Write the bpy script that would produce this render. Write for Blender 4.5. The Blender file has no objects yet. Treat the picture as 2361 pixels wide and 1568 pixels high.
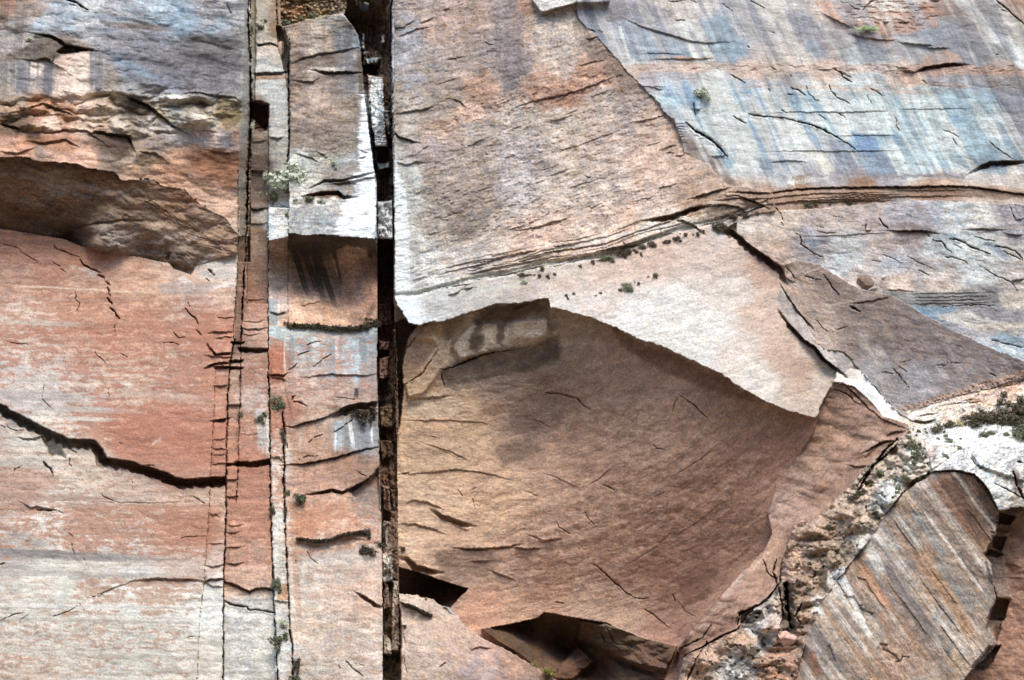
import bpy, math, random
import numpy as np
from mathutils import Vector, Matrix
random.seed(7)
SC = bpy.context.scene
# ------------------------------------------------------------------ camera
CAM = np.array([0.0, -120.0, 1.7]); PITCH = math.radians(20.5)
LENS = 54.0
cd = bpy.data.cameras.new("camera"); cam = bpy.data.objects.new("camera", cd)
SC.collection.objects.link(cam); cam.location = CAM
cam.rotation_euler = (math.pi/2 + PITCH, 0, 0)
cd.lens = LENS; cd.sensor_width = 36; cd.clip_end = 2000; cd.clip_start = 0.5
SC.camera = cam
# ------------------------------------------------------------------ sky, sun, exposure
SUN_EL, SUN_AZ = math.radians(50), math.radians(14)     # azimuth: 0 = straight out from the cliff, + = to the right
w = bpy.data.worlds.new("World"); SC.world = w; w.use_nodes = True
nt = w.node_tree; bg = nt.nodes["Background"]
sky = nt.nodes.new("ShaderNodeTexSky"); sky.sky_type = 'NISHITA'; sky.sun_disc = False
sky.sun_elevation = SUN_EL; sky.sun_rotation = math.pi - SUN_AZ
nt.links.new(sky.outputs[0], bg.inputs[0]); bg.inputs[1].default_value = 0.13
sl = bpy.data.lights.new("sun", 'SUN'); sl.energy = 1.4; sl.angle = math.radians(26); sl.color = (1, .86, .70)
so = bpy.data.objects.new("sun", sl); SC.collection.objects.link(so)
sd = Vector((math.sin(SUN_AZ)*math.cos(SUN_EL), -math.cos(SUN_AZ)*math.cos(SUN_EL), math.sin(SUN_EL)))
so.rotation_euler = sd.to_track_quat('Z', 'Y').to_euler(); so.location = (0, -60, 120)
SC.view_settings.view_transform = 'Standard'; SC.view_settings.look = 'None'
SC.view_settings.exposure = 1.42; SC.view_settings.gamma = 1
ALB = 0.80
# ------------------------------------------------------------------ helpers
def hx(s):
    return np.array([int(s[i:i+2], 16)/255 for i in (0, 2, 4)])
def lin(c):
    c = np.clip(c, 0, 1); return np.where(c <= .04045, c/12.92, ((c+.055)/1.055)**2.4)
_lat = {}
def noise(x, y, seed=0):                # gradient noise, about -1..1
    if seed not in _lat:
        t = np.random.RandomState(seed+11).uniform(0, 2*math.pi, (256, 256)); _lat[seed] = (np.cos(t).astype(np.float32), np.sin(t).astype(np.float32))
    GX, GY = _lat[seed]; x = np.asarray(x, np.float32); y = np.asarray(y, np.float32)
    xi = np.floor(x); yi = np.floor(y); fx = x-xi; fy = y-yi; u = fx*fx*(3-2*fx); v = fy*fy*(3-2*fy)
    xi = xi.astype(np.int32) & 255; yi = yi.astype(np.int32) & 255; xj = (xi+1) & 255; yj = (yi+1) & 255
    a = GX[yi, xi]*fx+GY[yi, xi]*fy; b = GX[yi, xj]*(fx-1)+GY[yi, xj]*fy; c = GX[yj, xi]*fx+GY[yj, xi]*(fy-1); d = GX[yj, xj]*(fx-1)+GY[yj, xj]*(fy-1)
    return 1.5*((a*(1-u)+b*u)*(1-v)+(c*(1-u)+d*u)*v)
def fbm(x, y, seed=0, o=4, g=.5):
    s = 0; a = 1; t = 0; c, q = math.cos(.6), math.sin(.6); x, y = x*c+y*q, y*c-x*q
    for i in range(o):
        s = s+a*noise(x, y, seed+i*7); t += a; a *= g
        x, y = (x*c-y*q)*2.03+17.3, (x*q+y*c)*2.03+5.1
    return s/t
def fbma(x, y, seed=0, o=4, g=.5):      # for stretched coordinates
    s = 0; a = 1; t = 0; c, q = math.cos(.75), math.sin(.75); x, y = x*c-y*q, x*q+y*c
    for i in range(o):
        s = s+a*noise(x, y, seed+i*7); t += a; a *= g; x, y = (x*c-y*q)*2.03+17.3, (x*q+y*c)*2.03+5.1
    return s/t
def ss(a, b, x):
    t = np.clip((x-a)/(b-a), 0, 1); return t*t*(3-2*t)
def T(c, r, pts):                       # coordinates read off an enlarged sixteenth of the photograph
    return [(p[0]/4+590.25*c, p[1]/4+392*r)+tuple(p[2:]) for p in pts]
STEP = 1.5
gx = np.arange(-170, 2535, STEP, dtype=np.float32); gy = np.arange(-130, 1700, STEP, dtype=np.float32)
X, Y = np.meshgrid(gx, gy); H, W = X.shape
WX = X+7*fbm(X/60, Y/60, 1, 3)+3.2*fbm(X/11, Y/11, 2, 3); WY = Y+7*fbm(X/60, Y/60, 31, 3)+3.2*fbm(X/11, Y/11, 32, 3)
JX = X+3.2*fbm(X/16, Y/16, 51, 4, .6); JY = Y+3.2*fbm(X/16, Y/16, 52, 4, .6)
def win(pts, pad):
    xs = [p[0] for p in pts]; ys = [p[1] for p in pts]
    i0 = max(0, int((min(ys)-pad-gy[0])/STEP)); i1 = min(H, int((max(ys)+pad-gy[0])/STEP)+2)
    j0 = max(0, int((min(xs)-pad-gx[0])/STEP)); j1 = min(W, int((max(xs)+pad-gx[0])/STEP)+2)
    return slice(i0, i1), slice(j0, j1)
def segd(x, y, pts):                    # distance, signed side (+ = below / right of travel), arc parameter
    global SEGPERP
    SEGPERP = np.zeros(x.shape, np.float32)
    best = np.full(x.shape, 1e9, np.float32); side = np.zeros(x.shape, np.float32); arc = np.zeros(x.shape, np.float32)
    Ls = [math.hypot(pts[i+1][0]-pts[i][0], pts[i+1][1]-pts[i][1]) for i in range(len(pts)-1)]
    tot = sum(Ls) or 1; acc = 0
    for i, L in enumerate(Ls):
        if L < 1e-6: continue
        ax, ay = pts[i][:2]; dx, dy = (pts[i+1][0]-ax)/L, (pts[i+1][1]-ay)/L
        t = np.clip((x-ax)*dx+(y-ay)*dy, 0, L); ex = x-ax-t*dx; ey = y-ay-t*dy
        d = np.hypot(ex, ey); cr = dx*(y-ay)-dy*(x-ax); m = d < best-1e-4
        best = np.where(m, d, best); side = np.where(m, np.sign(cr), side); SEGPERP = np.where(m, np.abs(cr), SEGPERP); arc = np.where(m, (acc+t)/tot, arc); acc += L
    return best, side, arc
def inpoly(x, y, pts):
    r = np.zeros(x.shape, bool); n = len(pts)
    for i in range(n):
        x1, y1 = pts[i][:2]; x2, y2 = pts[(i+1) % n][:2]
        if y1 == y2: continue
        c = ((y1 > y) != (y2 > y)) & (x < (x2-x1)*(y-y1)/(y2-y1)+x1); r ^= c
    return r
def sdf(x, y, pts):                     # + inside
    d, _, _ = segd(x, y, list(pts)+[pts[0]]); return np.where(inpoly(x, y, pts), d, -d)
def shep(x, y, P, V, p=3.0, soft=10.0):
    num = 0; den = 0
    for (px, py), v in zip(P, V):
        wgt = 1/(((x-px)**2+(y-py)**2+soft*soft)**(p/2)); den = den+wgt; num = num+wgt[..., None]*np.asarray(v, np.float32)
    return num/den[..., None]
def rbf(x, y, pts):                     # pts (x, y, value): smooth sheet through the points
    P = np.array([p[:2] for p in pts], float)/1000; v = np.array([p[2] for p in pts], float); n = len(P)
    K = np.hypot(P[:, None, 0]-P[None, :, 0], P[:, None, 1]-P[None, :, 1]); K = np.sqrt(K*K+.0009)
    A = np.zeros((n+1, n+1)); A[:n, :n] = K; A[:n, n] = 1; A[n, :n] = 1
    s = np.linalg.lstsq(A, np.append(v, 0), rcond=None)[0]
    o = np.full(x.shape, s[n], np.float32)
    for i in range(n): o += (s[i]*np.sqrt((x/1000-P[i, 0])**2+(y/1000-P[i, 1])**2+.0009)).astype(np.float32)
    return o
# ------------------------------------------------------------------ the masses of the cliff: outline, colour samples, depth samples
def C(s):                               # "x y rrggbb; ..."
    P = []; V = []
    for t in s.replace('\n', ' ').split(';'):
        t = t.split()
        if len(t) == 3: P.append((float(t[0]), float(t[1]))); V.append(hx(t[2]))
    return P, V
ARCH = [(910,686),(917,705),(928,717),(940,742),(970,751),(990,744),(1025,742),(1097,714),(1140,703),(1180,701),(1225,696),(1263,686),(1270,707),(1303,714),(1360,732),(1430,761),(1485,784),(1555,814),(1605,836),(1648,854),(1700,891),(1771,929),(1853,959),(1881,964)]
CREST = [(1330,-140),(1330,17),(1335,42),(1355,68),(1375,83),(1405,118),(1425,140),(1468,188),(1520,238),(1530,258),(1555,275),(1570,320),(1577,350),(1625,375),(1680,428)]
LEDGE = [(908,684),(960,682),(1000,670),(1070,652),(1130,640),(1180,632),(1260,612),(1330,602),(1400,590),(1480,560),(1560,534),(1620,520),(1668,508),(1720,488),(1770,470)]
DIAG1 = [(1676,524),(1700,540),(1740,572),(1771,592),(1808,614),(1812,638),(1803,657),(1790,690),(1803,722),(1821,747),(1856,784),(1881,799),(1901,826),(1931,849),(1946,861)]
DIAG2 = [(1803,657),(1830,700),(1858,745),(1881,789),(1901,805),(1946,811),(1961,826),(1983,854),(2016,889),(2046,926),(2076,954),(2103,969)]
DARKEDGE = [(1888,609),(1933,640),(1986,667),(2056,682),(2093,704),(2161,742),(2196,760),(2246,784),(2286,800),(2361,834),(2600,900)]
BTOP = [(2130,1105),(2153,1086),(2196,1083),(2246,1091),(2283,1134),(2303,1176),(2301,1201),(2296,1230),(2280,1260),(2273,1283),(2285,1300),(2290,1350),(2296,1383),(2285,1405),(2276,1426),(2285,1450),(2296,1483),(2270,1515),(2238,1546),(2200,1600),(2180,1750)]
R = {}
def region(name, poly, col, dep, rel=.10, ang=0.0, st=.5, warp=1.3, asp=8.0, cn=.05, mono=None):
    R[name] = dict(poly=poly, col=C(col), dep=dep, rel=rel, ang=math.radians(ang), st=st, warp=warp, asp=asp, cn=cn)
region('varnished_wall', None, """
1345 -20 9a95a0; 1400 50 96909c;1500 60 8f8a97;1600 40 c9c0bd;1560 20 cfc2bb;1700 60 a9a9b8;1680 120 9da6bb;1505 90 a0aac2;1400 90 a09fb0;1420 110 b4bac6;1460 130 b9c0cc;1600 110 a3a9b8;1640 100 c3c6c9;1550 110 9ea8bf
1740 60 a09eac;1450 157 cbb0a2;1600 157 d9b9a8;1740 157 d3b4a5;1500 185 b0a9b2;1600 180 aaa4ac;1560 215 a4b0d0;1620 215 9bb0d3;1700 240 d3dadd;1530 220 ccd6e0;1560 270 a0a0b0;1640 290 cfdbe6;1700 300 d5e0e6
1750 280 b4c2da;1770 330 a9b3ca;1620 330 c3cdd9;1700 380 c4d2dc;1590 340 9c8d8c;1640 390 9a8888;1800 20 c9c3c0;1850 60 a3a2ab;1900 30 d3c2ba;1990 40 d2b3a4;2080 30 dcccc3;2020 70 b48f7f;1930 75 bb9f94;1870 110 a1a9ba
1960 115 aeb6bf;2000 135 b8bfc6;2100 90 a7a9b3;2150 85 9196a4;2200 120 8b8f9d;2170 120 b08877;2260 130 9b9ba2;2300 60 b9b3ac;2340 100 bab4ae;2340 10 b58f7c;2290 20 c4b3a8;2150 20 b58c7a;1800 160 d8c0b3;1900 165 d2b8aa;2050 165 d6bfb2
2150 170 c9a392;2300 165 c7a696;2330 190 8f8a88;2080 190 d0b9ac;1830 180 a9a7b0;1800 220 b0bed8;1880 220 c9d5e0;1950 230 ccd9df;2050 230 cdd8dc;2150 230 b9c6cd;2260 230 a2a9b7;2340 230 8f8f9c;2330 280 9a99a3;1820 250 a7b5d2
1850 300 b4bccf;1930 290 cddae2;2060 280 d4dcdd;2180 270 b3c2cc;2200 310 ced8da;2080 330 cfd9dc;2200 340 cad5d7;1830 330 c5d0d8;1930 360 a4a6b4;2020 370 9a9fb4;2100 370 cbd6d8;2300 350 aeb7c2;1800 370 b2b0b6;1900 380 cfc6bc
1740 400 b5b0b2;1800 405 b5b7bb;1900 405 a29ea4;2050 405 9a99a5;2300 400 cdc6c2;1850 440 a3816c;2000 437 9a7862;2150 440 ac8772;2300 452 c4aea2;1700 440 b8a091;1770 455 a88a78""",
 [(1340,0,1.9),(1700,0,2.4),(2360,0,4),(1480,200,1.5),(1600,300,1.4),(1900,200,1.5),(2360,250,2.5),(1700,420,.4),(2000,420,1.2),(2360,420,1.5),(1560,340,1.3)], rel=.05, ang=3, asp=9, warp=1, cn=.036)
region('pink_wall', CREST+[(1780,440),(1790,490),(1668,520),(1560,560),(1400,610),(1180,660),(908,700),(908,-140)], """
922 60 8d8688;960 30 9b8a84;1000 60 a98f84;1100 40 a58b7f;1150 20 8f7f7d;1150 100 8b7e7e;1180 150 857a7a;930 100 9a9aa6;1000 150 978984;1080 150 9a8880;1200 50 a98e80;1260 60 b0a197;1300 100 ab9d95;1340 90 9b8a80
1370 130 8b7e79;1400 160 a37d6c;1300 150 b19e93;1250 200 b08a78;1350 170 ab8470;1440 190 9e8172;1300 220 a07664;930 250 a89d97;1000 250 938680;1050 230 9b877d;1080 260 c0a08e;1020 290 b89a88;1100 200 ab8572;1180 210 b98f7c
930 350 aaa49f;1000 350 a09290;1100 300 a69891;1200 280 b1a59d;1300 280 b5a59a;1400 230 aa9a91;1450 250 a1928f;1500 280 b59c8f;1550 330 b39789;1200 350 ada2a3;1300 370 bba698;1400 350 b5a097;1500 380 bda191;1600 430 b3998f
1640 420 a08980;1000 420 9a8a82;1100 440 9a8981;1200 430 b3a9aa;1300 450 c1b0a6;1400 440 b8a79f;1500 450 c0a79c;916 450 cfd7e2;945 420 b2b3b1;916 570 e9eef8;930 620 dfe6f2;960 560 b0aeac;1000 520 a0958d;1060 520 887a72;1150 500 948279
1200 520 938078;1300 520 c3a697;1400 500 c2a99d;970 620 bcbcbd;1050 600 b3a9a5;1100 600 b0a6a2;1150 580 b9a9a0;1200 580 bb9c8f;1250 560 c6a698;1350 540 ccb3a6;1450 510 c4a392;1600 480 a0826f;1700 470 a08574;1640 500 b09c8d;1740 450 a98c7a
1400 540 cbb8ab;1500 525 cabdb2;1580 520 d0c4bb;1300 580 bea594;1200 620 bfb0a4;1000 640 c0bfbd""",
 [(908,0,0),(908,500,.3),(1330,0,1.5),(1560,300,1.0),(1680,430,1.2),(1200,300,1.6),(1100,600,.9),(1450,520,1.3),(1250,150,1.9),(950,680,.3)], rel=.16, ang=-19, asp=5, cn=.06)
region('pale_band', LEDGE+[(1676,524)]+DIAG1+[(1921,881),(1900,930)]+ARCH[::-1], """
945 720 e0e8f5;925 700 dfe6ef;1000 700 c4c5c8;1080 690 bdb8b6;1200 665 c2b4ac;1180 690 b9b0aa;1300 650 d3bcb0;1300 695 d8d0cc;1400 620 d6bbae;1500 570 d0b3a6;1600 540 d2b9ae;1650 530 c9bcb8;1400 700 ddd0cb;1500 650 d3bcb2
1600 600 cfb0a3;1700 580 cfb8ae;1750 620 c6a595;1700 680 d6cac4;1550 730 dedad8;1650 760 dcd8d6;1450 740 e0dfdf;1700 800 d6c9c2;1740 720 d0b4a6;1790 750 cdb1a3;1800 820 c3a595;1850 850 bb9e8d;1750 870 d8d0ca;1820 930 c0b0a5
1880 930 ac9182;1900 860 c4b2a6;1860 810 cdb6aa;1300 620 cfc2b8;1150 650 c9c2bc;1600 800 dddad8""",
 [(920,700,1.0),(1100,690,1.2),(1300,640,1.5),(1300,710,1.8),(1500,560,1.4),(1500,760,2.2),(1700,560,1.0),(1700,860,2.2),(1780,620,.4),(1790,740,.6),(1900,850,.2),(1850,950,1.4)], rel=.09, ang=-14, asp=4, cn=.035)
region('lower_right_wall', [(1700,500),(1790,488),(1900,478),(2000,470),(2150,462),(2300,470),(2600,480),(2600,1000),(2361,872),(2240,905),(2090,950),(2103,969)]+DIAG2[::-1][1:]+[(1812,638),(1808,614),(1771,592),(1740,572),(1700,540)], """
1810 500 cbb9ad;1900 490 bba9a3;2000 500 b9a9a6;2080 490 b2adb5;2150 500 a9a8b5;2200 500 bfc2c6;2260 510 c9c6c4;2330 490 9a939a;1870 560 a39ca4;1960 580 c2c3c8;2040 570 b8aaa8;2100 540 988b8c;2170 560 b3bac2;2240 560 c9d1d5;2330 570 b5bcc6
1820 590 b29a90;1950 605 c4cad1;2060 610 b4b7c4;2150 620 b7b0b2;2260 620 c4c9cc;2340 650 bdb5b2;1975 640 c8b8b2;2070 650 d0b3a6;2160 660 cdbab2;2060 692 92908f;2150 690 8f8b91;2280 685 8f8b94;2345 690 c5b7ac;2130 715 8f9fbe;2200 725 c6c4bc
2280 715 a19da6;2340 740 b5aeb0;2340 800 aab3c6;1740 520 cfc2ba;1740 555 c4ada1;1780 580 b99f92""",
 [(1700,500,.9),(1900,500,1),(2360,480,1.6),(2000,600,.6),(2361,700,1),(2250,770,.6),(1850,600,.4),(1986,667,.5)], rel=.08, ang=6, asp=5, cn=.05)
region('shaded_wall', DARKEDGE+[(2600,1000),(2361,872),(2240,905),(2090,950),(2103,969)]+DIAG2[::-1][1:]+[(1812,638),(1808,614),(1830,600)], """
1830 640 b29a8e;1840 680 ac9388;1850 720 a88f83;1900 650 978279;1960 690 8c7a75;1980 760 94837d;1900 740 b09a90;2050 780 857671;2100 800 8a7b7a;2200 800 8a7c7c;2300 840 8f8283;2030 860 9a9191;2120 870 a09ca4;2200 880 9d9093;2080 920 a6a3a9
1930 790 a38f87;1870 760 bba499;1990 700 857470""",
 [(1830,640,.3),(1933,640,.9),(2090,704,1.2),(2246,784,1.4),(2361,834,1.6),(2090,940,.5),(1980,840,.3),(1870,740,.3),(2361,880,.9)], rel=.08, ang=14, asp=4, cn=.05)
region('bare_slab', DIAG2[8:]+[(2125,985),(2098,991),(2080,985),(2036,959),(1968,905),(1945,884),(1921,881),(1931,849),(1946,861),(1960,850),(1983,854)], "1950 865 d9cfca;2000 900 e3e3e7;2050 950 e2e2e7;2090 975 d2c8c2",
 [(1940,860,.7),(2000,890,.8),(2095,975,.9)], rel=.03, ang=45, asp=3, cn=.03)
region('plant_ledge', [(2090,950),(2240,905),(2361,872),(2600,820),(2600,1750),(2300,1750),(2340,1560),(2361,1400),(2361,1180)]+BTOP[5::-1]+[(2000,1250),(1920,1340),(1850,1420),(1850,1200),(2010,1100),(2098,991)], """
2130 960 dcc9bd;2200 940 d8c3b6;2280 915 cbaa9a;2340 890 c4a08f;2360 920 cdb8aa;2200 975 c9b8a6;2300 945 cfc6bc;2150 990 c8c6ba;2110 1010 c8c6b8;2180 1010 dcdcd8;2250 1000 e8e8e6;2330 1010 e6e6e4;2250 1030 dfe3e6;2340 1040 b9b4ba
2280 1050 b9b6bd;2200 1060 c4c4c8;2140 1040 c0b6b2;2150 1070 ccc9c9;2310 1100 c9ced2;2345 1080 c0c4c6;2350 1150 a6a29f;2330 1130 cdd2d6;2320 1180 a39b98;2060 1080 b09888;2080 1130 a79c90;2000 1160 a38876;2050 1180 b9afa6;1980 1230 9d8470
1930 1250 a68572;1900 1300 a08270;2090 1050 9c8b7c;2030 1130 b49484""",
 [(2090,960,.6),(2361,880,.8),(2361,1000,2.6),(2200,1020,2.4),(2100,1010,1.4),(2361,1180,4),(2150,1080,4.2),(2250,1080,4.8),(2000,1200,3.2),(1880,1350,3.8),(2030,1060,1.6),(2361,1400,4)], rel=.22, ang=-25, asp=3, cn=.11)
region('alcove', ARCH+[(1900,930),(1921,881),(1968,891),(2036,959),(2098,991),(2150,1100),(2050,1250),(1920,1450),(1860,1750),(1250,1750),(1110,1480),(1070,1440),(1035,1400),(1080,1360),(1040,1345),(922,1340),(908,1300),(908,700)], """
960 780 8a7462;1000 790 c3a683;940 830 b09070;1050 770 8a765f;1100 790 cbb491;1180 780 c8b193;1150 740 97826c;1220 720 a5927d;1240 770 a08b78;960 880 b3926f;1060 840 978476;1150 860 8e7c6f;1240 850 8c7969;1300 780 a88672
1400 850 a98a74;1500 850 a08270;1550 900 b08f78;1650 900 9c7c68;1750 960 9b7a65;1830 980 93705c;940 950 c0a080;1000 950 bf9a7a;1080 960 b69878;1200 930 a08672;1200 980 957a69;1270 960 987d6a;1300 1000 a2846d;1180 1040 8f7560
1400 970 a88a73;1500 1000 ab8d76;1600 1000 a88770;1700 1020 a58069;1800 1050 9c7560;940 1050 c5a585;1050 1060 b89878;1100 1100 b49377;1300 1100 a98972;1400 1120 a5856e;1500 1150 a8866f;1600 1150 a68069;1700 1150 a37c66
950 1130 cba98a;1050 1150 c6a182;1150 1180 bf9b7d;940 1230 cfae92;1000 1220 c8a68a;1080 1230 bf9c80;1150 1250 b8967c;1250 1250 b0907a;1350 1200 ac8a73;1400 1270 a37e68;1500 1270 ab8770;1500 1300 98705c;1550 1330 a17c66
1600 1250 a5806a;1650 1330 8c6b58;1700 1260 9c7863;1550 1400 9c7763;1450 1400 ab8c76;1350 1380 a98b76;1280 1350 a58069;1200 1320 a98a77;1200 1400 ac8970;1100 1300 a38874;1000 1290 b5967e;1050 1330 9c8270;1120 1400 b78c74;1530 1450 9c7868""",
 [(912,700,-.6),(970,770,-.8),(1100,730,0),(1263,700,.2),(1180,800,-1.2),(1000,900,-2.2),(1100,950,-2.6),(1300,800,-.8),(1300,950,-2.6),(1485,800,.5),(1650,870,.6),(1850,975,.2),(1500,950,-1.6),(1700,1000,-1.2),(1850,1080,-1.6),(1200,1100,-4.6),(1500,1150,-4.6),(1700,1180,-3.8),(950,1100,-3.8),(950,1280,-5),(1100,1230,-6),(1200,1400,-8.5),(1400,1420,-8.6),(1400,1270,-6.8),(1600,1350,-7),(1560,1490,-8),(1900,1200,-1),(1700,1500,-2),(2050,1050,1),(1560,1700,-3),(1750,1310,-5.0),(1040,1400,-7)], rel=.09, ang=-28, asp=3, cn=.045)
region('brown_facet', [(1921,881),(1968,891),(2002,920),(2036,959),(2091,978),(2098,991),(2060,1010),(2041,1016),(2010,1040),(1992,1055),(2020,1080),(2000,1110),(1970,1150),(1900,1190),(1835,1220),(1800,1300),(1797,1344),(1770,1376),(1722,1416),(1700,1450),(1660,1466),(1615,1492),(1575,1512),(1561,1500),(1595,1449),(1640,1400),(1700,1330),(1760,1270),(1780,1230),(1770,1180),(1790,1120),(1820,1080),(1875,1000),(1885,965),(1890,940),(1905,910)], """
1940 900 93705f;1960 950 a78472;2000 940 9a7667;2050 980 94705f;1900 1000 a78370;1950 1030 b28a76;1900 1080 b08b78;1980 1000 a17e6c;2020 1010 b18d7a;1850 1120 b39080;1820 1180 b8968a;1900 1130 a9826d;1800 1240 a98472;1740 1300 b3907f
1680 1350 b08a7a;1620 1430 a88272""",
 [(1921,881,.3),(2036,959,.8),(2098,991,1.4),(1900,1000,-.8),(2000,1050,.6),(1850,1120,-1.6),(1950,1160,.2),(1790,1290,-1.4),(1600,1470,-.6),(1770,1200,-2.6),(1700,1380,.4)], rel=.07, ang=-50, asp=3, warp=.6, cn=.045)
region('rubble_ridge', [(2010,1060),(2098,991),(2140,1040),(2150,1085),(2100,1110),(2040,1190),(2000,1250),(1960,1300),(1900,1380),(1870,1450),(1840,1560),(1830,1750),(1500,1750),(1560,1580),(1575,1515),(1615,1495),(1665,1470),(1705,1452),(1725,1416),(1775,1378),(1800,1345),(1802,1300),(1830,1210),(1900,1180),(1960,1120)], """
2070 1040 a8917f;2100 1060 b9b2a6;2050 1090 a08c7c;2000 1130 b0947f;2040 1130 c4c2bd;2000 1180 9b8573;1950 1200 a5866f;1900 1230 a17d67;1950 1270 8c7763;1880 1290 957862;1870 1220 a58069;1840 1300 a17b65;1830 1250 99745e
1780 1330 a57f68;1730 1380 9a7a66;1760 1400 a39a97;1740 1430 bdb5b1;1700 1470 ab8066;1780 1440 a28b80;1830 1400 8f6d58;1640 1500 a57e68;1600 1550 a88269;1700 1530 9a9694;1760 1500 a07660;1800 1530 a5725a;1830 1480 97705c;1660 1560 98857a""",
 [(2090,1010,1.6),(2010,1070,1),(2100,1100,3.4),(2000,1200,2.8),(1900,1250,1.4),(1900,1370,3),(1800,1300,.6),(1700,1420,1.4),(1620,1500,.8),(1800,1560,3.2),(1600,1600,1)], rel=.14, ang=-48, asp=2.2, cn=.07)
region('striped_buttress', BTOP+[(1800,1750),(1835,1560),(1865,1455),(1900,1380),(1960,1300),(2000,1250),(2040,1190),(2085,1135)], """
2150 1110 9a7c6e;2200 1120 876455;2250 1130 755a4e;2230 1180 705448;2150 1180 8f6d5a;2280 1180 7d6357;2100 1160 9a8577;2050 1230 b0aaa8;2120 1220 a09087;2180 1230 a18068;2230 1240 8c6857;1990 1290 b4b1b0;2060 1300 958983;2120 1300 a0978f
2200 1300 a58a72;2240 1330 967a6a;1960 1340 b9967f;1920 1370 c3c3c2;1900 1420 9c8f86;1980 1400 b69880;2050 1380 8c8280;2120 1380 a78b74;2200 1400 989290;2260 1400 a5917f;1880 1480 8c8180;1950 1480 a99a8e;2020 1480 a68a76;2100 1460 989190
2180 1480 a98c74;2250 1480 b0a096;1880 1550 7c6e66;1960 1540 8f7466;2040 1550 a78572;2130 1550 a4968a;2200 1540 9a8575;1840 1540 90705c""",
 [(2150,1086,4.4),(2246,1091,4.8),(2303,1176,3.8),(2000,1250,3.4),(1900,1400,4),(2290,1400,3.4),(2150,1300,4.2),(2000,1500,5.4),(1860,1500,4.4),(2200,1560,4.6),(1850,1700,6)], rel=.10, ang=54, asp=7, warp=1.0, cn=.085)
region('recessed_back_wall', [(2303,1176),(2330,1170),(2361,1170),(2600,1150),(2600,1800),(2150,1800)]+BTOP[:5:-1][1:], """
2340 1200 8f7566;2330 1260 a07f70;2350 1300 9a7565;2340 1350 a5806f;2350 1450 9c7363;2320 1500 9c7565;2280 1540 8c6756;2350 1550 96705f""",
 [(2310,1200,-.4),(2361,1200,.6),(2361,1400,-.6),(2300,1400,-1),(2250,1560,-1)], rel=.07, ang=50, asp=3, cn=.05)
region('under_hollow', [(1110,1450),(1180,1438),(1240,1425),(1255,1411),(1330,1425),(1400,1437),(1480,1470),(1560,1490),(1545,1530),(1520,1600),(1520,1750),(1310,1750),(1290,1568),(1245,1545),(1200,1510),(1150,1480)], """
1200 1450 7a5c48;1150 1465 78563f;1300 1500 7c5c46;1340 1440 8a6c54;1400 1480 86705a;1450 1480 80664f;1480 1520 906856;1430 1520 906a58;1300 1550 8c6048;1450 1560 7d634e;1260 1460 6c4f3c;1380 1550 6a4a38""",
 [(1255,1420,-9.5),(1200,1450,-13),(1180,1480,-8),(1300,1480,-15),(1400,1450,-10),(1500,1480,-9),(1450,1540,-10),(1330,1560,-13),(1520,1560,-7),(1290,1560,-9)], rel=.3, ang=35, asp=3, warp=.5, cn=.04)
region('dark_cleft', [(908,1305),(960,1318),(1040,1345),(1082,1358),(1060,1378),(1037,1402),(1000,1392),(960,1372),(918,1370),(908,1372)], "950 1340 7a604e;1050 1365 6a5040",
 [(915,1310,-8),(990,1335,-13),(1070,1365,-10),(1030,1390,-9),(930,1365,-9)], rel=.1, ang=10, asp=3, warp=.6, cn=.05)
region('lower_slab', [(908,1366),(960,1372),(1000,1385),(1040,1412),(1075,1444),(1110,1472),(1160,1496),(1200,1520),(1245,1545),(1300,1580),(1300,1750),(908,1750)], """
940 1385 cdb5a6;1000 1400 bfa594;950 1440 cdb0a2;1000 1450 c8a796;1060 1470 c3a18f;950 1500 cdb3a6;1050 1510 b99a8c;1120 1500 c0998a;1180 1530 b58a78;1100 1550 ad9491;1000 1540 c6ab9d;1230 1560 a88474;940 1550 cbb3a6""",
 [(915,1370,.4),(1037,1402,.2),(1250,1560,.2),(1000,1500,1.4),(1100,1560,2.2),(915,1560,.8)], rel=.07, ang=28, asp=3, cn=.05)
LIP = [(-170,362),(0,364),(50,362),(90,372),(180,378),(205,391),(240,394),(265,397),(275,415),(287,417),(312,413),(350,414),(372,429),(425,437),(462,472),(492,487),(515,500),(530,520),(549,545)]
LBOT = [(549,585),(520,592),(470,603),(455,610),(440,634),(400,619),(390,607),(325,594),(275,587),(237,578),(190,569),(150,552),(105,544),(0,527),(-170,500)]
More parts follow.
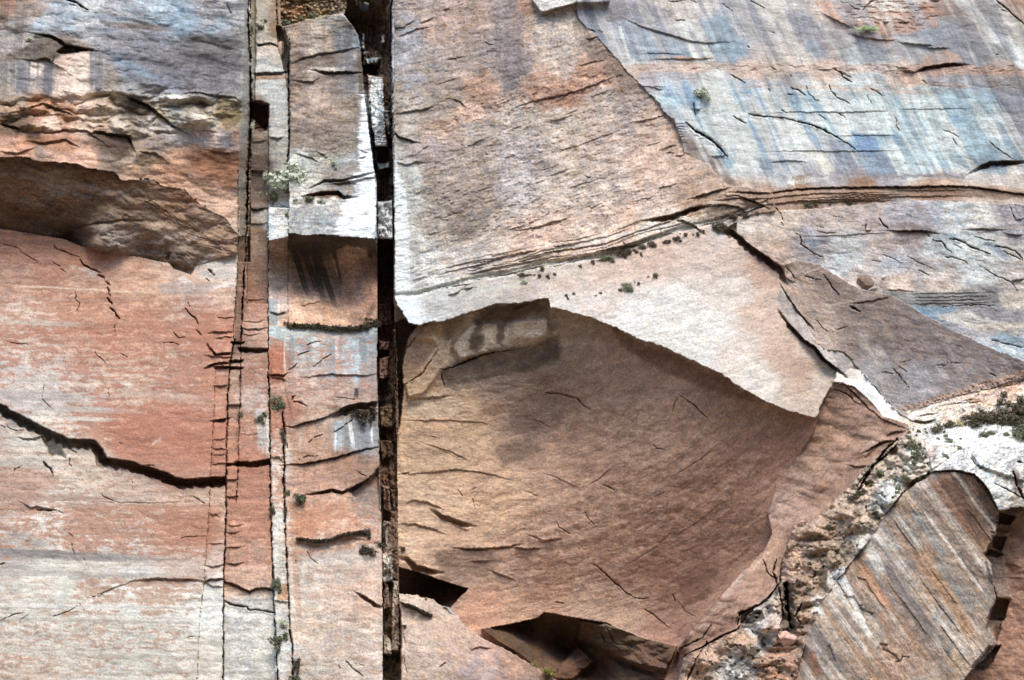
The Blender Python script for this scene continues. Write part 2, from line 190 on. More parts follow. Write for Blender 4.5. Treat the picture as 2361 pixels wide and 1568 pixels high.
region('left_block', LIP+[(577,545),(577,-140),(-170,-140)], """
20 10 8f6a58;60 10 8f7a72;150 40 9aa0b0;100 70 a3a8b4;200 30 b3b5bd;30 60 8f8784;60 100 9a9193;250 60 9a97a0;300 30 a0a4b2;350 30 a3aabb;420 50 92a0bb;500 60 9aa0b2;540 20 a8a6a9;480 30 9f9ea6;300 60 8b8384;350 100 8d8b97;200 90 a3a9b8
140 90 8d8c98;100 115 6f625c;140 112 665954;30 130 7a6a60;20 110 958b8b;100 130 7a675d;90 150 d0bdb3;20 160 8b8284;45 180 a09895;115 160 7f7a82;112 180 7c767c;150 150 d7b09a;170 170 dfcbc2;150 200 dcc4b8;190 180 e0d0c8;180 220 dcb6a2;230 150 86828b
220 200 8c8583;260 190 7d746e;300 160 8288a0;350 150 858592;450 110 76727a;500 150 787378;450 180 7d7a86;500 190 807c88;400 200 8a90a5;350 190 8b90a3;540 150 827d83;540 200 8f8b92;566 200 b0aea6;567 100 a6a39f;566 300 aba69c;30 220 9a8674;60 230 a28b7a
90 225 b09a8a;30 260 96745c;100 250 a87255;150 260 a06c50;120 280 c0a292;200 260 c9a896;250 230 a58e7a;250 260 b09a86;300 250 6e5d50;330 240 635448;300 215 a29f9a;350 211 9c999a;380 260 a8987f;400 240 a5a09a;450 240 8d8175;430 270 c9c0b2
500 260 98876e;480 280 a89a84;535 240 8d8478;540 270 a08a6c;20 290 6b5140;50 290 7a5c4a;100 300 b08a76;200 290 c0a290;280 290 b5a498;350 290 aea6a2;400 300 a39c9b;100 325 9a6a52;150 330 a6745c;50 330 c98f74;20 345 b98a74;60 350 c2937c
200 310 a8775c;230 320 7a5f50;250 340 70574b;290 310 84705f;350 320 8d7b72;420 310 8b8481;480 310 b9a29a;520 330 9b8f92;540 310 b98f7c;150 370 c0937e;200 370 cf9f88;100 360 b28c7a;260 380 8a7466;330 370 7c6552;300 360 a8947f;380 350 a88a74
450 350 a4704f;420 370 b98c70;480 370 a2694a;530 370 8e5c44;300 400 c29a82;400 412 b97f60;480 410 a87052;530 420 9a6448;360 410 bd8a6c;440 440 cc9a80;500 460 d3a892;530 490 dcb09a;556 430 a89a8a;558 520 aa9c8c""",
 [(0,0,7),(300,0,6.6),(549,0,5.6),(0,364,7.2),(180,378,6.6),(300,300,5.4),(300,412,4.8),(462,470,3),(548,545,1.4),(300,150,6),(549,300,3.8),(100,250,6.4),(500,230,5),(577,0,3.6),(577,300,2.4),(577,540,0.4)], rel=.10, ang=7, asp=8, cn=.05)
region('left_lower_wall', [(-170,490)]+LBOT[::-1]+[(547,600),(546,660),(543,720),(541,784),(538,790),(530,844),(525,909),(522,1034),(521,1176),(516,1326),(515,1451),(514,1750),(-170,1750)], """
100 560 b87a5e;50 570 bd7d60;200 595 b9795c;300 600 c09078;100 610 b98068;400 625 c4a08e;450 650 c0a090;490 610 c9c0ba;525 620 c8bab2;50 640 bd8f7c;200 650 bf9480;350 660 c79a80;440 680 b3948a;500 680 c4a294;200 700 c0907a;350 700 bd7e64
450 720 be8066;500 750 bf876f;50 740 c4aea2;300 760 c08a72;300 900 c0a08e;500 900 bf937d;60 900 bdb3af;60 930 b5adab;200 930 beaca3;400 890 b8998a;400 960 b37560;300 990 b6765f;480 1000 b87b62;100 1000 c9c0b6;200 1060 c4b4a6;400 1090 bfaa9b
100 1080 c3a997;60 1140 b09082;300 1140 b9a497;450 1150 bfa08e;100 1176 cfc8c4;250 1280 bdb5b0;50 1275 a9a29f;450 1285 bba59b;450 1230 b9816a;100 1330 c9c8c3;300 1380 cfd0cd;100 1450 c0bdb7;300 1480 bbbab4;480 1400 cfd1d0;450 1500 bfc3c1
200 1550 b5b0a8;50 1560 bcaea4;490 1530 c4beb6""",
 [(0,530,1),(190,570,.9),(440,640,1),(549,600,.6),(0,900,2.4),(300,900,2.2),(520,900,1.6),(520,1200,2.4),(0,1300,3.4),(520,1560,3),(0,1600,4)], rel=.05, ang=2, asp=10, cn=.035)
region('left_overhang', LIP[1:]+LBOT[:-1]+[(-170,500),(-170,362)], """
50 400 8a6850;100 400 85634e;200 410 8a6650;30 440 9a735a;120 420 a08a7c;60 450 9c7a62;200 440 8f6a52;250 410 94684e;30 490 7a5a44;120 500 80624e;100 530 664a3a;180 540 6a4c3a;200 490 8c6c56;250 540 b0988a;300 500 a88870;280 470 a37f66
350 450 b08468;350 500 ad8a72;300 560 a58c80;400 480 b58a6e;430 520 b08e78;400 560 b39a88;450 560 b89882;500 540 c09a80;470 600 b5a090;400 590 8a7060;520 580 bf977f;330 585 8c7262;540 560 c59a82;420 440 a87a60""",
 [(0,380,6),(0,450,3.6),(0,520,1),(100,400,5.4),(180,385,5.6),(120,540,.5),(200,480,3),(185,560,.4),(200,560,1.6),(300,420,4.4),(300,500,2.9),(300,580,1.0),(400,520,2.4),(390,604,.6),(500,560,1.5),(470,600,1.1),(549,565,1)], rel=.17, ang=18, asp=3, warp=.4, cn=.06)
# the fissured strip and the slabs between the left wall and the chimney
region('fissure_slabs', [(549,545),(577,545),(577,-140),(622,-140),(667,-140),(667,480),(620,480),(616,500),(616,560),(618,700),(619,784),(619,860),(622,960),(624,1176),(632,1400),(640,1750),(514,1750),(515,1451),(516,1326),(521,1176),(522,1034),(525,909),(530,844),(538,790),(541,784),(543,720),(546,660),(547,600)], """
600 20 b5ab9c;600 60 b0a99c;620 110 c9b9ae;610 150 bfc2c6;640 60 8c7058;655 20 9c7a5e;620 200 c2c8cb;640 250 b9bcbd;640 300 b5b2ae;645 350 a8a39d;600 260 7a5646;600 340 8a7a72;600 380 7d6862;645 420 a9aba5;600 450 86706a;590 520 9a8474
557 600 9c8470;590 560 a08270;590 620 9a7866;553 700 8a6a5c;548 780 806054;590 700 c4907a;580 760 c9a08c;590 850 b58f80;590 920 b9a198;600 1000 c79c86;580 1080 ba7c64;590 1150 bd836c;590 1220 c98f76;580 1270 bf917c;560 1320 c79a84;590 1320 c99c88
590 1365 dcdad8;570 1420 c9c9c8;590 1470 cfcdcb;580 1540 c9c8c6;535 1000 b9836c;535 1150 b87f68;530 1280 b9886f;525 950 b58873;535 880 b8917f;640 500 d5d5d3""",
 [(580,-100,1.2),(640,-100,1.2),(580,160,1.4),(660,160,1.4),(640,400,2.0),(600,420,.6),(590,560,.6),(560,700,.5),(600,750,1.2),(590,1000,1.6),(520,1100,1.8),(600,1500,2.8),(520,1560,2.6)], rel=.05, ang=2, asp=5, warp=.3, cn=.05)
region('middle_column', [(654,62),(700,48),(772,32),(790,36),(803,48),(815,62),(827,82),(832,110),(834,150),(838,200),(845,260),(853,320),(862,390),(868,420),(869,480),(870,550),(769,544),(700,541),(664,538),(664,546),(616,556),(616,500),(620,478),(667,480),(667,100)], """
700 60 b59a8b;760 45 bcb1a9;700 100 b8a08f;740 90 c0a898;780 60 8d8480;810 100 8f95a0;800 130 a5a19c;720 125 b6aca2;760 140 7e6c60;700 140 8c7768;800 150 6d6058;730 160 c8bcb3;690 170 907b70;760 175 84716a;800 190 6f6663;700 200 bda595
740 200 c0a99b;780 200 7c726f;820 200 9c938b;700 240 b49a8b;760 240 a98f80;810 240 9b877a;700 280 a99486;760 290 9d877a;810 290 95867d;700 320 94877c;760 330 a59588;800 340 a3998f;690 375 c9ccc8;740 370 b9b5aa;800 370 aeb2b5;740 410 a39c98
700 440 b5a99c;790 425 8f8a88;700 470 e2dad2;760 470 cfc8c2;690 500 a9adb2;750 500 a3a7ad;770 530 a7abb2;640 500 dcdcda;622 520 d8dfe8;640 540 dcdddd;845 300 cdd9f2;850 430 dbe3f2""",
 [(660,60,2.6),(790,36,2.4),(830,100,1.4),(667,300,2.6),(760,300,3.4),(850,300,1.6),(750,430,3.4),(690,480,3.6),(640,480,3.4),(640,550,3.6),(770,540,4.2),(868,550,3),(868,440,2)], rel=.13, ang=-3, asp=6, warp=.5, cn=.075)
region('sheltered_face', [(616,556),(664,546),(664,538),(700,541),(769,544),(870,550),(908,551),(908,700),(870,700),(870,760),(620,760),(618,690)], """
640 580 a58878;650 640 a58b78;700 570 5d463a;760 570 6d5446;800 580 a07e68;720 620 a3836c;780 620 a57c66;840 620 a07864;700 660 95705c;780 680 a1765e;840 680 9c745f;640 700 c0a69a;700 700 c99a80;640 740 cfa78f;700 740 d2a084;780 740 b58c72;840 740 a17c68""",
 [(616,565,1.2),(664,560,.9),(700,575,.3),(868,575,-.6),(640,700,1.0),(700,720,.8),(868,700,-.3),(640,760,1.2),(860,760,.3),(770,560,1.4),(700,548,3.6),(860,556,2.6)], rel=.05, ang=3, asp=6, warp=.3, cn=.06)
region('lower_column', [(619,752),(870,752),(869,860),(873,1000),(876,1100),(879,1200),(882,1400),(882,1750),(668,1750),(640,1750),(632,1400),(624,1176),(622,960),(619,860)], """
640 770 c3cdd2;700 780 b4bcc0;780 790 a5a8ab;840 790 9198a0;636 830 b9735a;700 830 c0b5b0;760 840 b0a9a8;810 840 b4bcc8;850 850 a59793;700 900 c0a396;780 890 b39b91;840 910 a58a80;665 950 b9846c;720 940 bda595;700 1000 b58e7a;640 1000 cdb3a4
780 1010 9a9698;830 1010 8c8f98;700 1060 b48a74;800 1070 9f7864;720 1110 b98c78;830 1100 937060;700 1180 c89c86;780 1160 c49a84;840 1150 98857c;700 1210 cf9878;800 1220 d0a48e;850 1230 c2a89c;740 1270 c4bab3;800 1300 c9bab2;700 1330 cfc3ba
760 1400 cbb3a5;830 1380 d2b6a6;700 1450 c9b6a8;780 1480 c0b2aa;840 1500 c9bab2;700 1540 c5bab2;650 1400 cfccc8;645 1300 c6c0bb;650 1500 d3d6d8;640 1060 c9bab0;645 1200 d3cfca""",
 [(619,760,1.3),(870,760,.4),(640,960,1.7),(760,900,1.4),(870,1000,.2),(700,1200,2.4),(860,1200,1.6),(700,1500,3.6),(870,1500,2.8)], rel=.06, ang=-4, asp=5, warp=.3, cn=.05)
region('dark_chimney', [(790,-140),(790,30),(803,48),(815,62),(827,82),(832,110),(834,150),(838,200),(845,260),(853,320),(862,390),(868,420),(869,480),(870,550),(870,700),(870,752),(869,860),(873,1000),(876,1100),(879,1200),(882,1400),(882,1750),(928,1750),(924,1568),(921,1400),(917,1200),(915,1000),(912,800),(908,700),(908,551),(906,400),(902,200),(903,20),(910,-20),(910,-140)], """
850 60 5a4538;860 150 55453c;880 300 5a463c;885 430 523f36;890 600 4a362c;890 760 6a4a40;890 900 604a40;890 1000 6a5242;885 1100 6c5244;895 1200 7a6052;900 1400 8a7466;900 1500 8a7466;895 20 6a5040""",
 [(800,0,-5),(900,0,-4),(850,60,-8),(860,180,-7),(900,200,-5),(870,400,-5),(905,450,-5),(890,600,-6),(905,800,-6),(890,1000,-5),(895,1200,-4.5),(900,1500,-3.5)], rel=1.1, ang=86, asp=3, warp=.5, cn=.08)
region('top_alcove_rock', [(622,-140),(795,-140),(797,20),(795,34),(772,32),(700,48),(670,58),(654,62),(648,60),(648,-140)], """
660 10 9a7452;680 30 a07a58;720 10 86684e;740 25 9c8058;780 20 8c7a60;700 40 88704c;760 5 6a5844;660 45 6c5c40""",
 [(650,-140,2),(790,-140,1),(660,20,.6),(780,15,.2),(720,40,.2)], rel=.3, ang=-10, asp=2.5, cn=.1)
ORDER = list(R); RL = .38; GAIN = dict(left_overhang=.85, pink_wall=1.07, left_block=1.09, alcove=1.17, pale_band=.98, rubble_ridge=1.2, left_lower_wall=1.05, middle_column=.93, dark_cleft=1, under_hollow=.78, recessed_back_wall=1.15, sheltered_face=1.12, dark_chimney=1.2, plant_ledge=1.06, shaded_wall=.97, bare_slab=1.05, varnished_wall=1.02)  # left_overhang and under_hollow lowered to deepen their shade in the colour
reg = np.zeros((H, W), np.int16)
for k, n in enumerate(ORDER):
    r = R[n]
    if r['poly'] is None: continue
    wv = r['warp']*.8; sl_ = win(r['poly'], 30)
    px = (X+(WX-X)*wv*.6+(JX-X)*wv)[sl_]; py = (Y+(WY-Y)*wv*.6+(JY-Y)*wv)[sl_]
    m = inpoly(px, py, r['poly']); reg[sl_][m] = k
DET = np.ones((H, W), np.float32); D = np.zeros((H, W), np.float32); COL = np.zeros((H, W, 3), np.float32); WET = np.zeros((H, W), np.float32)
for k, n in enumerate(ORDER):
    r = R[n]; m = reg == k
    if not m.any(): continue
    ii = np.where(m.any(1))[0]; jj = np.where(m.any(0))[0]
    sl_ = (slice(ii[0], ii[-1]+1), slice(jj[0], jj[-1]+1)); mm = m[sl_]
    x, y = X[sl_][mm], Y[sl_][mm]; wx = WX[sl_][mm]; wy = WY[sl_][mm]
    d = rbf(x, y, r['dep'])
    a = r['ang']; s = wx*math.cos(a)+wy*math.sin(a); t = -wx*math.sin(a)+wy*math.cos(a); A = r['asp']
    if n == 'alcove': rad = np.hypot(wx-1020, (wy-250)*1.0); s = np.arctan2(wx-1020, wy-250)*900; t = rad; d = d-2.2*np.exp(-((x-1240)/190)**2-((y-960)/150)**2)
    if n == 'pink_wall': t = t+22*np.sin(s/340+.6)
    f1 = fbma(s/(26*A), t/26, 3+k, 4); f2 = fbma(s/(7*A), t/7, 103+k, 3); f3 = fbm(x/9, y/9, 203+k, 4, .6)
    f4 = fbm(wx/70, wy/70, 303+k, 4)
    big = fbm(wx/90, wy/90, 403+k, 3)
    rg = np.abs(fbma(s/(14*A), t/14, 503+k, 4))          # bedding grooves
    d = d+r['rel']*RL*(1.6*f1+.9*f2+.6*f3+1.6*big-1.0*np.exp(-rg*22)*np.clip(.4+f4, 0, 1))
    cr_ = {'alcove': .2, 'brown_facet': .5, 'left_overhang': .95, 'lower_slab': .25, 'under_hollow': 1.6, 'left_block': .5, 'pale_band': .16, 'pink_wall': .26, 'lower_right_wall': .3, 'middle_column': .4, 'recessed_back_wall': .6, 'striped_buttress': .25}.get(n, .2)
    a1, a2 = (s/190, t/60) if n == 'alcove' else ((x+.5*y)/170, (y-.3*x)/75)
    d = d+cr_*(np.abs(fbma(a1, a2, 963+k, 3, .45))+.5*np.abs(fbm(x/60, y/34, 973+k, 3, .45)))
    P, V = r['col']
    thr_ = {'varnished_wall': (.43, .07, .13), 'left_block': (0, .05, .06), 'lower_column': (0, .06, .07), 'lower_right_wall': (.5, .05, .08), 'shaded_wall': (.5, .06, .08), 'pink_wall': (.2, .04, .09), 'sheltered_face': (.25, .06, .1)}.get(n)
    ux = x+14*fbm(x/45, y/45, 603, 3)+4*fbm(x/8, y/8, 604, 2); uy = y+10*fbm(x/45, y/45, 605, 3)+3*fbm(x/8, y/8, 606, 2)
    cc = shep(ux, uy, P, V, 4.8, 6.0)*GAIN.get(n, 1)*1.035
    q = 1.18*r['cn']/.05; c0 = cc.mean(-1)
    g1 = fbma(s/(3.4*min(A, 5)), t/3.4, 703+k, 4, .68); g2 = fbm(x/5.5, y/5, 713+k, 4, .7); g3 = fbm(wx/30, wy/19, 723+k, 5, .62); g4 = fbma(s/(16*A), t/9, 733+k, 4, .6)
    cc = cc*(1+q*(.13*g1+.22*g2+.21*g3+.14*g4))[:, None]
    cc = cc+(q*.05*fbm(wx/24, wy/14, 743+k, 4, .6))[:, None]*np.array([1.0, .15, -.9])+(q*.05*g1)[:, None]*np.array([.6, .1, -.5])
    if thr_: u_ = wx-thr_[0]*wy; cc = cc*(1+thr_[2]*1.6*fbma(u_/26, wy/260, 763+k, 3, .6)+thr_[2]*.9*fbma(u_/5, wy/120, 773+k, 2))[:, None]
    if n in ('left_lower_wall', 'fissure_slabs'): cc = cc*(1+.17*fbma(wx/420, wy/8, 983, 4, .6))[:, None]+(.05*fbma(wx/300, wy/5, 993, 3, .6))[:, None]*np.array([.2, .6, 1.0])
    sp = ss(.22, .42, fbm(s/7, t/3.4, 753+k, 3, .6)); cc = cc*(1-.16*min(q, 1.5)*sp)[:, None]
    ln = fbma(s/(9*A), t/2.6, 803+k, 2); pm = np.clip(.35+1.6*fbm(wx/50, wy/30, 903+k, 3), 0, 1)
    cc = cc*(1-r['cn']*(3.2*np.exp(-(ln/.07)**2)*pm-1.6*np.exp(-((ln-.35)/.1)**2)))[:, None]
    d = d-r['rel']*RL*.5*np.exp(-(ln/.09)**2)*pm
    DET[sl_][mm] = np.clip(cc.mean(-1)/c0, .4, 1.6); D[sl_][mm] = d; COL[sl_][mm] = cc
print("regions done")

def blur(A, n, it=2):
    for _ in range(it):
        for ax in (0, 1):
            P = np.concatenate([np.repeat(np.take(A, [0], ax), n+1, ax), A, np.repeat(np.take(A, [-1], ax), n, ax)], ax); C_ = np.cumsum(P, ax, dtype=np.float64)
            m_ = A.shape[ax]; A = ((np.take(C_, range(2*n+1, 2*n+1+m_), ax)-np.take(C_, range(0, m_), ax))/(2*n+1)).astype(np.float32)
    return A
# the rubble runs out gradually into the rock on both sides
q = R['rubble_ridge']['poly']; sl_ = win(q, 60); q_ = sdf(WX[sl_], WY[sl_], q); k = np.exp(-(q_/20)**2)*(.75+.5*fbm(X[sl_]/20, Y[sl_]/20, 950, 3))
k = np.clip(k, 0, 1)*(reg[sl_] != ORDER.index('under_hollow')); D[sl_] = D[sl_]*(1-k)+blur(D[sl_], 9)*k
kk = k[..., None]; COL[sl_] = COL[sl_]*(1-kk)+np.stack([blur(COL[sl_][..., c], 10) for c in range(3)], -1)*DET[sl_][..., None]*kk
HB = .36; LB = 1.5
def _m(only, sl_):
    if only is None: return 1.0
    return np.isin(reg[sl_], [ORDER.index(o) for o in only.split()]).astype(np.float32)
def crack(pts, wd=2.2, dep=.7, taper=.5, only=None):
    s_ = win(pts, wd*3+6); d, sd_, a = segd(JX[s_], JY[s_], pts)
    dep *= .8 if wd < 3.2 else 1; ww = .74*wd*(1-taper*(2*np.abs(a-.5))**2)*np.clip(.85+.75*noise(X[s_]/13, Y[s_]/13, 77)+.35*noise(X[s_]/4, Y[s_]/4, 76), .12, 1.6)
    D[s_] -= dep*np.exp(-(d/(ww*.62+.01))**2)*_m(only, s_)
    e = np.exp(-((d-ww*1.3)/(ww*.8))**2)*(sd_ > 0)            # worn lower lip
    D[s_] += .05*dep*e
def ledge(pts, wd=6, h=.5, L=40, taper=.6, only=None, back=1):
    s_ = win(pts, L*LB*4+wd+8); d, sd_, a = segd(JX[s_], JY[s_], pts)
    tp = 1-taper*(2*np.abs(a-.5))**3; u = d*sd_; ww = wd*(.35+.65*tp)*(1+.25*noise(X[s_]/13, Y[s_]/13, 78))
    bey = np.sqrt(np.maximum(0, d*d-SEGPERP**2)); bey = np.where((a < .001) | (a > .999), bey, 0)
    u = np.where(bey > 0, SEGPERP*sd_, u); endw = 1.5+wd*.3 if taper == 0 else 5+.12*abs(L)
    tp = tp*(1-(taper > 0)*.6*ss(.25, .5, np.abs(a-.5)))
    end = np.exp(-(bey/endw)**2); L = L*LB
    hh = h*(.30 if h < 1.25 else .16); q = u/np.maximum(ww, .5); slot = (.55*h+.035*wd)*(1 if h >= 1 else .5)*ss(0, .12, q)*np.clip(1-np.maximum(q, 0)**2.4, 0, 1)*(u > 0)
    D[s_] += tp*end*(hh*np.where(u < 0, np.exp(np.minimum(u, 0)/L)*back, np.clip(1-q, 0, 1))-slot)*_m(only, s_)
def block(pts, dh, soft=2.0, only=None, fall=None):
    s_ = win(pts, 12); q = sdf(JX[s_], JY[s_], pts)
    k = ss(-soft/2, soft/2, q)
    if fall: k = k*np.exp(-np.maximum(q, 0)/fall)
    D[s_] += dh*k*_m(only, s_)
def patch(pts, col, al=1.0, soft=3.0, only=None, wob=1.0, brk=0.0):
    s_ = win(pts, soft*2+16); x = X[s_]+(WX-X)[s_]*wob; y = Y[s_]+(WY-Y)[s_]*wob
    q = sdf(x, y, pts)+brk*14*fbm(X[s_]/14, Y[s_]/9, 88, 4)
    k = (ss(-soft, soft, q)*al*_m(only, s_))[..., None]
    t = DET[s_]
    COL[s_] = COL[s_]*(1-k)+hx(col)*t[..., None]*k
def patches(s, al=1.0, soft=3.0, only=None, *a_):
    brk = a_[-1] if a_ else 0.0
    for q in s.replace('\n', '').split(';'):
        q = q.split()
        if len(q) > 3: v = [float(t) for t in q[1:]]; patch(list(zip(v[::2], v[1::2])), q[0], al, soft, only, 1.0, brk)
def streak(x1, y1, x2, y2, w1, col, al=.8, w2=None, only=None, f0=.08, f1=.25, wav=2.0):
    w2 = w2 or w1; pts = [(x1, y1), (x2, y2)]; s_ = win(pts, max(w1, w2)*1.3+8)
    L = math.hypot(x2-x1, y2-y1); ux, uy = (x2-x1)/L, (y2-y1)/L
    x = X[s_]; y = Y[s_]; a = ((x-x1)*ux+(y-y1)*uy)/L; p = (x-x1)*(-uy)+(y-y1)*ux
    p = p+wav*noise(a*L/60, p*0, 91)+.8*noise(x/5, y/5, 92)
    ww = (w1+(w2-w1)*np.clip(a, 0, 1))/2
    thr = .62+.5*fbma(p/max(2.2, w1*.12), a*L/140, int(91+x1) % 150, 3)+.25*fbm(x/12, y/5, 93, 3)
    k = (1-ss(.72, 1.1, np.abs(p)/ww))*ss(-f0/2, f0, a+.05*noise(p/3, a*0, 94))*(1-ss(1-f1, 1, a+.12*noise(p/4, a*0, 95)))
    k = (np.clip(k*np.clip(thr+.25, 0, 1.15), 0, 1)*al*_m(only, s_))[..., None]
    COL[s_] = COL[s_]*(1-k)+hx(col)*(.3+.7*DET[s_])[..., None]*k
def streaks(s, al=.8, only=None, f0=.08, f1=.25):
    for q in s.replace('\n', '').split(';'):
        q = q.split()
        if len(q) >= 6: v = [float(t) for t in q[:5]]; streak(v[0], v[1], v[2], v[3], v[4], q[5], min(1, 1.25*float(q[6])) if len(q) > 6 else al, float(q[7]) if len(q) > 7 else None, only, f0, f1)
def flakes(pts, dens, col, al=.85, sx=26, sy=13, only=None, seed=5, edge=30, sharp=.02, line=True):
    """peeling rust-red skin over pale stone: dens = [(x,y,density 0..1)]"""
    s_ = win(pts, edge); x = WX[s_]*.6+X[s_]*.4; y = WY[s_]*.6+Y[s_]*.4; q = sdf(x, y, pts)
    dn = shep(x, y, [p[:2] for p in dens], [[p[2]] for p in dens], 3.2, 12)[..., 0]
    n = .5*fbma(x/(sx*3), y/sy, seed, 3)+.8*fbm(x/sx, y/sy*.8, seed+1, 6, .72)
    n = n+.10*fbma(x/(sx*3), y/2.6, seed+2, 2)+.12*noise(x/3, y/2.4, seed+6)
    v = 1.4*n-(.46-.92*dn); e_ = ss(0, edge, q+edge*.5)*_m(only, s_); k = ss(-sharp, sharp, v)*e_*(.82+.18*noise(x/9, y/6, seed+8)); k = np.maximum(k, .24*ss(-.36, .05, v)*e_)
    tone = (.5+.5*DET[s_])*(1+.10*fbm(x/30, y/18, seed+3, 3))
    kk = (k*al)[..., None]; COL[s_] = COL[s_]*(1-kk)+hx(col)*tone[..., None]*kk
    if line:                                               # the pale broken rim of each flake
        r_ = (np.exp(-((v+.05)/.03)**2)*.30*ss(0, edge, q)*_m(only, s_))[..., None]; COL[s_] = COL[s_]*(1-r_)+hx('d9cdc5')*r_
        D[s_] += (.018*k).astype(np.float32)
def pits(pts, al, dep, n_sz=7, seed=9, col='8a5f4c', asp=1.6, ang=0, thr=.30, only=None):
    s_ = win(pts, 14); q = sdf(WX[s_], WY[s_], pts); a = math.radians(ang); x, y = X[s_], Y[s_]
    s = x*math.cos(a)+y*math.sin(a); t = -x*math.sin(a)+y*math.cos(a)
    v = fbm(s/(n_sz*asp), t/n_sz, seed, 3); k = ss(thr, thr+.12, v)*ss(-6, 14, q)*_m(only, s_)
    D[s_] -= .45*dep*k; k = (k*al)[..., None]; COL[s_] = COL[s_]*(1-k)+hx(col)*k
def bedding(pts, lines, h=.35, only=None, L=10, col=None, al=.5):   # fan of thin ledges between two polylines
    pass
# ================================================================== left block
A_ = 'left_block'
ledge(T(0,0,[(310,300),(400,310),(500,330),(620,410),(700,425),(860,458)]), 9, 1.3, 60, only=A_)
patch(T(0,0,[(250,420),(330,310),(480,325),(610,410),(860,458),(640,490),(540,500),(480,560),(260,545),(130,500)]), '6d5f57', .85, 3, A_)
block(T(0,0,[(620,412),(860,458),(700,480),(560,500),(520,480)]), -1.0, 5, A_)
ledge(T(0,0,[(240,545),(330,550),(420,530),(480,570),(500,520)]), 6, .9, 30, only=A_)
crack(T(0,0,[(620,0),(690,15),(740,50),(815,95)]), 4.5, 1.3, .6)
crack(T(0,0,[(2090,30),(2110,80),(2135,130)]), 1.6, .5)
patch(T(0,0,[(500,520),(620,490),(850,470),(835,880),(690,930),(500,900)]), 'dcc1b2', .75, 6, A_)
streaks("""56 135 50 230 34 7b7a82 .8;8 135 6 235 20 7b7470 .7;31 135 30 225 10 8b8688 .7;112 140 108 235 22 737179 .9;88 138 86 205 6 9a9693 .6;63 140 62 200 4 a09a96 .6;222 115 222 222 34 817f87 .75;300 170 306 235 60 85868e .5""", only=A_)
streaks("""12 5 8 60 22 6f5a50 .6;48 15 40 130 22 7a7474 .6;30 30 28 140 8 a7a3a3 .5;70 20 66 100 12 c0b9b3 .4""", only=A_)
patches("716d74 250 120 400 105 560 92 562 228 470 222 380 214 330 205;67625f 420 90 560 70 560 130 470 135;7f8390 200 60 330 60 420 100 300 110 220 90", .55, 14, A_, 1, .6)
streaks("150 30 520 75 16 8fa0bc .4;330 25 520 60 12 93a2bc .35;90 60 260 80 20 a5adbb .35;210 100 400 205 20 8a96b2 .5;260 135 420 210 22 858fa8 .35;250 55 420 70 14 7d6d66 .7;300 45 380 66 8 756762 .6;180 20 330 34 12 c7c8cc .5", only=A_, f0=.3, f1=.4)
streaks("420 90 560 105 26 767175 .5;400 130 550 150 40 716c72 .5;430 208 470 120 12 635d62 .45", only=A_, f0=.3, f1=.4)
# crumbly ochre belt
for q in [[(240,205),(340,205),(470,215),(560,228),(560,270),(440,300),(330,320),(200,300),(60,300),(0,290),(0,235),(120,225)]]:
    s_ = win(q, 30); k = ss(-20, 20, sdf(WX[s_], WY[s_], q)); n = np.abs(fbm(X[s_]/34, Y[s_]/22, 301, 5, .6)); n2 = np.abs(fbm(WX[s_]/75, WY[s_]/34, 306, 4, .5)); n2 = np.abs(fbm(WX[s_]/115, WY[s_]/48, 306, 4, .45)); D[s_] += (2.4*(n2-.2)+.16*(n-.2)+.05*fbm(X[s_]/12, Y[s_]/7, 302, 3, .5))*k
    f = fbm(WX[s_]/18, WY[s_]/12, 303, 5, .62); kk = (k*ss(.05, .4, f)*.4)[..., None]; COL[s_] = COL[s_]*(1-kk)+hx('c9bda8')*kk
    kk = (k*ss(.08, .42, -f)*.4)[..., None]; COL[s_] = COL[s_]*(1-kk)+hx('6a563f')*kk
patches("""5c4c40 290 215 318 218 330 240 345 252 335 275 305 265 290 240;6a5a48 460 225 475 240 480 260 460 262 452 240;766040 500 225 555 235 556 285 520 300 500 270;
d8cfbf 250 205 285 225 270 228 245 215;dcd5c8 375 250 392 252 405 285 390 288;d9d0c2 440 262 480 268 470 290 440 285;e0d8ce 385 212 440 225 430 232 390 225;
5f4a3c 212 300 300 312 312 350 270 375 235 345 218 320;76604a 60 310 105 318 110 330 70 325;6d543c 0 265 30 268 60 290 40 302 10 290;8c6449 100 236 160 255 185 272 165 272 110 250;a87050 30 330 120 338 140 320 100 312""", .75, 4, A_, .5)
for p, wd, h in [([(20,260),(60,250),(100,236),(140,252),(185,272)],7,.9),([(60,300),(110,305),(150,298),(200,300),(240,330)],6,.8),([(215,300),(260,308),(300,312),(312,350)],8,1.0),([(60,325),(105,328),(150,320),(185,340)],6,.8),
    ([(270,212),(300,222),(340,240),(370,262),(400,288),(430,305)],8,1.1),([(420,215),(460,212),(500,220),(540,222),(556,235)],6,.9),([(0,350),(40,352),(80,340)],6,.7),([(440,298),(475,298),(500,304)],4,.5),([(320,350),(360,352),(380,370)],5,.8),([(480,345),(520,352),(548,352)],6,.7),([(0,285),(30,290),(55,298)],7,1.0),([(180,300),(210,305),(250,302)],5,.6)]:
    ledge(p, wd, h, 26, only=A_)
patch([(425,350),(460,340),(500,340),(548,352),(548,440),(510,420),(480,395),(440,380)], 'a06a4c', .7, 8, A_)
patch([(300,392),(380,395),(470,400),(530,440),(548,470),(548,540),(520,505),(480,475),(425,435),(370,425),(300,410)], 'd0a58d', .5, 8, A_)
streaks("468 290 476 350 26 a7a0a8 .6;522 300 520 345 24 9f9aa4 .6;497 285 497 345 8 ddd2ca .7;88 330 90 372 20 9a8c88 .5;230 350 280 392 30 8d7d76 .5", only=A_)
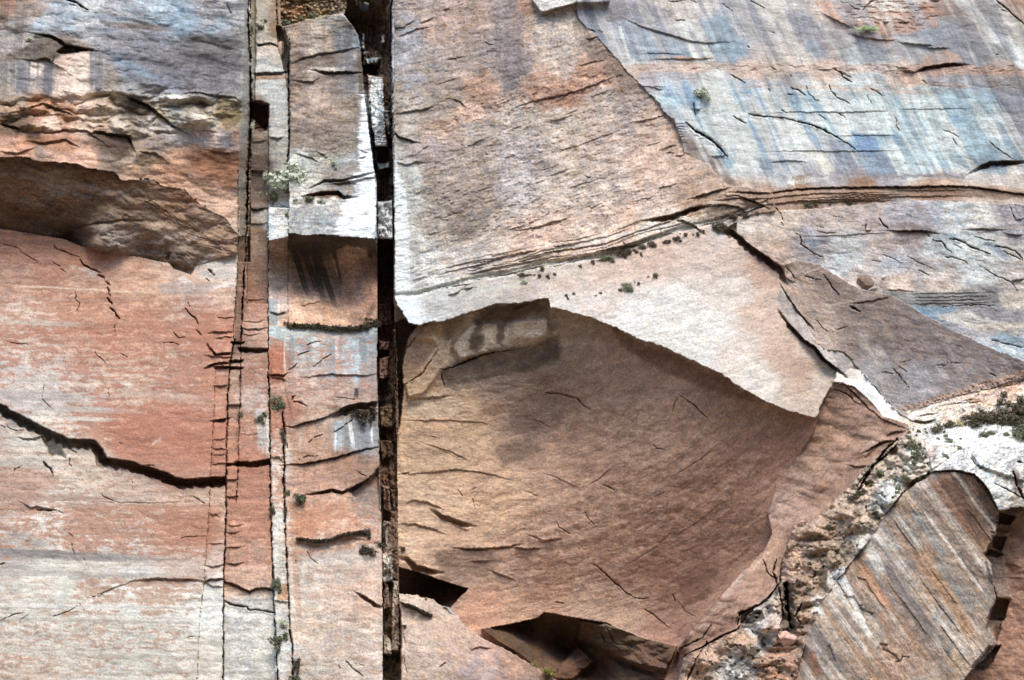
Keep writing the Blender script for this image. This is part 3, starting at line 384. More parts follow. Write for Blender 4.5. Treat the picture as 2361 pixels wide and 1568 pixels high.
# the narrow return face on its right edge
s_ = win([(545,-140),(580,600)], 2); xr = X[s_]; yr = Y[s_]; edge = np.interp(yr, [-140,0,60,150,235,300,392,600], [560,561,563,561,558,553,549,547])
k = ss(-1, 2.5, JX[s_]-edge)*_m('left_block fissure_slabs', s_)*(xr < 578); D[s_] -= (k*(xr-edge)*.10).astype(np.float32)
kk = (k*.6*(xr < np.interp(yr, [-140,62,235,400,600], [571,572,577,570,562])))[..., None]; COL[s_] = COL[s_]*(1-kk)+hx('aea498')*(1+.12*noise(X[s_]/1.6, Y[s_]/60, 66))[..., None]*kk  # the lit side face painted lighter
crack([(574,-140),(572,60),(576,150),(577,235),(576,300),(572,380),(570,450),(568,520)], 5.5, 2.4, .1)
crack(T(0,1,[(2285,0),(2280,300),(2285,500),(2265,620),(2270,800),(2255,900),(2240,1150),(2225,1568)]), 3.6, 1.7, .1)
crack(T(0,1,[(2195,0),(2197,560),(2193,800),(2185,1000),(2165,1300),(2150,1568)]), 1.5, .8, .1)
patch(T(0,1,[(2195,750),(2265,620),(2262,900),(2240,1100),(2222,1568),(2160,1568),(2185,1000)]), '8a6a58', .8, 1, None, .1)
# ================================================================== underside of the left overhang
B_ = 'left_overhang'
ledge(T(0,1,[(790,500),(900,480),(1050,460),(1200,450),(1400,470)]), 5, .5, 30, only=B_, taper=.9)
ledge(T(0,1,[(100,345),(240,375),(450,385),(640,400)]), 4, .35, 30, only=B_, taper=.9)
ledge(T(0,1,[(560,500),(700,520),(860,490),(980,475)]), 8, .6, 30, only=B_, taper=.9)
ledge(T(0,1,[(950,745),(1080,695),(1100,780)]), 10, .8, 20, only=B_)
ledge(T(0,1,[(1540,760),(1580,765),(1560,860)]), 12, .8, 20, only=B_)
block(T(0,1,[(770,520),(1100,480),(1500,500),(1900,700),(1750,900),(1560,860),(1300,800),(950,745),(760,710)]), .3, 16, B_, 90)
for y0 in range(0, 6):
    p = [(300+30*y0, 440+24*y0), (360+34*y0, 470+22*y0), (420+30*y0, 520+18*y0)]; crack(p, 2, .15, .8, B_)
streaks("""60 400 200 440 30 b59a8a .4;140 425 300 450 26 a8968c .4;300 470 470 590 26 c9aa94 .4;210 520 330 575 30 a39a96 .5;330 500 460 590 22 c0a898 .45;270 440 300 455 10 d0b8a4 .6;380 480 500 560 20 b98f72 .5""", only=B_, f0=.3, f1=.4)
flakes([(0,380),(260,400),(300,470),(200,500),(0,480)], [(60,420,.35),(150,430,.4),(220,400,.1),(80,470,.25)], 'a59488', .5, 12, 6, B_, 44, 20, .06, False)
# ================================================================== left lower wall
L_ = 'left_lower_wall'
flakes([(-170,520),(560,600),(540,784),(-170,784)], [(50,560,.2),(200,600,.3),(400,640,.1),(100,700,.62),(20,740,.45),(200,720,.72),(350,720,.85),(480,740,.85),(300,760,.55),(480,620,.05),(330,650,.15),(100,640,.4),(500,690,.3)], 'b5745a', .75, 18, 9, L_, 5, 30)
flakes([(-170,750),(560,750),(540,1120),(400,1130),(200,1010),(80,1000),(-170,930)], [(30,810,.62),(100,810,.6),(200,850,.74),(160,790,.4),(250,870,.45),(60,870,.3),(350,850,.6),(330,800,.4),(430,860,.85),(480,900,.8),(100,905,.08),(200,900,.3),(300,905,.3),(230,935,.8),(120,930,.1),(400,930,.5),(480,935,.55),(200,965,.7),(300,975,.6),(100,950,.1),(220,990,.9),(350,1000,.95),(480,1000,.97),(440,1070,.97),(350,1050,.9),(270,1030,.85),(130,970,.4)], 'b56f57', .8, 20, 8, L_, 12, 30)
flakes([(-170,950),(40,980),(160,1050),(260,1060),(400,1130),(520,1140),(510,1180),(-170,1180)], [(30,1080,.6),(70,1090,.65),(60,1040,.3),(160,1080,.3),(200,1130,.35),(120,1140,.55),(300,1130,.35),(400,1150,.4),(350,1090,.25),(480,1150,.35),(20,1160,.4),(480,1120,.2)], 'b5836d', .7, 16, 7, L_, 19, 24)
flakes([(-170,1165),(515,1165),(480,1290),(-170,1290)], [(20,1190,.15),(60,1200,.65),(20,1210,.5),(120,1225,.65),(40,1245,.3),(100,1195,.25),(180,1215,.9),(250,1200,.75),(220,1240,.97),(280,1255,.85),(300,1200,.7),(340,1230,.65),(400,1210,.8),(440,1200,.75),(430,1250,.7),(360,1268,.45),(100,1265,.15),(250,1275,.2),(400,1290,.35),(300,1295,.4),(470,1250,.85),(450,1290,.6)], 'b9795f', .85, 17, 8, L_, 26, 20)
flakes([(180,1330),(470,1330),(460,1420),(140,1420)], [(220,1360,.72),(200,1390,.4),(160,1370,.35),(280,1370,.5),(340,1360,.78),(370,1370,.7),(420,1370,.6),(340,1395,.7),(430,1400,.2),(260,1395,.45),(215,1400,.5),(300,1415,.1)], 'c08a70', .8, 14, 9, L_, 33, 14)
flakes([(-170,1330),(130,1330),(120,1420),(-170,1400)], [(20,1350,.35),(60,1380,.35),(100,1370,.35),(20,1395,.3)], 'c59c84', .6, 14, 8, L_, 36, 14)
flakes([(-170,1430),(470,1430),(450,1568),(-170,1568)], [(50,1470,.32),(220,1460,.5),(260,1465,.42),(20,1500,.4),(100,1460,.4),(160,1490,.3),(330,1455,.3),(370,1475,.42),(300,1480,.28),(215,1495,.5),(150,1530,.2),(60,1540,.4),(300,1540,.1),(420,1500,.1)], 'b9836c', .7, 13, 8, L_, 40, 20)
streaks("""-100 1270 470 1295 20 8f8a8c .8;-100 1268 260 1276 10 7f7a7c .6;-60 905 260 925 24 b0a8a9 .8;0 935 330 950 14 bfb8b8 .7;60 960 300 970 10 d9d2cc .7;-40 1318 480 1330 14 b4b0ac .7;0 1395 470 1404 12 d8dada .8;-40 1425 465 1440 10 b0aba6 .5;-60 1140 320 1155 16 a58575 .6;0 742 230 750 12 c9bcb4 .6;0 656 430 680 5 dbbfa8 .7;430 680 545 676 4 d9b79d .7;-80 1060 200 1070 30 c9c6bf .6;0 1010 150 1030 30 c9cbc4 .6;290 905 520 925 20 bda193 .5;-100 1490 450 1520 20 bdbab2 .5""", only=L_, f0=.3, f1=.4)
patches("e3dde0 410 642 445 647 440 652 412 655;e6e1e6 480 660 535 645 540 652 485 668;cfc5c2 450 625 545 588 545 640 460 640;d8d0c4 150 605 200 625 225 632 215 638 170 620;e6dfdb 272 877 300 885 305 890 292 893;cfc8c2 345 1025 370 1010 368 1020 352 1028;b3a2a0 360 655 500 655 470 680 370 675", .7, 3, L_, .6)
for p, wd, h in [
 (T(0,1,[(0,672),(60,690),(160,715),(200,740)]),2.2,.35),(T(0,1,[(190,745),(195,760),(270,800),(345,843)]),2,.3),
 (T(0,1,[(500,690),(505,715),(570,745),(640,775),(745,808)]),2.8,.5),(T(0,1,[(735,825),(780,880),(830,905),(925,945)]),4,.7),
 (T(0,1,[(895,965),(950,990),(965,1010)]),4.4,.7),(T(0,1,[(965,1020),(1015,1063)]),3.4,.6),(T(0,1,[(985,1080),(1010,1115),(1000,1140),(1018,1165)]),3.4,.6),
 (T(0,1,[(985,1180),(1010,1205),(1040,1240)]),4,.7),(T(0,1,[(1015,1270),(1065,1310),(1075,1340),(1110,1380)]),5,.9),(T(0,1,[(1065,1400),(1055,1450),(1065,1530)]),2,.4),
 (T(0,1,[(690,1120),(705,1165),(690,1190),(735,1230),(720,1280),(700,1300)]),1.8,.35),(T(0,1,[(470,830),(510,870),(560,890)]),1.8,.3),(T(0,1,[(555,905),(615,950)]),2,.3),
 (T(0,1,[(1725,1215),(1750,1258)]),2.4,.4),(T(0,1,[(1712,1275),(1750,1330),(1800,1365),(1830,1420)]),3.4,.7),(T(0,1,[(1805,1470),(1865,1530)]),2.4,.4),
 (T(0,1,[(1595,1485),(1640,1545),(1700,1545)]),2,.4),(T(0,1,[(1920,915),(1980,980)]),5,.8),(T(0,1,[(1905,1000),(1935,1022)]),2,.4),(T(0,1,[(2010,1362),(2165,1366)]),2.4,.5),
 (T(0,2,[(405,420),(385,540),(470,630)]),1.8,.35),(T(0,2,[(1003,440),(1003,530)]),1.6,.3),(T(0,2,[(1500,25),(1600,25),(1660,48)]),2,.35),(T(0,2,[(870,110),(975,215)]),1.4,.25),(T(0,2,[(1110,125),(1195,165)]),1.6,.3),
 (T(0,2,[(1100,945),(1130,955)]),1.6,.3),(T(0,2,[(120,1250),(135,1190),(200,1160)]),1.6,.25),(T(0,2,[(930,1410),(960,1445),(1045,1485)]),1.8,.35),(T(0,2,[(1785,1445),(1890,1510)]),1.8,.35),(T(0,2,[(1220,1290),(1222,1395)]),1.2,.2),
 (T(0,2,[(0,785),(50,810)]),2,.3),(T(0,2,[(40,770),(100,825),(160,838),(260,832)]),1.8,.3),(T(0,2,[(60,10),(110,30),(260,40)]),2,.3),
 (T(0,3,[(340,0),(440,0),(520,5),(575,25)]),3,.5),(T(0,3,[(660,290),(670,360),(690,440)]),1.6,.3),(T(0,3,[(775,440),(780,480)]),1.6,.3),(T(0,3,[(630,210),(668,245)]),1.5,.25),
 (T(0,3,[(0,1025),(100,970),(220,940)]),1.8,.35),(T(0,3,[(405,1025),(450,990),(620,940),(755,865)]),1.6,.3),(T(0,3,[(165,1060),(200,1000),(280,960)]),1.3,.2),(T(0,3,[(1665,265),(1700,245),(1900,242)]),1.8,.3),
 (T(0,3,[(850,805),(920,795),(950,775)]),2.2,.4),(T(0,3,[(1730,1175),(1790,1160)]),1.5,.2),(T(0,3,[(0,500),(45,495)]),4,.6)]:
    crack(p, wd, h*1.25, .7)
# stepped flake edge on that wall: a dark broad undercut
U1 = T(0,2,[(-300,450),(-80,560),(0,588),(60,605),(90,640),(190,680),(250,720),(330,760),(400,795),(480,835),(560,870),(640,905),(720,908),(870,912),(890,935),(940,985),(990,1078),(1060,1090),(1200,1112),(1300,1145),(1500,1205),(1640,1265),(1720,1280),(1850,1270),(1935,1262),(2080,1258)])
ledge(U1, 24, 4.6, 170, taper=0.0, only=L_)
ledge(T(0,2,[(150,895),(240,905),(320,900),(400,880),(480,860)]), 7, .9, 20, only=L_, back=.4)
block(T(0,2,[(380,890),(470,900),(560,1000),(600,1080),(520,1060),(470,1090),(440,990)]), -1.0, 9, L_)
block(T(0,2,[(880,1080),(1000,1100),(1060,1150),(930,1190),(885,1160)]), -.6, 3, L_)
crack(T(0,2,[(400,1120),(440,1170),(470,1190)]), 5, 1, .5); crack(T(0,2,[(460,1190),(490,1258)]), 3.5, .7)
crack(T(0,2,[(630,960),(660,1010),(705,1050)]), 2.4, .5); crack(T(0,2,[(640,1090),(635,1140),(655,1165)]), 3, .6); crack(T(0,2,[(1300,1160),(1420,1155)]), 2.5, .5)
U2 = T(0,3,[(860,802),(975,745),(1060,712),(1130,690),(1230,652),(1330,635),(1450,628),(1600,635),(1750,635),(1880,650)])
ledge(U2[:5], 2.2, .3, 40, taper=.4, only=L_); ledge(U2[4:], 5.5, .9, 60, taper=.3, only=L_)
ledge(T(0,2,[(200,1500),(280,1540),(350,1535),(430,1550),(520,1568)]), 4, .7, 30, only=L_)
ledge(T(0,2,[(780,1490),(1500,1500),(1900,1480)]), 2, .12, 40, only=L_)
# thin vertical joints
crack([(541,784),(538,790),(530,844),(525,909),(522,1034),(521,1176),(516,1326),(515,1451),(514,1700)], 3.0, 1.3, .0)
crack(T(0,2,[(2220,0),(2215,500),(2200,900),(2190,1300),(2180,1500)]), 2.4, 1.0, .1)
crack([(497,844),(494,924),(487,1059),(482,1176),(475,1276),(471,1338),(461,1426),(454,1568),(452,1700)], 1.7, .45, .1)
block([(498,844),(532,844),(522,1034),(519,1330),(514,1700),(452,1700),(461,1426),(471,1338),(482,1176),(487,1059)], -.22, 1.5, 'left_lower_wall')
for p, wd, h in [([(484,799),(497,814),(532,813)],7,1.4),([(478,820),(500,821),(532,824)],4,.9),([(477,846),(494,836),(515,834),(531,836)],6,1.3),([(498,843),(531,844)],9,1.6),([(486,812),(499,815)],3,.6),([(497,890),(527,887)],4,.8),([(494,968),(523,964)],8,1.6),([(492,1014),(522,1011)],2,.5),([(491,1033),(521,1036)],2.6,.6),([(490,1049),(520,1047)],2,.4),([(488,1071),(505,1067),(521,1069)],2.6,.5),([(485,766),(534,763)],4,.9),([(500,779),(520,775),(533,777)],3,.6),([(482,1185),(500,1186),(503,1189)],3,.6),([(476,1304),(490,1306),(516,1302)],3,.7),([(472,1340),(483,1334),(515,1334)],5.5,1.1),([(473,1342),(490,1350),(515,1353)],3.4,.7),([(483,1254),(515,1252)],2,.4)]:
    ledge(p, wd, h, 14, taper=.1)
for y, hh in [(788,1.6),(830,1.8),(846,1.4),(934,.8),(1068,1.6),(1106,.9),(1145,.8)]:
    x0 = np.interp(y, [784,844,909,1034,1176], [534,530,525,522,521])+3; ledge([(x0, y), (x0+22, y-1)], 7 if hh > 1 else 3, hh, 16, taper=0)
# ================================================================== slabs between
F_ = 'fissure_slabs'
crack([(640,60),(638,25),(637,-140)], 3, 1.0, .1); crack([(667,90),(666,200),(667,330),(660,420),(618,470)][:4], 3.2, 1.5, .2)
block([(637,60),(648,62),(664,105),(667,170),(666,240),(660,180),(655,160),(640,100)], -1.1, 3, None); patch([(637,60),(648,62),(664,105),(667,180),(655,160),(640,110)], '7d6656', .8, 2, F_, .3)
ledge([(590,168),(640,166),(656,165)], 8, 1.3, 24, only=F_, taper=0); patch([(586,172),(656,171),(662,182),(590,184)], 'b57a58', .7, 2, F_, .4)
ledge([(618,316),(640,318),(654,315)], 5, .9, 24, only=F_); crack([(594,104),(625,100),(640,108)], 4, .9); ledge([(588,100),(615,103),(636,102)], 4, .8, 16, only=F_)
block([(578,-140),(588,-140),(590,120),(587,235),(578,235)], -1.2, 2, F_)
block([(577,236),(600,232),(620,241),(619,470),(616,700),(570,700),(572,380)], -1.5, 2, F_)
patch([(579,240),(618,242),(618,300),(600,305),(585,290),(579,285)], '6a4636', .9, 2, F_, .4); block([(578,238),(618,243),(619,285),(612,300),(600,290),(578,270)], -1.8, 5, F_)
crack([(577,300),(590,297),(617,290)], 2.5, .6); ledge([(578,330),(616,322)], 2.5, .4, 20, only=F_); ledge([(578,392),(614,396)], 4, .8, 20, only=F_, taper=0)
block([(560,540),(616,540),(616,560),(612,600),(556,590)], .0, 2)
for y, x0, x1, wd, h in [(480,575,616,4,1.0),(515,572,615,3,.6),(690,556,613,2,.4),(740,552,612,2,.4),(757,553,612,3,.8),(770,552,600,2,.4),(1000,552,600,1.6,.2),(1210,522,560,2,.5),(1228,525,550,3,.6),(1260,520,556,3,.6),(1298,520,560,3.2,.8)]:
    ledge([(x0, y), ((x0+x1)/2, y+2), (x1, y-1)], wd, h, 16, taper=.3, only=F_)
ledge([(556,801),(590,802),(618,803)], 12, 2.0, 40, only=F_, taper=0)
ledge([(550,1063),(580,1064),(622,1058)], 14, 2.3, 60, only=F_, taper=0)
ledge(T(1,3,[(-300,650),(-240,665),(-180,690),(-130,715),(-60,745),(0,718),(90,712),(180,730)]), 6, 1.2, 40, only=F_, taper=0)
crack(T(1,3,[(-290,830),(-240,870),(-160,885),(-80,890),(-70,920),(0,918),(100,935),(168,950)]), 3.4, .9, .1)
flakes([(550,1120),(622,1120),(632,1300),(520,1300),(520,1160)], [(580,1080,.7),(590,1150,.8),(600,1200,.85),(560,1230,.6),(590,1260,.4),(590,1300,.5),(560,1180,.6)], 'bd7a60', .75, 13, 8, F_, 50, 10)
flakes([(555,820),(616,820),(622,1060),(550,1060)], [(590,860,.6),(580,920,.2),(600,1000,.75),(570,980,.5),(600,1040,.6)], 'b8755c', .75, 13, 8, F_, 52, 10)
flakes([(550,600),(616,690),(616,800),(550,800)], [(590,720,.6),(590,780,.4)], 'b9765d', .6, 13, 6, F_, 53, 10)
streaks("600 940 606 1050 22 c3c8cc .7;618 960 618 1060 8 e0e2e4 .7", only=F_)
# middle column
Mc = 'middle_column'
crack([(667,90),(667,200),(669,330)], 2.0, .8, .1)
ledge([(672,146),(700,132),(740,122),(770,119),(800,114),(832,108)], 6, .8, 40, only=Mc)
ledge([(720,160),(760,166),(800,164),(835,166)], 7, 1.1, 26, only=Mc); ledge([(675,185),(720,188),(735,180)], 5, .6, 24, only=Mc)
streaks("600 0 600 1 1 000000 0;675 150 800 120 22 7a695e .6;680 175 830 165 16 6d5d54 .55;720 157 800 160 7 d0c6bd .8;700 290 830 284 16 85705f .4;740 285 830 280 8 6a5548 .6;780 62 790 230 22 7d7d84 .75;806 80 812 150 20 9aa2b0 .6;726 40 730 140 18 c9beb6 .4;676 320 850 305 16 857468 .45", only=Mc, f0=.25, f1=.35)
streaks("792 70 796 225 34 7a7a80 .6;742 170 742 260 36 c9b0a2 .4;722 170 724 280 22 cbb7aa .4", only=Mc)
for p, wd, h in [([(678,352),(700,358),(720,364),(738,375)],4,.6),([(728,350),(745,356),(755,366)],2.6,.4),([(829,365),(845,360)],3,.5),([(830,345),(850,352)],2.5,.4)]: ledge(p, wd, h, 18, only=Mc)
ledge([(715,432),(745,415),(790,412),(830,402),(866,396)], 7, 1.0, 22, only=Mc); ledge([(700,450),(740,442),(780,440),(792,450),(820,452)], 10, 1.5, 20, only=Mc); ledge([(760,425),(810,418),(850,408),(868,408)], 5, .9, 14, only=Mc)
patches("6b4a36 700 448 740 440 775 436 790 446 795 455 750 458 710 456;6f6058 760 420 830 404 866 396 866 418 810 425 770 432", .8, 2, Mc, .4)
patch([(660,462),(700,466),(780,458),(770,470),(700,474),(640,482),(620,480),(622,470)], 'eee9e4', .8, 4, Mc)
block([(620,482),(664,478),(664,547),(616,557)], .4, 1.2, Mc); crack([(664,480),(664,545)], 1.4, .6, .1); crack([(664,480),(645,472)], 2, .3)
patch([(617,485),(630,484),(634,505),(640,540),(617,552)], 'd5e3f0', .7, 3, Mc)
streaks("700 480 860 474 8 a2a8b0 .3;673 500 790 505 20 b0b4b8 .4;690 484 800 500 22 8f9398 .4;670 525 770 530 14 bfc4c8 .5", only=Mc, f0=.3, f1=.3)
patches('7f7068 672 140 740 128 830 112 834 130 760 150 690 160;86776d 680 180 760 172 836 172 836 190 700 198;8a7b72 672 285 760 275 850 282 850 300 740 306 680 305;95877d 700 315 850 318 850 345 760 350 690 335;8f837b 740 395 840 375 860 390 800 412 740 420;c4b6aa 720 154 800 158 800 165 720 164', .7, 6, Mc, 1, .5)
streaks('700 60 706 140 16 9a8880 .6;745 45 750 130 10 8d7d76 .5;800 60 812 240 22 6f6e76 .8;828 110 836 260 12 5f5650 .8;770 165 774 260 24 85776f .6;820 260 828 400 10 77706c .6', only=Mc)
# sky glare on the wet column edge, painted as a blue-white sheet
WET_SHEEN = [[(788,472),(800,460),(830,440),(868,425),(868,548),(770,542),(775,520),(785,500)],[(829,217),(845,205),(852,214),(856,245),(858,280),(860,300),(866,390),(868,425),(820,430),(800,410),(830,395),(826,340),(832,270)]]
WET_SHEEN.append([(848,172),(882,178),(886,245),(886,300),(892,336),(866,338),(866,410),(858,300),(852,240)])
block([(846,172),(884,178),(886,245),(888,300),(894,338),(866,338),(850,250)], 5.2, 3, 'dark_chimney')
for p in WET_SHEEN:
    s_ = win(p, 20); q = sdf(WX[s_]*.7+X[s_]*.3, Y[s_], p); n = fbma(X[s_]/40, Y[s_]/3.2, 71, 4, .6)
    k = ss(-5, 7, q+14*n)*_m('middle_column dark_chimney', s_); kk = (k*(.96-.8*ss(.05, .3, -n)))[..., None]; COL[s_] = COL[s_]*(1-kk)+np.array([.93, .96, 1.03])*kk; WET[s_] = np.maximum(WET[s_], k)
    D[s_] += .05*n*k
# sheltered face under the lip
S_ = 'sheltered_face'
patch([(664,535),(870,545),(870,590),(850,572),(800,570),(770,580),(735,590),(700,580),(664,572)], '4e4137', .9, 4, S_, 1, .5)  # shade right under the lip painted into the colour
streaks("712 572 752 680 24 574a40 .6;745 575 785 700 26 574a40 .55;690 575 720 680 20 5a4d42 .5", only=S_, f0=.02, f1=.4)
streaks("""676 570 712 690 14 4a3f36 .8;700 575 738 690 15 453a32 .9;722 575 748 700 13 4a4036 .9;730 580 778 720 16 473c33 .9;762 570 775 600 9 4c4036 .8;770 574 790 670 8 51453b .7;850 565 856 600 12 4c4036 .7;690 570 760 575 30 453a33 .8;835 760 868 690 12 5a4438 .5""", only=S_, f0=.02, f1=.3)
ledge([(690,705),(720,698),(745,694)], 4, .5, 16, only=S_); crack([(664,545),(664,755)], 1.3, .5, .1); ledge([(620,718),(640,722),(662,719)], 6, .7, 10, only=S_)
streaks("630 690 632 752 20 aab4bd .9;644 692 642 750 6 d9dee0 .7;622 690 622 750 6 a0a9b3 .6", only=S_, f0=.04, f1=.04)
# lower column
K_ = 'lower_column'
streaks("""636 770 636 800 34 b6c3cb .7;672 772 672 850 12 7f8fa0 .6;690 770 692 860 22 aeb9bf .6;712 772 712 880 14 8d9ca8 .5;730 770 730 850 16 c2cbd0 .7;752 775 752 880 10 9ba5b0 .5;768 780 764 900 16 8798ad .8;778 775 776 830 8 d5dde3 .8;800 770 802 850 18 a9b6c4 .6;820 780 822 910 16 b5c6d9 .8;838 775 840 850 16 8791a0 .7;856 770 858 930 12 8a8f9c .5;822 895 822 920 10 3f3e40 .8
;655 785 657 870 4 e0e6ea .7;780 970 778 1050 22 b0bccb .9;806 970 816 1040 10 dfe6ec .8;830 965 838 1040 34 8d919c .8;856 975 858 1030 6 d9e1e8 .8;792 975 790 1040 8 98a5b8 .6;700 975 690 1040 8 c4c0bd .3;775 985 772 1050 4 e6ecf0 .8;622 1000 624 1060 8 d9e2ea .8;625 1130 628 1180 10 c9cfd4 .5""", only=K_, f0=.03, f1=.35)
flakes([(622,775),(655,785),(655,880),(622,880)], [(636,810,.85),(636,840,.8),(640,870,.55)], 'b3694e', .8, 10, 7, K_, 60, 8)
flakes([(660,770),(870,770),(870,960),(660,960)], [(700,850,.35),(680,880,.5),(770,835,.6),(780,870,.5),(760,860,.4),(850,830,.1),(680,955,.85),(690,945,.8),(720,920,.3),(820,920,.1)], 'b87a66', .65, 12, 7, K_, 61, 12)
flakes([(622,955),(655,955),(655,1180),(622,1180)], [(640,980,.5),(640,1020,.55),(635,1100,.3),(630,1150,.5)], 'b87055', .7, 10, 7, K_, 62, 8)
flakes([(655,1160),(870,1160),(880,1250),(660,1300)], [(680,1190,.6),(700,1210,.9),(740,1220,.6),(800,1200,.6),(720,1190,.7),(840,1180,.4),(760,1170,.7),(690,1250,.5),(780,1215,.4)], 'c27c5c', .7, 13, 8, K_, 63, 12)
flakes([(660,1300),(880,1300),(880,1568),(660,1568)], [(820,1330,.6),(790,1400,.2),(730,1350,.5),(680,1400,.3),(700,1500,.25),(840,1400,.55),(760,1450,.2),(860,1470,.4),(690,1350,.3)], 'cba08a', .6, 20, 13, K_, 64, 12)
pits([(720,1370),(870,1400),(850,1500),(680,1520)], .5, .05, 4, 65, 'a08474', 1.4)
streaks("680 1270 690 1450 16 c59278 .5;664 1240 672 1400 10 d0b8a8 .5;690 1290 850 1262 18 b7aaa4 .5", only=K_)
ledge([(700,870),(725,866),(770,862),(815,864),(850,866),(869,862)], 3, .8, 26, only=K_)
for p, wd, h in [([(772,916),(800,919),(830,922)],2,.2),(T(1,2,[(330,550),(340,525),(360,520)]),4,.7),(T(1,2,[(340,570),(400,575),(475,610)]),3,.6),(T(1,2,[(370,150),(420,125),(490,105)]),2.4,.5),(T(1,2,[(520,255),(600,190),(660,150),(700,130)]),2,.4),(T(1,2,[(300,280),(350,250),(380,210)]),2.2,.4),(T(1,2,[(470,50),(540,20),(600,15)]),2.6,.5),(T(1,2,[(390,1110),(470,1075),(570,1070)]),2.2,.4),(T(1,2,[(480,950),(540,900),(620,870)]),2,.4),(T(1,2,[(720,850),(790,810),(860,760),(885,735)]),3,.6),(T(1,2,[(930,1210),(970,1240),(1020,1260)]),2,.3),(T(1,3,[(470,380),(500,440),(575,500)]),1.8,.3),(T(1,3,[(830,1395),(870,1440),(930,1490),(985,1530)]),2.6,.5),(T(1,3,[(370,440),(370,500)]),2,.3),(T(1,3,[(755,1430),(780,1470)]),1.6,.3),(T(1,3,[(900,1410),(1000,1440)]),1.6,.3)]: crack(p, wd, h*1.2, .7)
ledge(T(1,2,[(120,320),(180,315),(240,320),(290,308)]), 6, 1.0, 20, only=K_)
ledge(T(1,2,[(280,800),(350,792),(430,765),(500,745),(590,725),(680,695),(720,690)]), 4, 1.1, 60, only=K_, taper=.6)
ledge([(768,952),(785,942),(800,934),(820,930),(845,928),(872,925)], 22, 3.2, 46, only=K_+' dark_chimney', taper=.5)
ledge(T(1,2,[(270,1148),(400,1140),(520,1125),(640,1100),(720,1085),(800,1062),(930,1015),(1140,985)]), 4.5, 1.2, 60, only=K_, taper=.5)
ledge(T(1,2,[(460,1425),(560,1400),(700,1373),(790,1390),(880,1365),(960,1320),(1060,1250),(1130,1225)]), 8, 2.0, 60, only=K_+' dark_chimney', taper=.75)
block([(800,1130),(850,1110),(872,1080),(878,1180),(860,1175),(830,1160)], -.8, 8, K_)
crack([(619,860),(618,700),(619,580),(617,480)], 1.8, 1.3, .0); crack([(619,860),(622,960),(624,1176),(632,1400),(640,1568)], 3.2, 1.4, .0)
crack(T(1,2,[(245,670),(250,760),(265,860),(255,1000),(262,1150),(255,1300),(265,1568)]), 4.2, 1.5, .1)
crack(T(1,3,[(265,0),(270,250),(280,380),(290,620),(305,900),(315,1150),(335,1250),(342,1568)]), 3.4, 1.3, .0)
ledge([(622,1052),(632,1054),(645,1052),(650,1062)], 4, .8, 12, only=K_); block(T(1,3,[(180,675),(290,670),(300,850),(185,835)]), .0, 2)
patch(T(1,3,[(210,690),(290,672),(296,830),(190,830)]), 'c08a63', .8, 1.5, K_, .3); ledge(T(1,3,[(185,835),(240,838),(298,850)]), 3, .6, 8, only=K_, taper=0)
patch(T(1,3,[(180,850),(300,855),(310,930),(250,980),(180,940)]), 'd6cfca', .6, 2, K_, .3)
ledge(T(1,3,[(950,762),(1000,785),(1060,830),(1110,865),(1165,890)]), 9, 1.5, 30, only=K_, taper=.35)
ledge(T(1,3,[(385,268),(480,285),(560,292),(660,280),(740,250),(800,230),(880,215),(970,212)]), 3.5, .9, 30, only=K_)
ledge(T(1,3,[(770,245),(850,250),(950,258),(1010,280)]), 2.5, .5, 12, only=K_)
ledge([(620,868),(650,872),(664,880)], 3, .6, 10, only=K_); 
# ================================================================== dark chimney: wedged blocks, with wet sheen and glints painted pale blue
H_ = 'dark_chimney'
for p, dh, c in [([(833,120),(870,118),(872,150),(838,152)],2,'4a3c32'),    ([(877,252),(896,256),(899,310),(898,316),(890,300),(888,280),(878,268)],3.2,'dbe6fa'),([(866,340),(888,338),(898,390),(895,402),(868,400)],1.2,'4d4038'),([(869,376),(895,374),(897,386),(870,392)],3.4,'d3dff5'),
    ([(878,84),(886,84),(887,100),(879,98)],3,'dbe5f6'),([(834,74),(841,80),(842,116),(835,112)],3,'c9d6ee'),([(838,4),(852,8),(850,24),(838,22)],3,'aebbd4'),([(842,136),(876,134),(872,146),(846,148)],3,'c4d0e6'),([(870,466),(904,463),(906,551),(870,550)],6.8,'eef3fd'),([(871,700),(903,700),(903,750),(872,752)],2.4,'6a5147'),([(874,785),(898,788),(897,808),(874,806)],3,'9a746b'),([(874,826),(896,822),(894,870),(875,874)],3.6,'a57f78'),([(876,938),(905,936),(905,984),(878,984)],3,'8a7258'),
    ([(876,1015),(905,1016),(908,1050),(880,1060)],1.5,'7a5c4a'),([(882,1120),(898,1122),(900,1180),(884,1172)],3,'94705f'),([(884,1200),(900,1205),(904,1280),(888,1350),(880,1340),(880,1290)],3,'a8968a'),([(880,1278),(903,1276),(904,1340),(882,1342)],3.4,'c7c0ba'),([(882,1345),(895,1345),(898,1400),(884,1405)],3.2,'b08f84'),
    ([(906,1340),(918,1340),(920,1410),(922,1500),(904,1500),(903,1420)],3.6,'b5a499'),([(882,1460),(900,1475),(905,1510),(884,1508)],3.4,'d5ccc5'),([(890,1000),(906,1000),(908,1080),(912,1170),(906,1176),(898,1100)],1.2,'6a5142'),([(899,1180),(915,1176),(917,1290),(918,1338),(905,1330)],1.0,'6e5546')]:
    block(p, dh*.62 if dh < 5 else dh, 2.6, H_); patch(p, c, .85, 3.0, H_, 1, .4)
    if c[0] in 'cde' and c[1] in '4def': s_ = win(p, 6); WET[s_] = np.maximum(WET[s_], ss(-2, 2, sdf(WX[s_], WY[s_], p)))
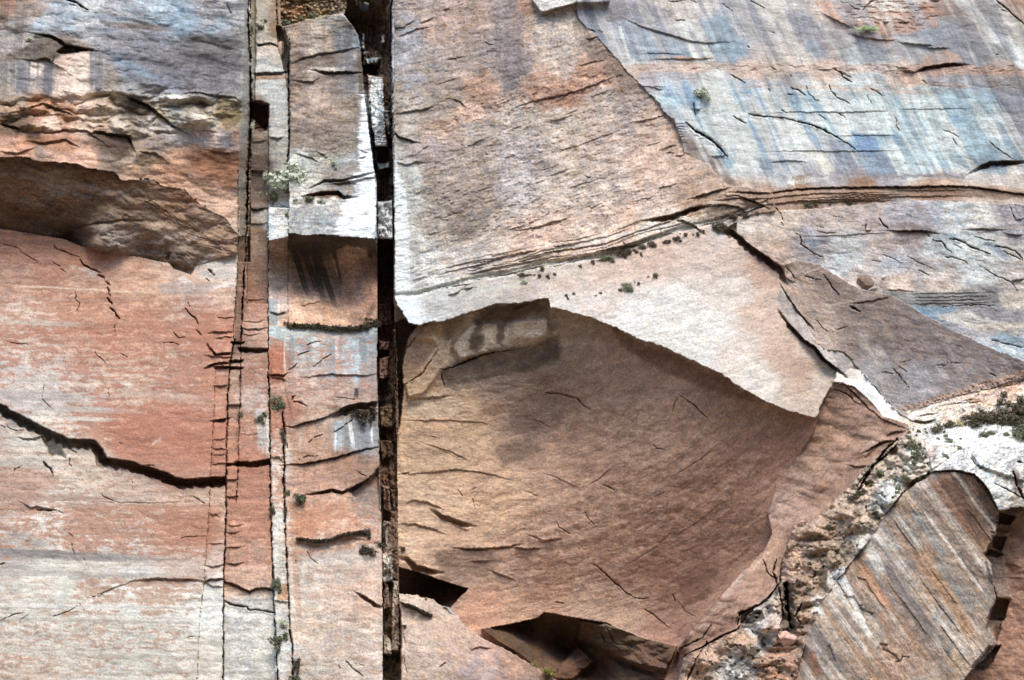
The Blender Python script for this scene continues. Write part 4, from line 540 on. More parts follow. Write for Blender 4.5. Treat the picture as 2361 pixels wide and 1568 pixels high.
patches("b9c6e0 828 0 840 5 840 25 830 22;93a0b8 833 70 840 78 838 110 833 100;b4c2dc 878 84 885 84 884 95 879 92;6f7486 838 10 850 12 848 22 838 20;a9b5cc 840 118 856 120 854 126 841 124;8c95a8 842 140 862 142 862 147 844 146;a0aabc 850 136 880 134 868 141 850 142", .8, 1.5, H_, 1, .25)
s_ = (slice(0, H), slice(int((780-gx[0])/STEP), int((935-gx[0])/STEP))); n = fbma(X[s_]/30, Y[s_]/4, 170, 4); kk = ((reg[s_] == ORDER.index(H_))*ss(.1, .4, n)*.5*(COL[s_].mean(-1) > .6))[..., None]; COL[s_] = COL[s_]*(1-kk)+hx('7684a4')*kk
crack([(853,235),(856,280),(861,330),(866,390),(869,450),(869,548)], 3.5, 1.6, .1)
crack([(905,-140),(903,20),(902,120),(904,250),(906,330),(908,551),(908,690),(911,800),(913,900)], 3.0, 2.4, 0)
# thin fin of rock right of the chimney
p = [(903,-140),(910,-140),(908,30),(905,140),(905,100),(900,60)]
block([(890,20),(900,0),(908,10),(903,60),(898,110),(893,60)], 2.4, 3, H_); patch([(890,20),(900,0),(908,10),(903,60),(898,110),(893,60)], '7a6656', .7, 2, H_)
block([(907,760),(913,760),(917,900),(920,1000),(914,1004),(910,900)], 3.8, 1.5); patch([(907,760),(912,760),(916,900),(917,1000),(913,1004),(909,900)], 'a07d6c', .9, 1, None, .2)
block([(911,745),(935,735),(960,752),(940,780),(926,850),(930,900),(926,935),(918,1000),(914,1000),(911,850)], -2.6, 4, 'alcove'); patch([(911,705),(925,715),(940,742),(962,752),(940,780),(926,830),(928,880),(926,930),(920,1000),(914,1000),(911,850)], '6e5444', .8, 3, 'alcove', .5, .3)
# ================================================================== pink wall
P_ = 'pink_wall'
s_ = win([(908,-140),(980,760)], 2); n = fbma(X[s_]/26, Y[s_]/3.0, 171, 4, .6); xe = np.interp(Y[s_], [-140,200,330,380,480,600,700,760], [905,908,918,922,935,948,960,975])
k = (1-ss(-10, 12, X[s_]-xe+16*n))*ss(330, 420, Y[s_]+20*n)*_m('pink_wall pale_band', s_); kk = (k*(.96-.8*ss(.08, .32, -n)))[..., None]; COL[s_] = COL[s_]*(1-kk)+np.array([.91, .94, 1.0])*kk; WET[s_] = np.maximum(WET[s_], k)  # wet sheen painted blue-white down the wall's left edge
streaks("""1195 -60 1175 250 46 7b7074 .55;1160 -20 1150 140 30 857b7c .5;925 30 975 60 20 9a9eb2 .5;915 70 960 72 12 a9b2cb .6;912 180 980 175 16 a5a9ba .5;985 180 925 205 14 9099a8 .45;1290 10 1300 60 16 c4b4ac .4;1345 90 1385 135 34 7c6c68 .5;1362 92 1372 100 9 cfc9c4 .8
;1410 100 1450 190 40 8f8078 .35;940 380 965 640 22 b5b5af .6;955 560 960 700 26 c0c0c0 .6;1100 560 1120 640 30 a8a09c .4;1430 215 1450 262 18 8c7f80 .6;1445 280 1462 310 18 9a8b90 .5;1260 330 1290 420 60 b6aeb2 .35;920 300 925 420 14 b0aca6 .6;1350 380 1352 420 18 d0c2b8 .4""", only=P_)
for p, wd, h, L in [(T(1,0,[(1275,1050),(1400,1030),(1530,1010),(1660,970)]),3,.8,30),(T(1,0,[(1275,1215),(1330,1260),(1400,1280),(1490,1310)]),6,1.2,24),(T(1,0,[(1285,1490),(1400,1520),(1480,1490),(1560,1500)]),3,.7,24),(T(1,0,[(1815,915),(1880,930),(1930,985)]),3.5,.7,14),
    (T(1,0,[(1260,260),(1360,250),(1440,200),(1490,180)]),2.5,.5,16),(T(1,0,[(1265,350),(1380,310),(1480,265),(1640,240)]),2.5,.5,16),(T(1,0,[(1730,90),(1790,70)]),4,.5,10),(T(1,0,[(1500,215),(1580,190),(1640,160)]),3,.5,12),(T(1,0,[(1740,550),(1830,540),(1930,520)]),2,.4,14),(T(1,0,[(1840,1390),(2000,1330),(2120,1270),(2200,1240)]),1.6,.35,30),
    (T(1,0,[(1600,800),(1750,750),(1900,700)]),1.4,.25,20),(T(1,0,[(2110,390),(2190,415)]),2.5,.4,8),(T(2,0,[(325,108),(400,80),(500,50),(600,25)]),4,.9,20),(T(2,0,[(690,355),(790,340)]),3,.8,14),(T(2,0,[(600,610),(720,575),(870,550)]),2,.4,20),
    (T(2,0,[(0,1010),(120,950),(240,920),(480,870),(650,820),(850,740),(1000,690)]),4,.7,60),(T(2,0,[(340,1130),(450,1095),(560,1060)]),1.6,.35,20),(T(2,0,[(0,1180),(100,1160)]),1.6,.3,20),(T(2,0,[(1120,1130),(1200,1115),(1340,1080),(1440,1050)]),3,.5,30),(T(2,0,[(520,1380),(700,1310),(850,1250),(1000,1200)]),1.6,.3,24),(T(2,0,[(1360,1385),(1450,1350),(1530,1335)]),2.2,.5,14),(T(2,0,[(1430,1400),(1500,1410)]),2.4,.4,8),(T(2,0,[(1500,1435),(1590,1425)]),3,.5,10),
    (T(2,1,[(1335,168),(1440,145),(1520,122)]),2.2,.5,20),(T(2,1,[(1650,260),(1760,225),(1870,190),(1985,165)]),5,1.1,50),(T(2,1,[(670,45),(700,65),(735,68)]),2.5,.5,10),(T(2,1,[(0,570),(250,520),(400,470),(560,430)]),3,.5,24),(T(2,1,[(520,165),(700,110),(900,55)]),1.5,.25,20),(T(2,1,[(1080,305),(1200,270),(1330,240)]),1.4,.3,20)]:
    ledge(p, wd, h, L, taper=.6, only=P_)
for i in range(22):                                        # short bedding slivers
    rr = random.Random(i*3+1); x0 = rr.uniform(930, 1560); y0 = rr.uniform(190, 560); L0 = rr.uniform(14, 60)
    ledge([(x0, y0), (x0+L0*.5, y0-L0*.17), (x0+L0, y0-L0*.36)], rr.uniform(1.2, 2.6), rr.uniform(.15, .4), 12, only=P_, taper=.9)
patch(T(2,0,[(170,-60),(185,0),(260,105),(330,105),(400,75),(600,25),(700,8),(900,-60)]), 'd3cfcd', .95, 2, None, .4, .1)
block(T(2,0,[(170,-560),(185,0),(260,105),(330,105),(400,75),(600,25),(900,20),(900,-560)]), .8, 2, P_+' varnished_wall')
patch(T(2,0,[(60,0),(170,0),(260,108),(200,140),(100,130),(50,90)]), 'b07f68', .7, 5, P_, 1, .4)
pits([(1150,260),(1500,180),(1540,280),(1350,360),(1000,420),(960,380)], .35, .10, 8, 172, '94705f', 1.5, -20, .22, P_)
pits([(980,420),(1250,400),(1280,500),(1100,560),(980,580)], .35, .12, 7, 173, '6f5f58', 2.4, -22, .18, P_)
pits([(1180,480),(1500,400),(1560,460),(1280,560),(1180,560)], .45, .12, 5, 174, '8f6d5e', 2.2, -18, .26, P_)
pits([(1050,250),(1150,225),(1400,150),(1480,190),(1250,250),(1000,310)], .5, .14, 9, 175, 'a06a52', 1.4, -20, .12, P_)
pits([(908,-20),(1330,-20),(1480,200),(1000,260),(908,260)], .18, .06, 5, 176, '7a6c68', 1.6, -30, .2, P_)
block([(1330,17),(1335,42),(1355,68),(1375,83),(1405,118),(1425,140),(1468,188),(1520,238),(1530,258),(1500,262),(1440,200),(1360,120),(1310,30)], -.05, 10, P_)
patch([(1332,17),(1355,68),(1405,118),(1468,188),(1500,225),(1450,215),(1400,170),(1350,120),(1320,60)], '85756b', .6, 8, P_, 1, .5)  # shading along the crest's left side painted in
# strata under the ledge line
for k in range(7):
    off = 3+k*8; base = [(p[0], p[1]-off*(1-.35*(p[0] > 1500))) for p in LEDGE if 930 < p[0] < 1640]
    rr = random.Random(100+k)
    for j in range(5):
        a_ = rr.randint(0, len(base)-4); seg = base[a_:a_+rr.randint(2, 4)]
        if len(seg) > 1: ledge([(q[0]+rr.uniform(-12, 12), q[1]+rr.uniform(-2, 2)) for q in seg], rr.uniform(1.6, 3.0), rr.uniform(.2, .5), 10, taper=.8)
ledge([(p[0], p[1]-30) for p in LEDGE[4:12]], 3.5, .6, 30, taper=.7); ledge([(p[0], p[1]-8) for p in LEDGE[8:11]], 7, .9, 10, taper=.9)
for p, wd, h in [(T(1,1,[(1590,1125),(1700,1090),(1850,1060),(2010,1045)]),3.5,.8),(T(1,1,[(1770,1160),(1850,1130),(1900,1100)]),4,.8),(T(1,1,[(1910,1100),(2010,1085)]),3,.6),(T(2,1,[(0,940),(60,965),(200,970)]),3.5,.7),(T(2,1,[(310,895),(430,880),(530,850),(620,830)]),3,.6),(T(2,1,[(800,745),(900,720),(1010,700),(1180,685)]),6,1.0),(T(2,1,[(1010,655),(1060,680),(1120,670)]),4,.8),(T(2,1,[(1370,600),(1430,580),(1490,583)]),3,.6)]:
    ledge(p, wd, h, 14, taper=.7)
patch([(p[0], p[1]+2) for p in LEDGE]+[(p[0], p[1]-9) for p in LEDGE[::-1]], 'd5d8d4', .6, 3, None, 1, .25)
block([(p[0], p[1]+3) for p in LEDGE]+[(p[0], p[1]-9) for p in LEDGE[::-1]], -.25, 4)
streaks("1270 575 1640 500 10 dcd8d2 .6;1180 600 1420 540 8 cdbdb2 .6;1060 640 1300 590 8 c9bdb2 .5;960 690 1240 650 14 cdcdc9 .5;1290 560 1560 490 10 d3bba9 .5", f0=.2, f1=.3)
# recess where the ledge meets the slab wall
ledge(T(2,1,[(1250,450),(1400,425),(1480,410),(1600,360),(1700,335),(1790,320)]), 14, 1.6, 60, taper=.5)
ledge(T(2,1,[(1490,450),(1580,465),(1680,505),(1770,580)]), 5, 1.0, 26, taper=.6)
patches("8f6248 1490 506 1550 498 1560 503 1520 512;a07458 1500 512 1560 503 1540 514;7a6250 1552 500 1590 480 1630 474 1620 482 1590 494;c3b5a6 1560 508 1600 500 1640 502 1690 496 1640 520 1600 515;6f5c4c 1620 482 1680 470 1725 478 1715 500 1670 502 1635 500", .7, 3, None, 1, .3)
for p, wd, h in [([(1620,478),(1660,470),(1700,475),(1722,490)],5,.8),([(1650,462),(1700,455),(1760,460)],4,.7),(T(2,1,[(2060,190),(2200,210),(2361,215)]),3,.7),(T(2,1,[(2090,235),(2200,270),(2320,320),(2361,345)]),6,1.1),(T(2,1,[(1960,235),(2090,230)]),3,.6)]: ledge(p, wd, h, 12, taper=.5)
# ================================================================== varnished wall
V_ = 'varnished_wall'
patches("8b8e9e 1340 7 1420 5 1500 15 1550 35 1545 47 1480 45 1405 30 1355 35;919db8 1350 47 1420 55 1490 90 1560 115 1610 135 1530 140 1450 140 1415 120 1380 90;93a0bc 1605 30 1675 35 1710 100 1740 135 1650 135 1630 85 1610 60;9595a4 1795 15 1845 30 1900 60 1915 135 1850 135 1825 80;a0a7b4 1900 50 1980 85 2060 110 2020 135 1930 135;95abd8 1530 200 1620 197 1610 215 1600 240 1550 250 1530 235;86a0d4 1670 200 1760 200 1785 235 1755 260 1695 250;98aace 1705 270 1750 280 1785 350 1795 395 1750 395 1730 340;9fb2d8 1800 210 1880 220 1905 260 1845 270 1820 250;7891cc 1960 320 2080 312 2080 320 2030 330 2025 350 1980 347 1965 335;8b97bd 2005 357 2045 355 2065 395 2025 395;868ca8 1745 370 1850 367 1880 400 1755 400;8f95b0 1850 300 1920 320 1960 350 1980 395 1930 400 1880 350;8a8a9a 2285 210 2361 205 2361 350 2345 320 2325 280;7f93b8 2180 270 2240 267 2245 285 2200 285;8e94a6 2100 45 2210 45 2270 140 2225 140 2175 110 2130 105 2100 75", .62, 11, V_, 1, .15)
patches("d3d8d6 1395 65 1415 85 1430 130 1490 142 1460 150 1430 145 1410 110;cfd3d2 1565 50 1605 90 1645 95 1650 150 1630 165 1620 115 1585 95;d2dadb 1620 165 1660 165 1685 215 1710 280 1745 350 1755 395 1685 400 1660 340 1630 280 1615 240;dbe0df 1755 200 1785 200 1840 280 1880 350 1870 360 1825 300 1780 240;d8dddc 1875 205 1910 205 1970 300 2000 345 1960 320 1905 260;dfe1dc 1880 350 1905 350 1925 400 1895 400;cdd9de 1930 205 2155 200 2270 235 2305 300 2255 390 2080 395 2040 350 2000 300 1960 240;d9d6cf 1770 0 1795 0 1840 90 1860 135 1830 135 1795 55", .8, 9, V_, 1, .15)
streaks("""1410 65 1455 160 24 d3d5d5 .75;1432 60 1452 115 10 d5d5d2 .7;1405 70 1420 125 9 d0d5da .6;1462 75 1492 155 12 c8ccd0 .6;1475 70 1498 150 6 d2d6d6 .6;1440 -20 1440 30 20 a29fa8 .4;1515 60 1528 80 6 cfd0d0 .6;1560 50 1595 120 30 d0cfcd .75;1600 50 1640 120 22 cbc8c6 .65;1592 100 1618 150 18 d6d3cd .75;1612 105 1640 140 24 c6c9cc .6;1680 25 1712 95 8 d0cfcd .7
;1500 90 1550 150 36 9dacca .45;1550 100 1600 140 40 9cabc9 .45;1640 95 1680 140 34 96a8ca .5;1610 25 1680 90 50 98a6bf .45;1540 225 1580 290 30 cfdae2 .5;1625 165 1668 250 40 d6d8d8 .75;1660 180 1672 200 30 93a7cc .5;1655 200 1760 200 40 9fb6da .6;1550 215 1610 205 50 9cb4dc .6;1665 220 1720 300 26 d8dbd9 .6;1600 250 1650 390 40 cfdbe4 .6;1650 260 1730 390 44 d6dcdf .6
;1740 280 1820 390 22 a0b2d4 .5;1690 380 1690 300 16 9fb2d4 .5;1660 345 1680 395 30 93a8ce .55;1730 215 1790 380 26 ded8cf .6;1745 240 1830 392 16 dfe2e2 .6""", only=V_)
streaks("""1750 -30 1850 130 30 cbc3bd .85;1850 95 1875 150 30 cfc7c0 .8;1880 60 1960 140 24 b9bfc5 .5;1860 95 1905 135 34 9aa9c2 .6;1800 35 1850 110 50 9c9ba8 .55;1870 195 1905 255 26 ccd5dc .7;1900 200 1960 255 36 dae2e6 .7;1925 195 2010 330 30 d5dee2 .6;1785 205 1830 300 12 cbd3d6 .6;1800 205 1870 380 20 d3d3ce .6;1830 250 1885 340 22 9fb0cf .5;1850 215 1890 260 34 a3b5d4 .6;1890 240 1960 350 24 a5b4d0 .55
;1770 265 1800 340 20 a4b3d0 .5;1800 270 1860 400 34 d6dcde .6;1960 312 2080 316 10 8fa2c8 .6;1955 320 2030 345 44 7f98cb .85;2060 310 2080 335 20 93a9d2 .6;2010 360 2070 400 40 8f98b8 .6;1900 350 1935 400 40 9a9aae .5;1890 345 1925 400 14 dcdacf .6;2180 268 2230 280 16 7f93b2 .75;2190 282 2220 290 8 8799b5 .6;2250 205 2330 300 30 9aa9bf .6;2300 200 2330 280 60 8e8f9d .5;2240 200 2310 290 16 cfd6d8 .6;2225 205 2260 245 16 a9bacb .6
;2150 215 2080 217 14 b0bfcc .4;2060 90 2120 140 30 a9a8ae .5;2100 75 2170 150 30 b6b9bd .5;2140 80 2260 160 70 8f919d .55;2080 80 2140 140 16 c5c9ca .5;2250 145 2170 110 50 8e8e98 .4;2280 330 2330 330 30 9fb2c6 .5;2262 345 2330 392 44 8e97a8 .5;2140 240 2200 230 24 c5d3d8 .5;1960 105 2010 150 30 a6b0b8 .4""", only=V_)
streak(2190, -20, 2410, 190, 24, 'e4ecef', 1.0, 36, V_, f0=.02, f1=.02, wav=3)
streak(2196, -20, 2400, 180, 30, 'dfe6e8', .8, 44, V_, f0=.02, f1=.02, wav=3)
streak(2205, -12, 2400, 175, 10, 'e3e9ec', .6, 12, V_, f0=.02, f1=.02)
streaks("2140 -30 2290 100 60 9a8e8a .5;2210 60 2330 160 50 8d8f9a .55;2100 45 2230 60 40 93979f .5;2230 -20 2361 90 50 bdb5ae .5", only=V_)
patches("""d8bcae 1435 150 1500 146 1560 143 1640 145 1740 148 1770 145 1770 170 1700 168 1600 166 1450 168;d9beb0 1770 144 1830 150 1880 155 1980 148 2050 146 2100 155 2100 170 2000 168 1900 168 1770 168;c9a08c 2100 150 2220 145 2240 150 2361 160 2361 175 2200 172 2150 185 2230 195 2200 205 2140 200 2080 190 2050 175
;d6b6a6 1700 200 1800 196 1900 198 2000 203 2160 212 2200 205 2160 218 1950 208 1800 202;c99d88 2150 115 2185 115 2225 140 2180 146 2130 145;cf9f8b 1880 0 1930 0 2000 25 2140 30 2170 60 2100 75 2040 80 2000 75 1950 62 1920 50 1900 30
;e0d5ce 1890 0 1960 -20 2140 -20 2140 8 2050 25 1990 22 1960 10;dfd2ca 1915 20 1980 25 2050 40 2120 40 2040 50 1950 45;8f8a8d 2240 170 2361 175 2361 196 2280 196 2240 185;d9cfca 1500 -20 1600 -20 1650 10 1640 40 1610 50 1590 45 1580 25 1540 12 1500 6 1450 4""", .75, 4, V_, 1, .4)
patches("8d8891 1345 15 1430 8 1500 12 1560 30 1540 48 1460 30 1400 50 1360 60;a3a9bb 1380 60 1450 45 1500 55 1570 85 1560 120 1440 125;c3a897 1510 133 1610 131 1640 136 1600 140 1510 138;9b6a52 1555 133 1605 132 1602 137 1560 138;9b6a52 1615 132 1645 133 1640 138 1618 138;8d7d76 1575 322 1600 320 1640 350 1660 375 1700 428 1640 420 1600 390", .7, 3, V_, 1, .25)
ledge(T(2,0,[(1040,170),(1150,225),(1300,275),(1500,330),(1650,375),(1800,395),(2000,385)]), 4, .55, 50, only=V_, taper=.6); patch(T(2,0,[(1040,165),(1300,262),(1500,325),(1650,365),(1900,385),(1650,385),(1500,345),(1300,285)]), 'a08f86', .6, 3, V_)
patch(T(3,0,[(500,120),(600,170),(800,270),(1000,310),(1380,310),(1380,330),(1000,345),(740,310),(620,250)]), '877e80', .75, 4, V_, 1, .2)
for p, wd, h, L in [(T(3,0,[(500,120),(700,220),(820,275)]),2.5,.4,20),(T(3,0,[(740,310),(870,340),(1000,362),(1180,370)]),2.6,.6,20),(T(3,0,[(1200,385),(1400,410),(1540,420)]),4,.7,16),(T(3,0,[(1450,440),(1660,440)]),3,.6,10),
    (T(3,0,[(1360,655),(1450,615),(1600,592),(1700,580),(1815,590)]),9,1.5,20),(T(3,0,[(1230,650),(1300,650),(1370,665)]),6,.8,10),(T(3,0,[(1180,620),(1300,630)]),3,.5,10),(T(3,0,[(1500,5),(1590,0)]),3,.5,10),(T(3,0,[(1890,1568),(1960,1520),(2060,1485),(2200,1480),(2361,1482)]),13,2.2,70),
    (T(3,0,[(1060,200),(1110,205)]),4,.6,8),(T(3,0,[(1190,205),(1310,205)]),3.4,.5,8),(T(3,0,[(450,640),(600,640)]),2.2,.4,10),(T(2,0,[(1300,550),(1500,540),(1700,545),(1860,540)]),2.5,.45,16),(T(2,0,[(1200,500),(1400,490),(1600,505)]),1.5,.25,12),(T(2,0,[(1150,795),(1320,800),(1450,795)]),1.8,.25,16),(T(2,0,[(1310,815),(1390,820)]),3,.5,10),(T(2,0,[(1680,1005),(1745,1003)]),4,.9,14),
    (T(3,0,[(0,1040),(300,1032),(600,1035),(1000,1025),(1150,1030)]),2,.3,30),(T(3,0,[(600,1255),(900,1250),(1200,1245)]),1.5,.2,20),(T(3,0,[(0,1400),(300,1390),(800,1395),(1300,1385)]),1.8,.3,20),(T(3,0,[(0,1500),(200,1475),(360,1500)]),2.4,.4,14),(T(2,0,[(1830,1440),(1985,1435)]),2.5,.5,10),(T(3,0,[(1150,1010),(1500,1005),(1900,1000)]),1.4,.2,20)]:
    ledge(p, wd, h, L, only=V_, taper=.6)
patch(T(3,0,[(1360,655),(1450,615),(1700,580),(1815,585),(1800,610),(1600,630),(1400,665)]), '7c5846', .7, 1.5, V_, .3); patch(T(3,0,[(1950,1530),(2060,1490),(2361,1486),(2361,1530),(2100,1535),(1960,1560)]), '8d6552', .7, 3, V_, .3)
for p, wd, h in [(T(2,0,[(1605,1130),(1680,1195),(1760,1245),(1850,1300),(1920,1370),(1985,1440)]),6.5,1.6),(T(2,0,[(1675,955),(1680,1010),(1690,1060)]),3,.7),(T(2,0,[(2040,1075),(2160,1140)]),3.4,.7),(T(2,0,[(2180,1050),(2240,1065),(2361,1078)]),3.6,.8),
    (T(3,0,[(0,1075),(150,1090),(330,1130),(480,1180),(640,1265),(740,1330),(800,1378)]),3.6,1.0),(T(3,0,[(560,780),(580,840),(640,900),(750,955)]),3,.6),(T(3,0,[(350,800),(380,870),(440,925),(480,930)]),2.2,.4),(T(3,0,[(210,810),(270,830),(350,880)]),3,.6),(T(3,0,[(180,870),(230,875)]),2.6,.4),(T(3,0,[(600,630),(670,670),(690,710),(770,760)]),4,.8),(T(3,0,[(670,670),(770,715)]),2.6,.5),(T(3,0,[(940,815),(1000,840),(1050,885)]),2.6,.5),
    (T(3,0,[(630,1035),(700,1070),(720,1105)]),2.4,.4),(T(3,0,[(470,1060),(540,1105)]),2,.35),(T(3,0,[(120,1015),(165,1040)]),2,.35),(T(3,0,[(1170,1085),(1190,1110),(1180,1160),(1220,1215)]),1.8,.35),(T(3,0,[(1620,1200),(1700,1230),(1760,1270)]),2.4,.4),(T(3,0,[(1700,1270),(1750,1345)]),2.4,.4),(T(3,0,[(2100,0),(2200,80),(2270,150),(2361,220)]),4,.8),(T(3,0,[(2150,90),(2200,110)]),1.8,.3),(T(3,0,[(875,95),(930,35),(980,0)]),3,.5),(T(3,0,[(750,50),(800,80),(870,90)]),2,.35),
    (T(3,0,[(2030,1300),(2100,1360),(2260,1470)]),2,.35),(T(3,0,[(1420,740),(1460,775)]),2.4,.4),(T(3,0,[(40,630),(80,650)]),3,.5),(T(2,0,[(2010,690),(2050,710),(2100,730),(2150,770)]),3,.6),(T(2,0,[(1940,30),(2020,100)]),1.8,.35),(T(2,0,[(2190,0),(2330,80)]),2,.4),(T(2,0,[(700,262),(770,298)]),2,.35),(T(2,0,[(780,280),(860,300)]),1.6,.3),(T(2,0,[(1440,10),(1500,20),(1600,0)]),3,.6),(T(2,0,[(1640,0),(1700,30)]),2,.4),(T(2,0,[(1500,185),(1600,187)]),2,.4),(T(2,0,[(1390,1620),(1480,1560),(1560,1560)]),2,.3),(T(2,0,[(1650,1490),(1690,1530)]),2,.3),(T(2,0,[(2190,440),(2170,430)]),2,.3),(T(3,0,[(200,690),(220,710)]),2.4,.4),(T(3,0,[(0,820),(20,850)]),3,.4),(T(3,0,[(910,880),(955,945)]),1.6,.3),(T(3,0,[(0,285),(60,310)]),1.6,.3)]:
    crack(p, wd*.95, h*1.1, .6, V_)
for i in range(16): ledge(T(2,0,[(1500+rnd, 1130+i*12+0*rnd) for rnd in (0, 60, 110)]), 1.5, .28, 6, only=V_, taper=.8) if i % 2 else None
for i in range(8):
    rr = random.Random(900+i); x0 = rr.uniform(1420, 2350); y0 = rr.uniform(40, 410)
    if x0 < 1420+(y0-40)*.7: continue
    L0 = rr.uniform(5, 26); sl = rr.choice([.1, .5, .5, .6]); crack([(x0, y0), (x0+L0*.5, y0+L0*sl*.4), (x0+L0, y0+L0*sl)], rr.uniform(.8, 1.5), rr.uniform(.1, .25), .9, V_)
pits([(1890,-20),(2150,-20),(2180,60),(2060,80),(1960,60)], .5, .12, 7, 180, 'a5735c', 3.5, 2, .12, V_)
pits([(1440,146),(2361,146),(2361,172),(1440,170)], .5, .10, 5, 181, 'b27f68', 3.5, 2, .15, V_)
pits([(1770,190),(2361,190),(2361,208),(1770,205)], .4, .08, 4, 182, 'a87a66', 3.5, 4, .15, V_)
streaks("""1568 45 1640 150 40 d5dad9 .7;1640 160 1682 240 48 d9dedc .75;1680 235 1745 392 50 d8e0e0 .8;1775 -20 1846 135 24 d4cdc6 .9;1590 110 1618 150 12 e0e0dc .8;1603 105 1628 150 10 dcdcd8 .8;1405 70 1430 150 14 d8dcdd .85;1428 60 1448 130 8 dcdedd .8;1755 205 1820 330 20 dedfda .7;1880 205 1975 345 26 dbe2e2 .7;1815 250 1890 395 26 e0e3e1 .7;1870 345 1925 400 18 e2ded2 .7;2250 210 2330 300 14 d2dcdc .6;1965 105 2000 140 16 c9cfd0 .6""", only=V_)
# water streaks: dark and pale threads that run down the varnish
s_ = win([(1330,-140),(2540,400)], 2); x_, y_ = X[s_], Y[s_]; m_ = _m(V_, s_)*(1-ss(395, 425, y_))
u_ = x_-.48*y_-.06*(x_-1850)*(y_/400)+2.5*noise(x_/60, y_/40, 960)+.8*noise(x_/4, y_/4, 961); b_ = (1-.75*ss(138, 146, WY[s_])*(1-ss(168, 176, WY[s_])))
t1 = fbma(u_/34, y_/900, 962, 4, .5); t2 = fbma(u_/58, y_/700+9, 964, 4, .5); far = fbm(x_/150, y_/90, 966, 3)
k1 = (ss(.10, .20, t1+.25*far)*m_*b_*.62)[..., None]; k2 = (ss(.12, .22, t2-.2*far)*m_*b_*.55)[..., None]; low = ss(190, 230, y_)[..., None]
COL[s_] = COL[s_]*(1-k2)+(hx('8a8d9c')*(1-low)+hx('93a8cc')*low)*DET[s_][..., None]*k2
COL[s_] = COL[s_]*(1-k1)+(hx('cbc7c4')*(1-low)+hx('dbe1e1')*low)*(.4+.6*DET[s_])[..., None]*k1
# the long bedding ledge
BL = [(1690,442),(1770,444),(1830,436),(1900,432),(2000,430),(2060,430),(2085,430),(2180,428),(2240,430),(2300,438),(2361,447),(2560,470)]
patch([(1690,440),(1770,440),(1830,433),(2080,427),(2240,427),(2400,442),(2400,462),(2280,456),(2180,455),(2080,456),(1900,468),(1810,472),(1740,460)], '9e7c66', .75, 4, None, 1, .3)
for k in range(8):
    rr = random.Random(40+k); o = k*4.6; seg = [(p[0], p[1]+o-(p[0] < 1850)*0) for p in BL]; a_ = rr.randint(0, 5) if k else 0; b_ = a_+rr.randint(4, 7) if k else len(seg)
    seg = seg[a_:b_]
    if len(seg) > 1: ledge(seg, 4.5 if k == 0 else rr.uniform(2, 4.2), 1.3 if k == 0 else rr.uniform(.4, .8), 34 if k == 0 else 7, taper=.3 if k == 0 else .5)
patches("c9ab98 2085 420 2180 417 2240 420 2361 436 2361 444 2240 427 2180 425 2085 427;e2e0de 1795 425 1860 410 1920 408 1880 416 1830 426;d8cfca 2040 408 2160 406 2160 412 2060 414;8f8e9a 1920 400 2220 402 2225 412 1950 408", .7, 3, None, 1, .3)
# ================================================================== lower right wall
Q_ = 'lower_right_wall'; Z_ = 'shaded_wall'
LQ = [(T(3,1,[(0,320),(80,360),(110,400),(140,465)]),3,.7),(T(3,1,[(120,480),(138,515)]),2.6,.5),(T(3,1,[(225,572),(290,600),(305,650),(300,690),(350,720),(430,775),(510,805)]),2.6,.6),(T(3,1,[(905,490),(900,540),(895,555)]),3,.6),
    (T(3,1,[(1020,442),(1060,500),(1110,545)]),4,.9),(T(3,1,[(1060,785),(1140,815),(1240,862)]),1.9,.4),(T(3,1,[(1275,787),(1380,850),(1510,905)]),1.9,.4),(T(3,1,[(1600,800),(1700,808),(1770,825),(1840,858)]),3.2,.6),(T(3,1,[(1380,920),(1490,975)]),3,.5),(T(3,1,[(950,830),(1045,850)]),1.8,.3),
    (T(3,1,[(1520,640),(1600,665),(1630,690),(1640,725),(1710,762)]),3.6,.8),(T(3,1,[(1680,635),(1760,645),(1830,680),(1870,710),(1930,730),(2050,775)]),5,1.1),(T(3,1,[(1895,620),(2000,640),(2100,660)]),2.2,.5),(T(3,1,[(2090,700),(2200,720),(2280,745),(2361,820)]),3.6,.8),(T(3,1,[(2160,745),(2290,805),(2361,835)]),2.6,.6),(T(3,1,[(1940,875),(2060,950),(2130,990),(2240,1030),(2300,1115)]),2.4,.5),(T(3,1,[(2225,320),(2250,390),(2290,465)]),3.5,.7),(T(3,1,[(1450,590),(1500,620)]),2.2,.4),
    (T(3,1,[(450,515),(510,535)]),2,.3),(T(3,1,[(600,425),(700,440)]),1.5,.25),(T(3,1,[(1550,1275),(1800,1250),(1930,1243),(2110,1252)]),2.0,.5),(T(3,2,[(2060,0),(2180,30),(2361,75)]),3.4,.7),(T(3,1,[(1700,680),(1790,725)]),1.8,.3)]
for p, wd, h in LQ: crack(p, wd*.9, h*.9, .7, 'lower_right_wall shaded_wall varnished_wall')
for p, wd, h, L in [(T(3,1,[(890,555),(960,558)]),4,.7,20),(T(3,1,[(1110,555),(1200,560),(1290,555),(1400,555),(1480,570),(1560,575)]),4,1.0,40),(T(3,1,[(340,612),(600,605),(850,590),(1100,578)]),1.8,.35,30),(T(3,1,[(1820,545),(1950,540),(2060,548),(2180,550)]),5,.5,40),(T(3,1,[(440,560),(550,575),(650,570)]),2.4,.4,10),(T(3,1,[(2240,1025),(2300,1010),(2361,1000)]),5,.9,14),(T(3,1,[(2290,460),(2361,450)]),3,.6,20),(T(3,1,[(2180,575),(2250,590),(2361,600)]),4,.7,10),
    (T(3,1,[(1080,1105),(1200,1105),(1340,1115)]),2.4,.4,12)]:
    ledge(p, wd, h, L, only='lower_right_wall', taper=.6)
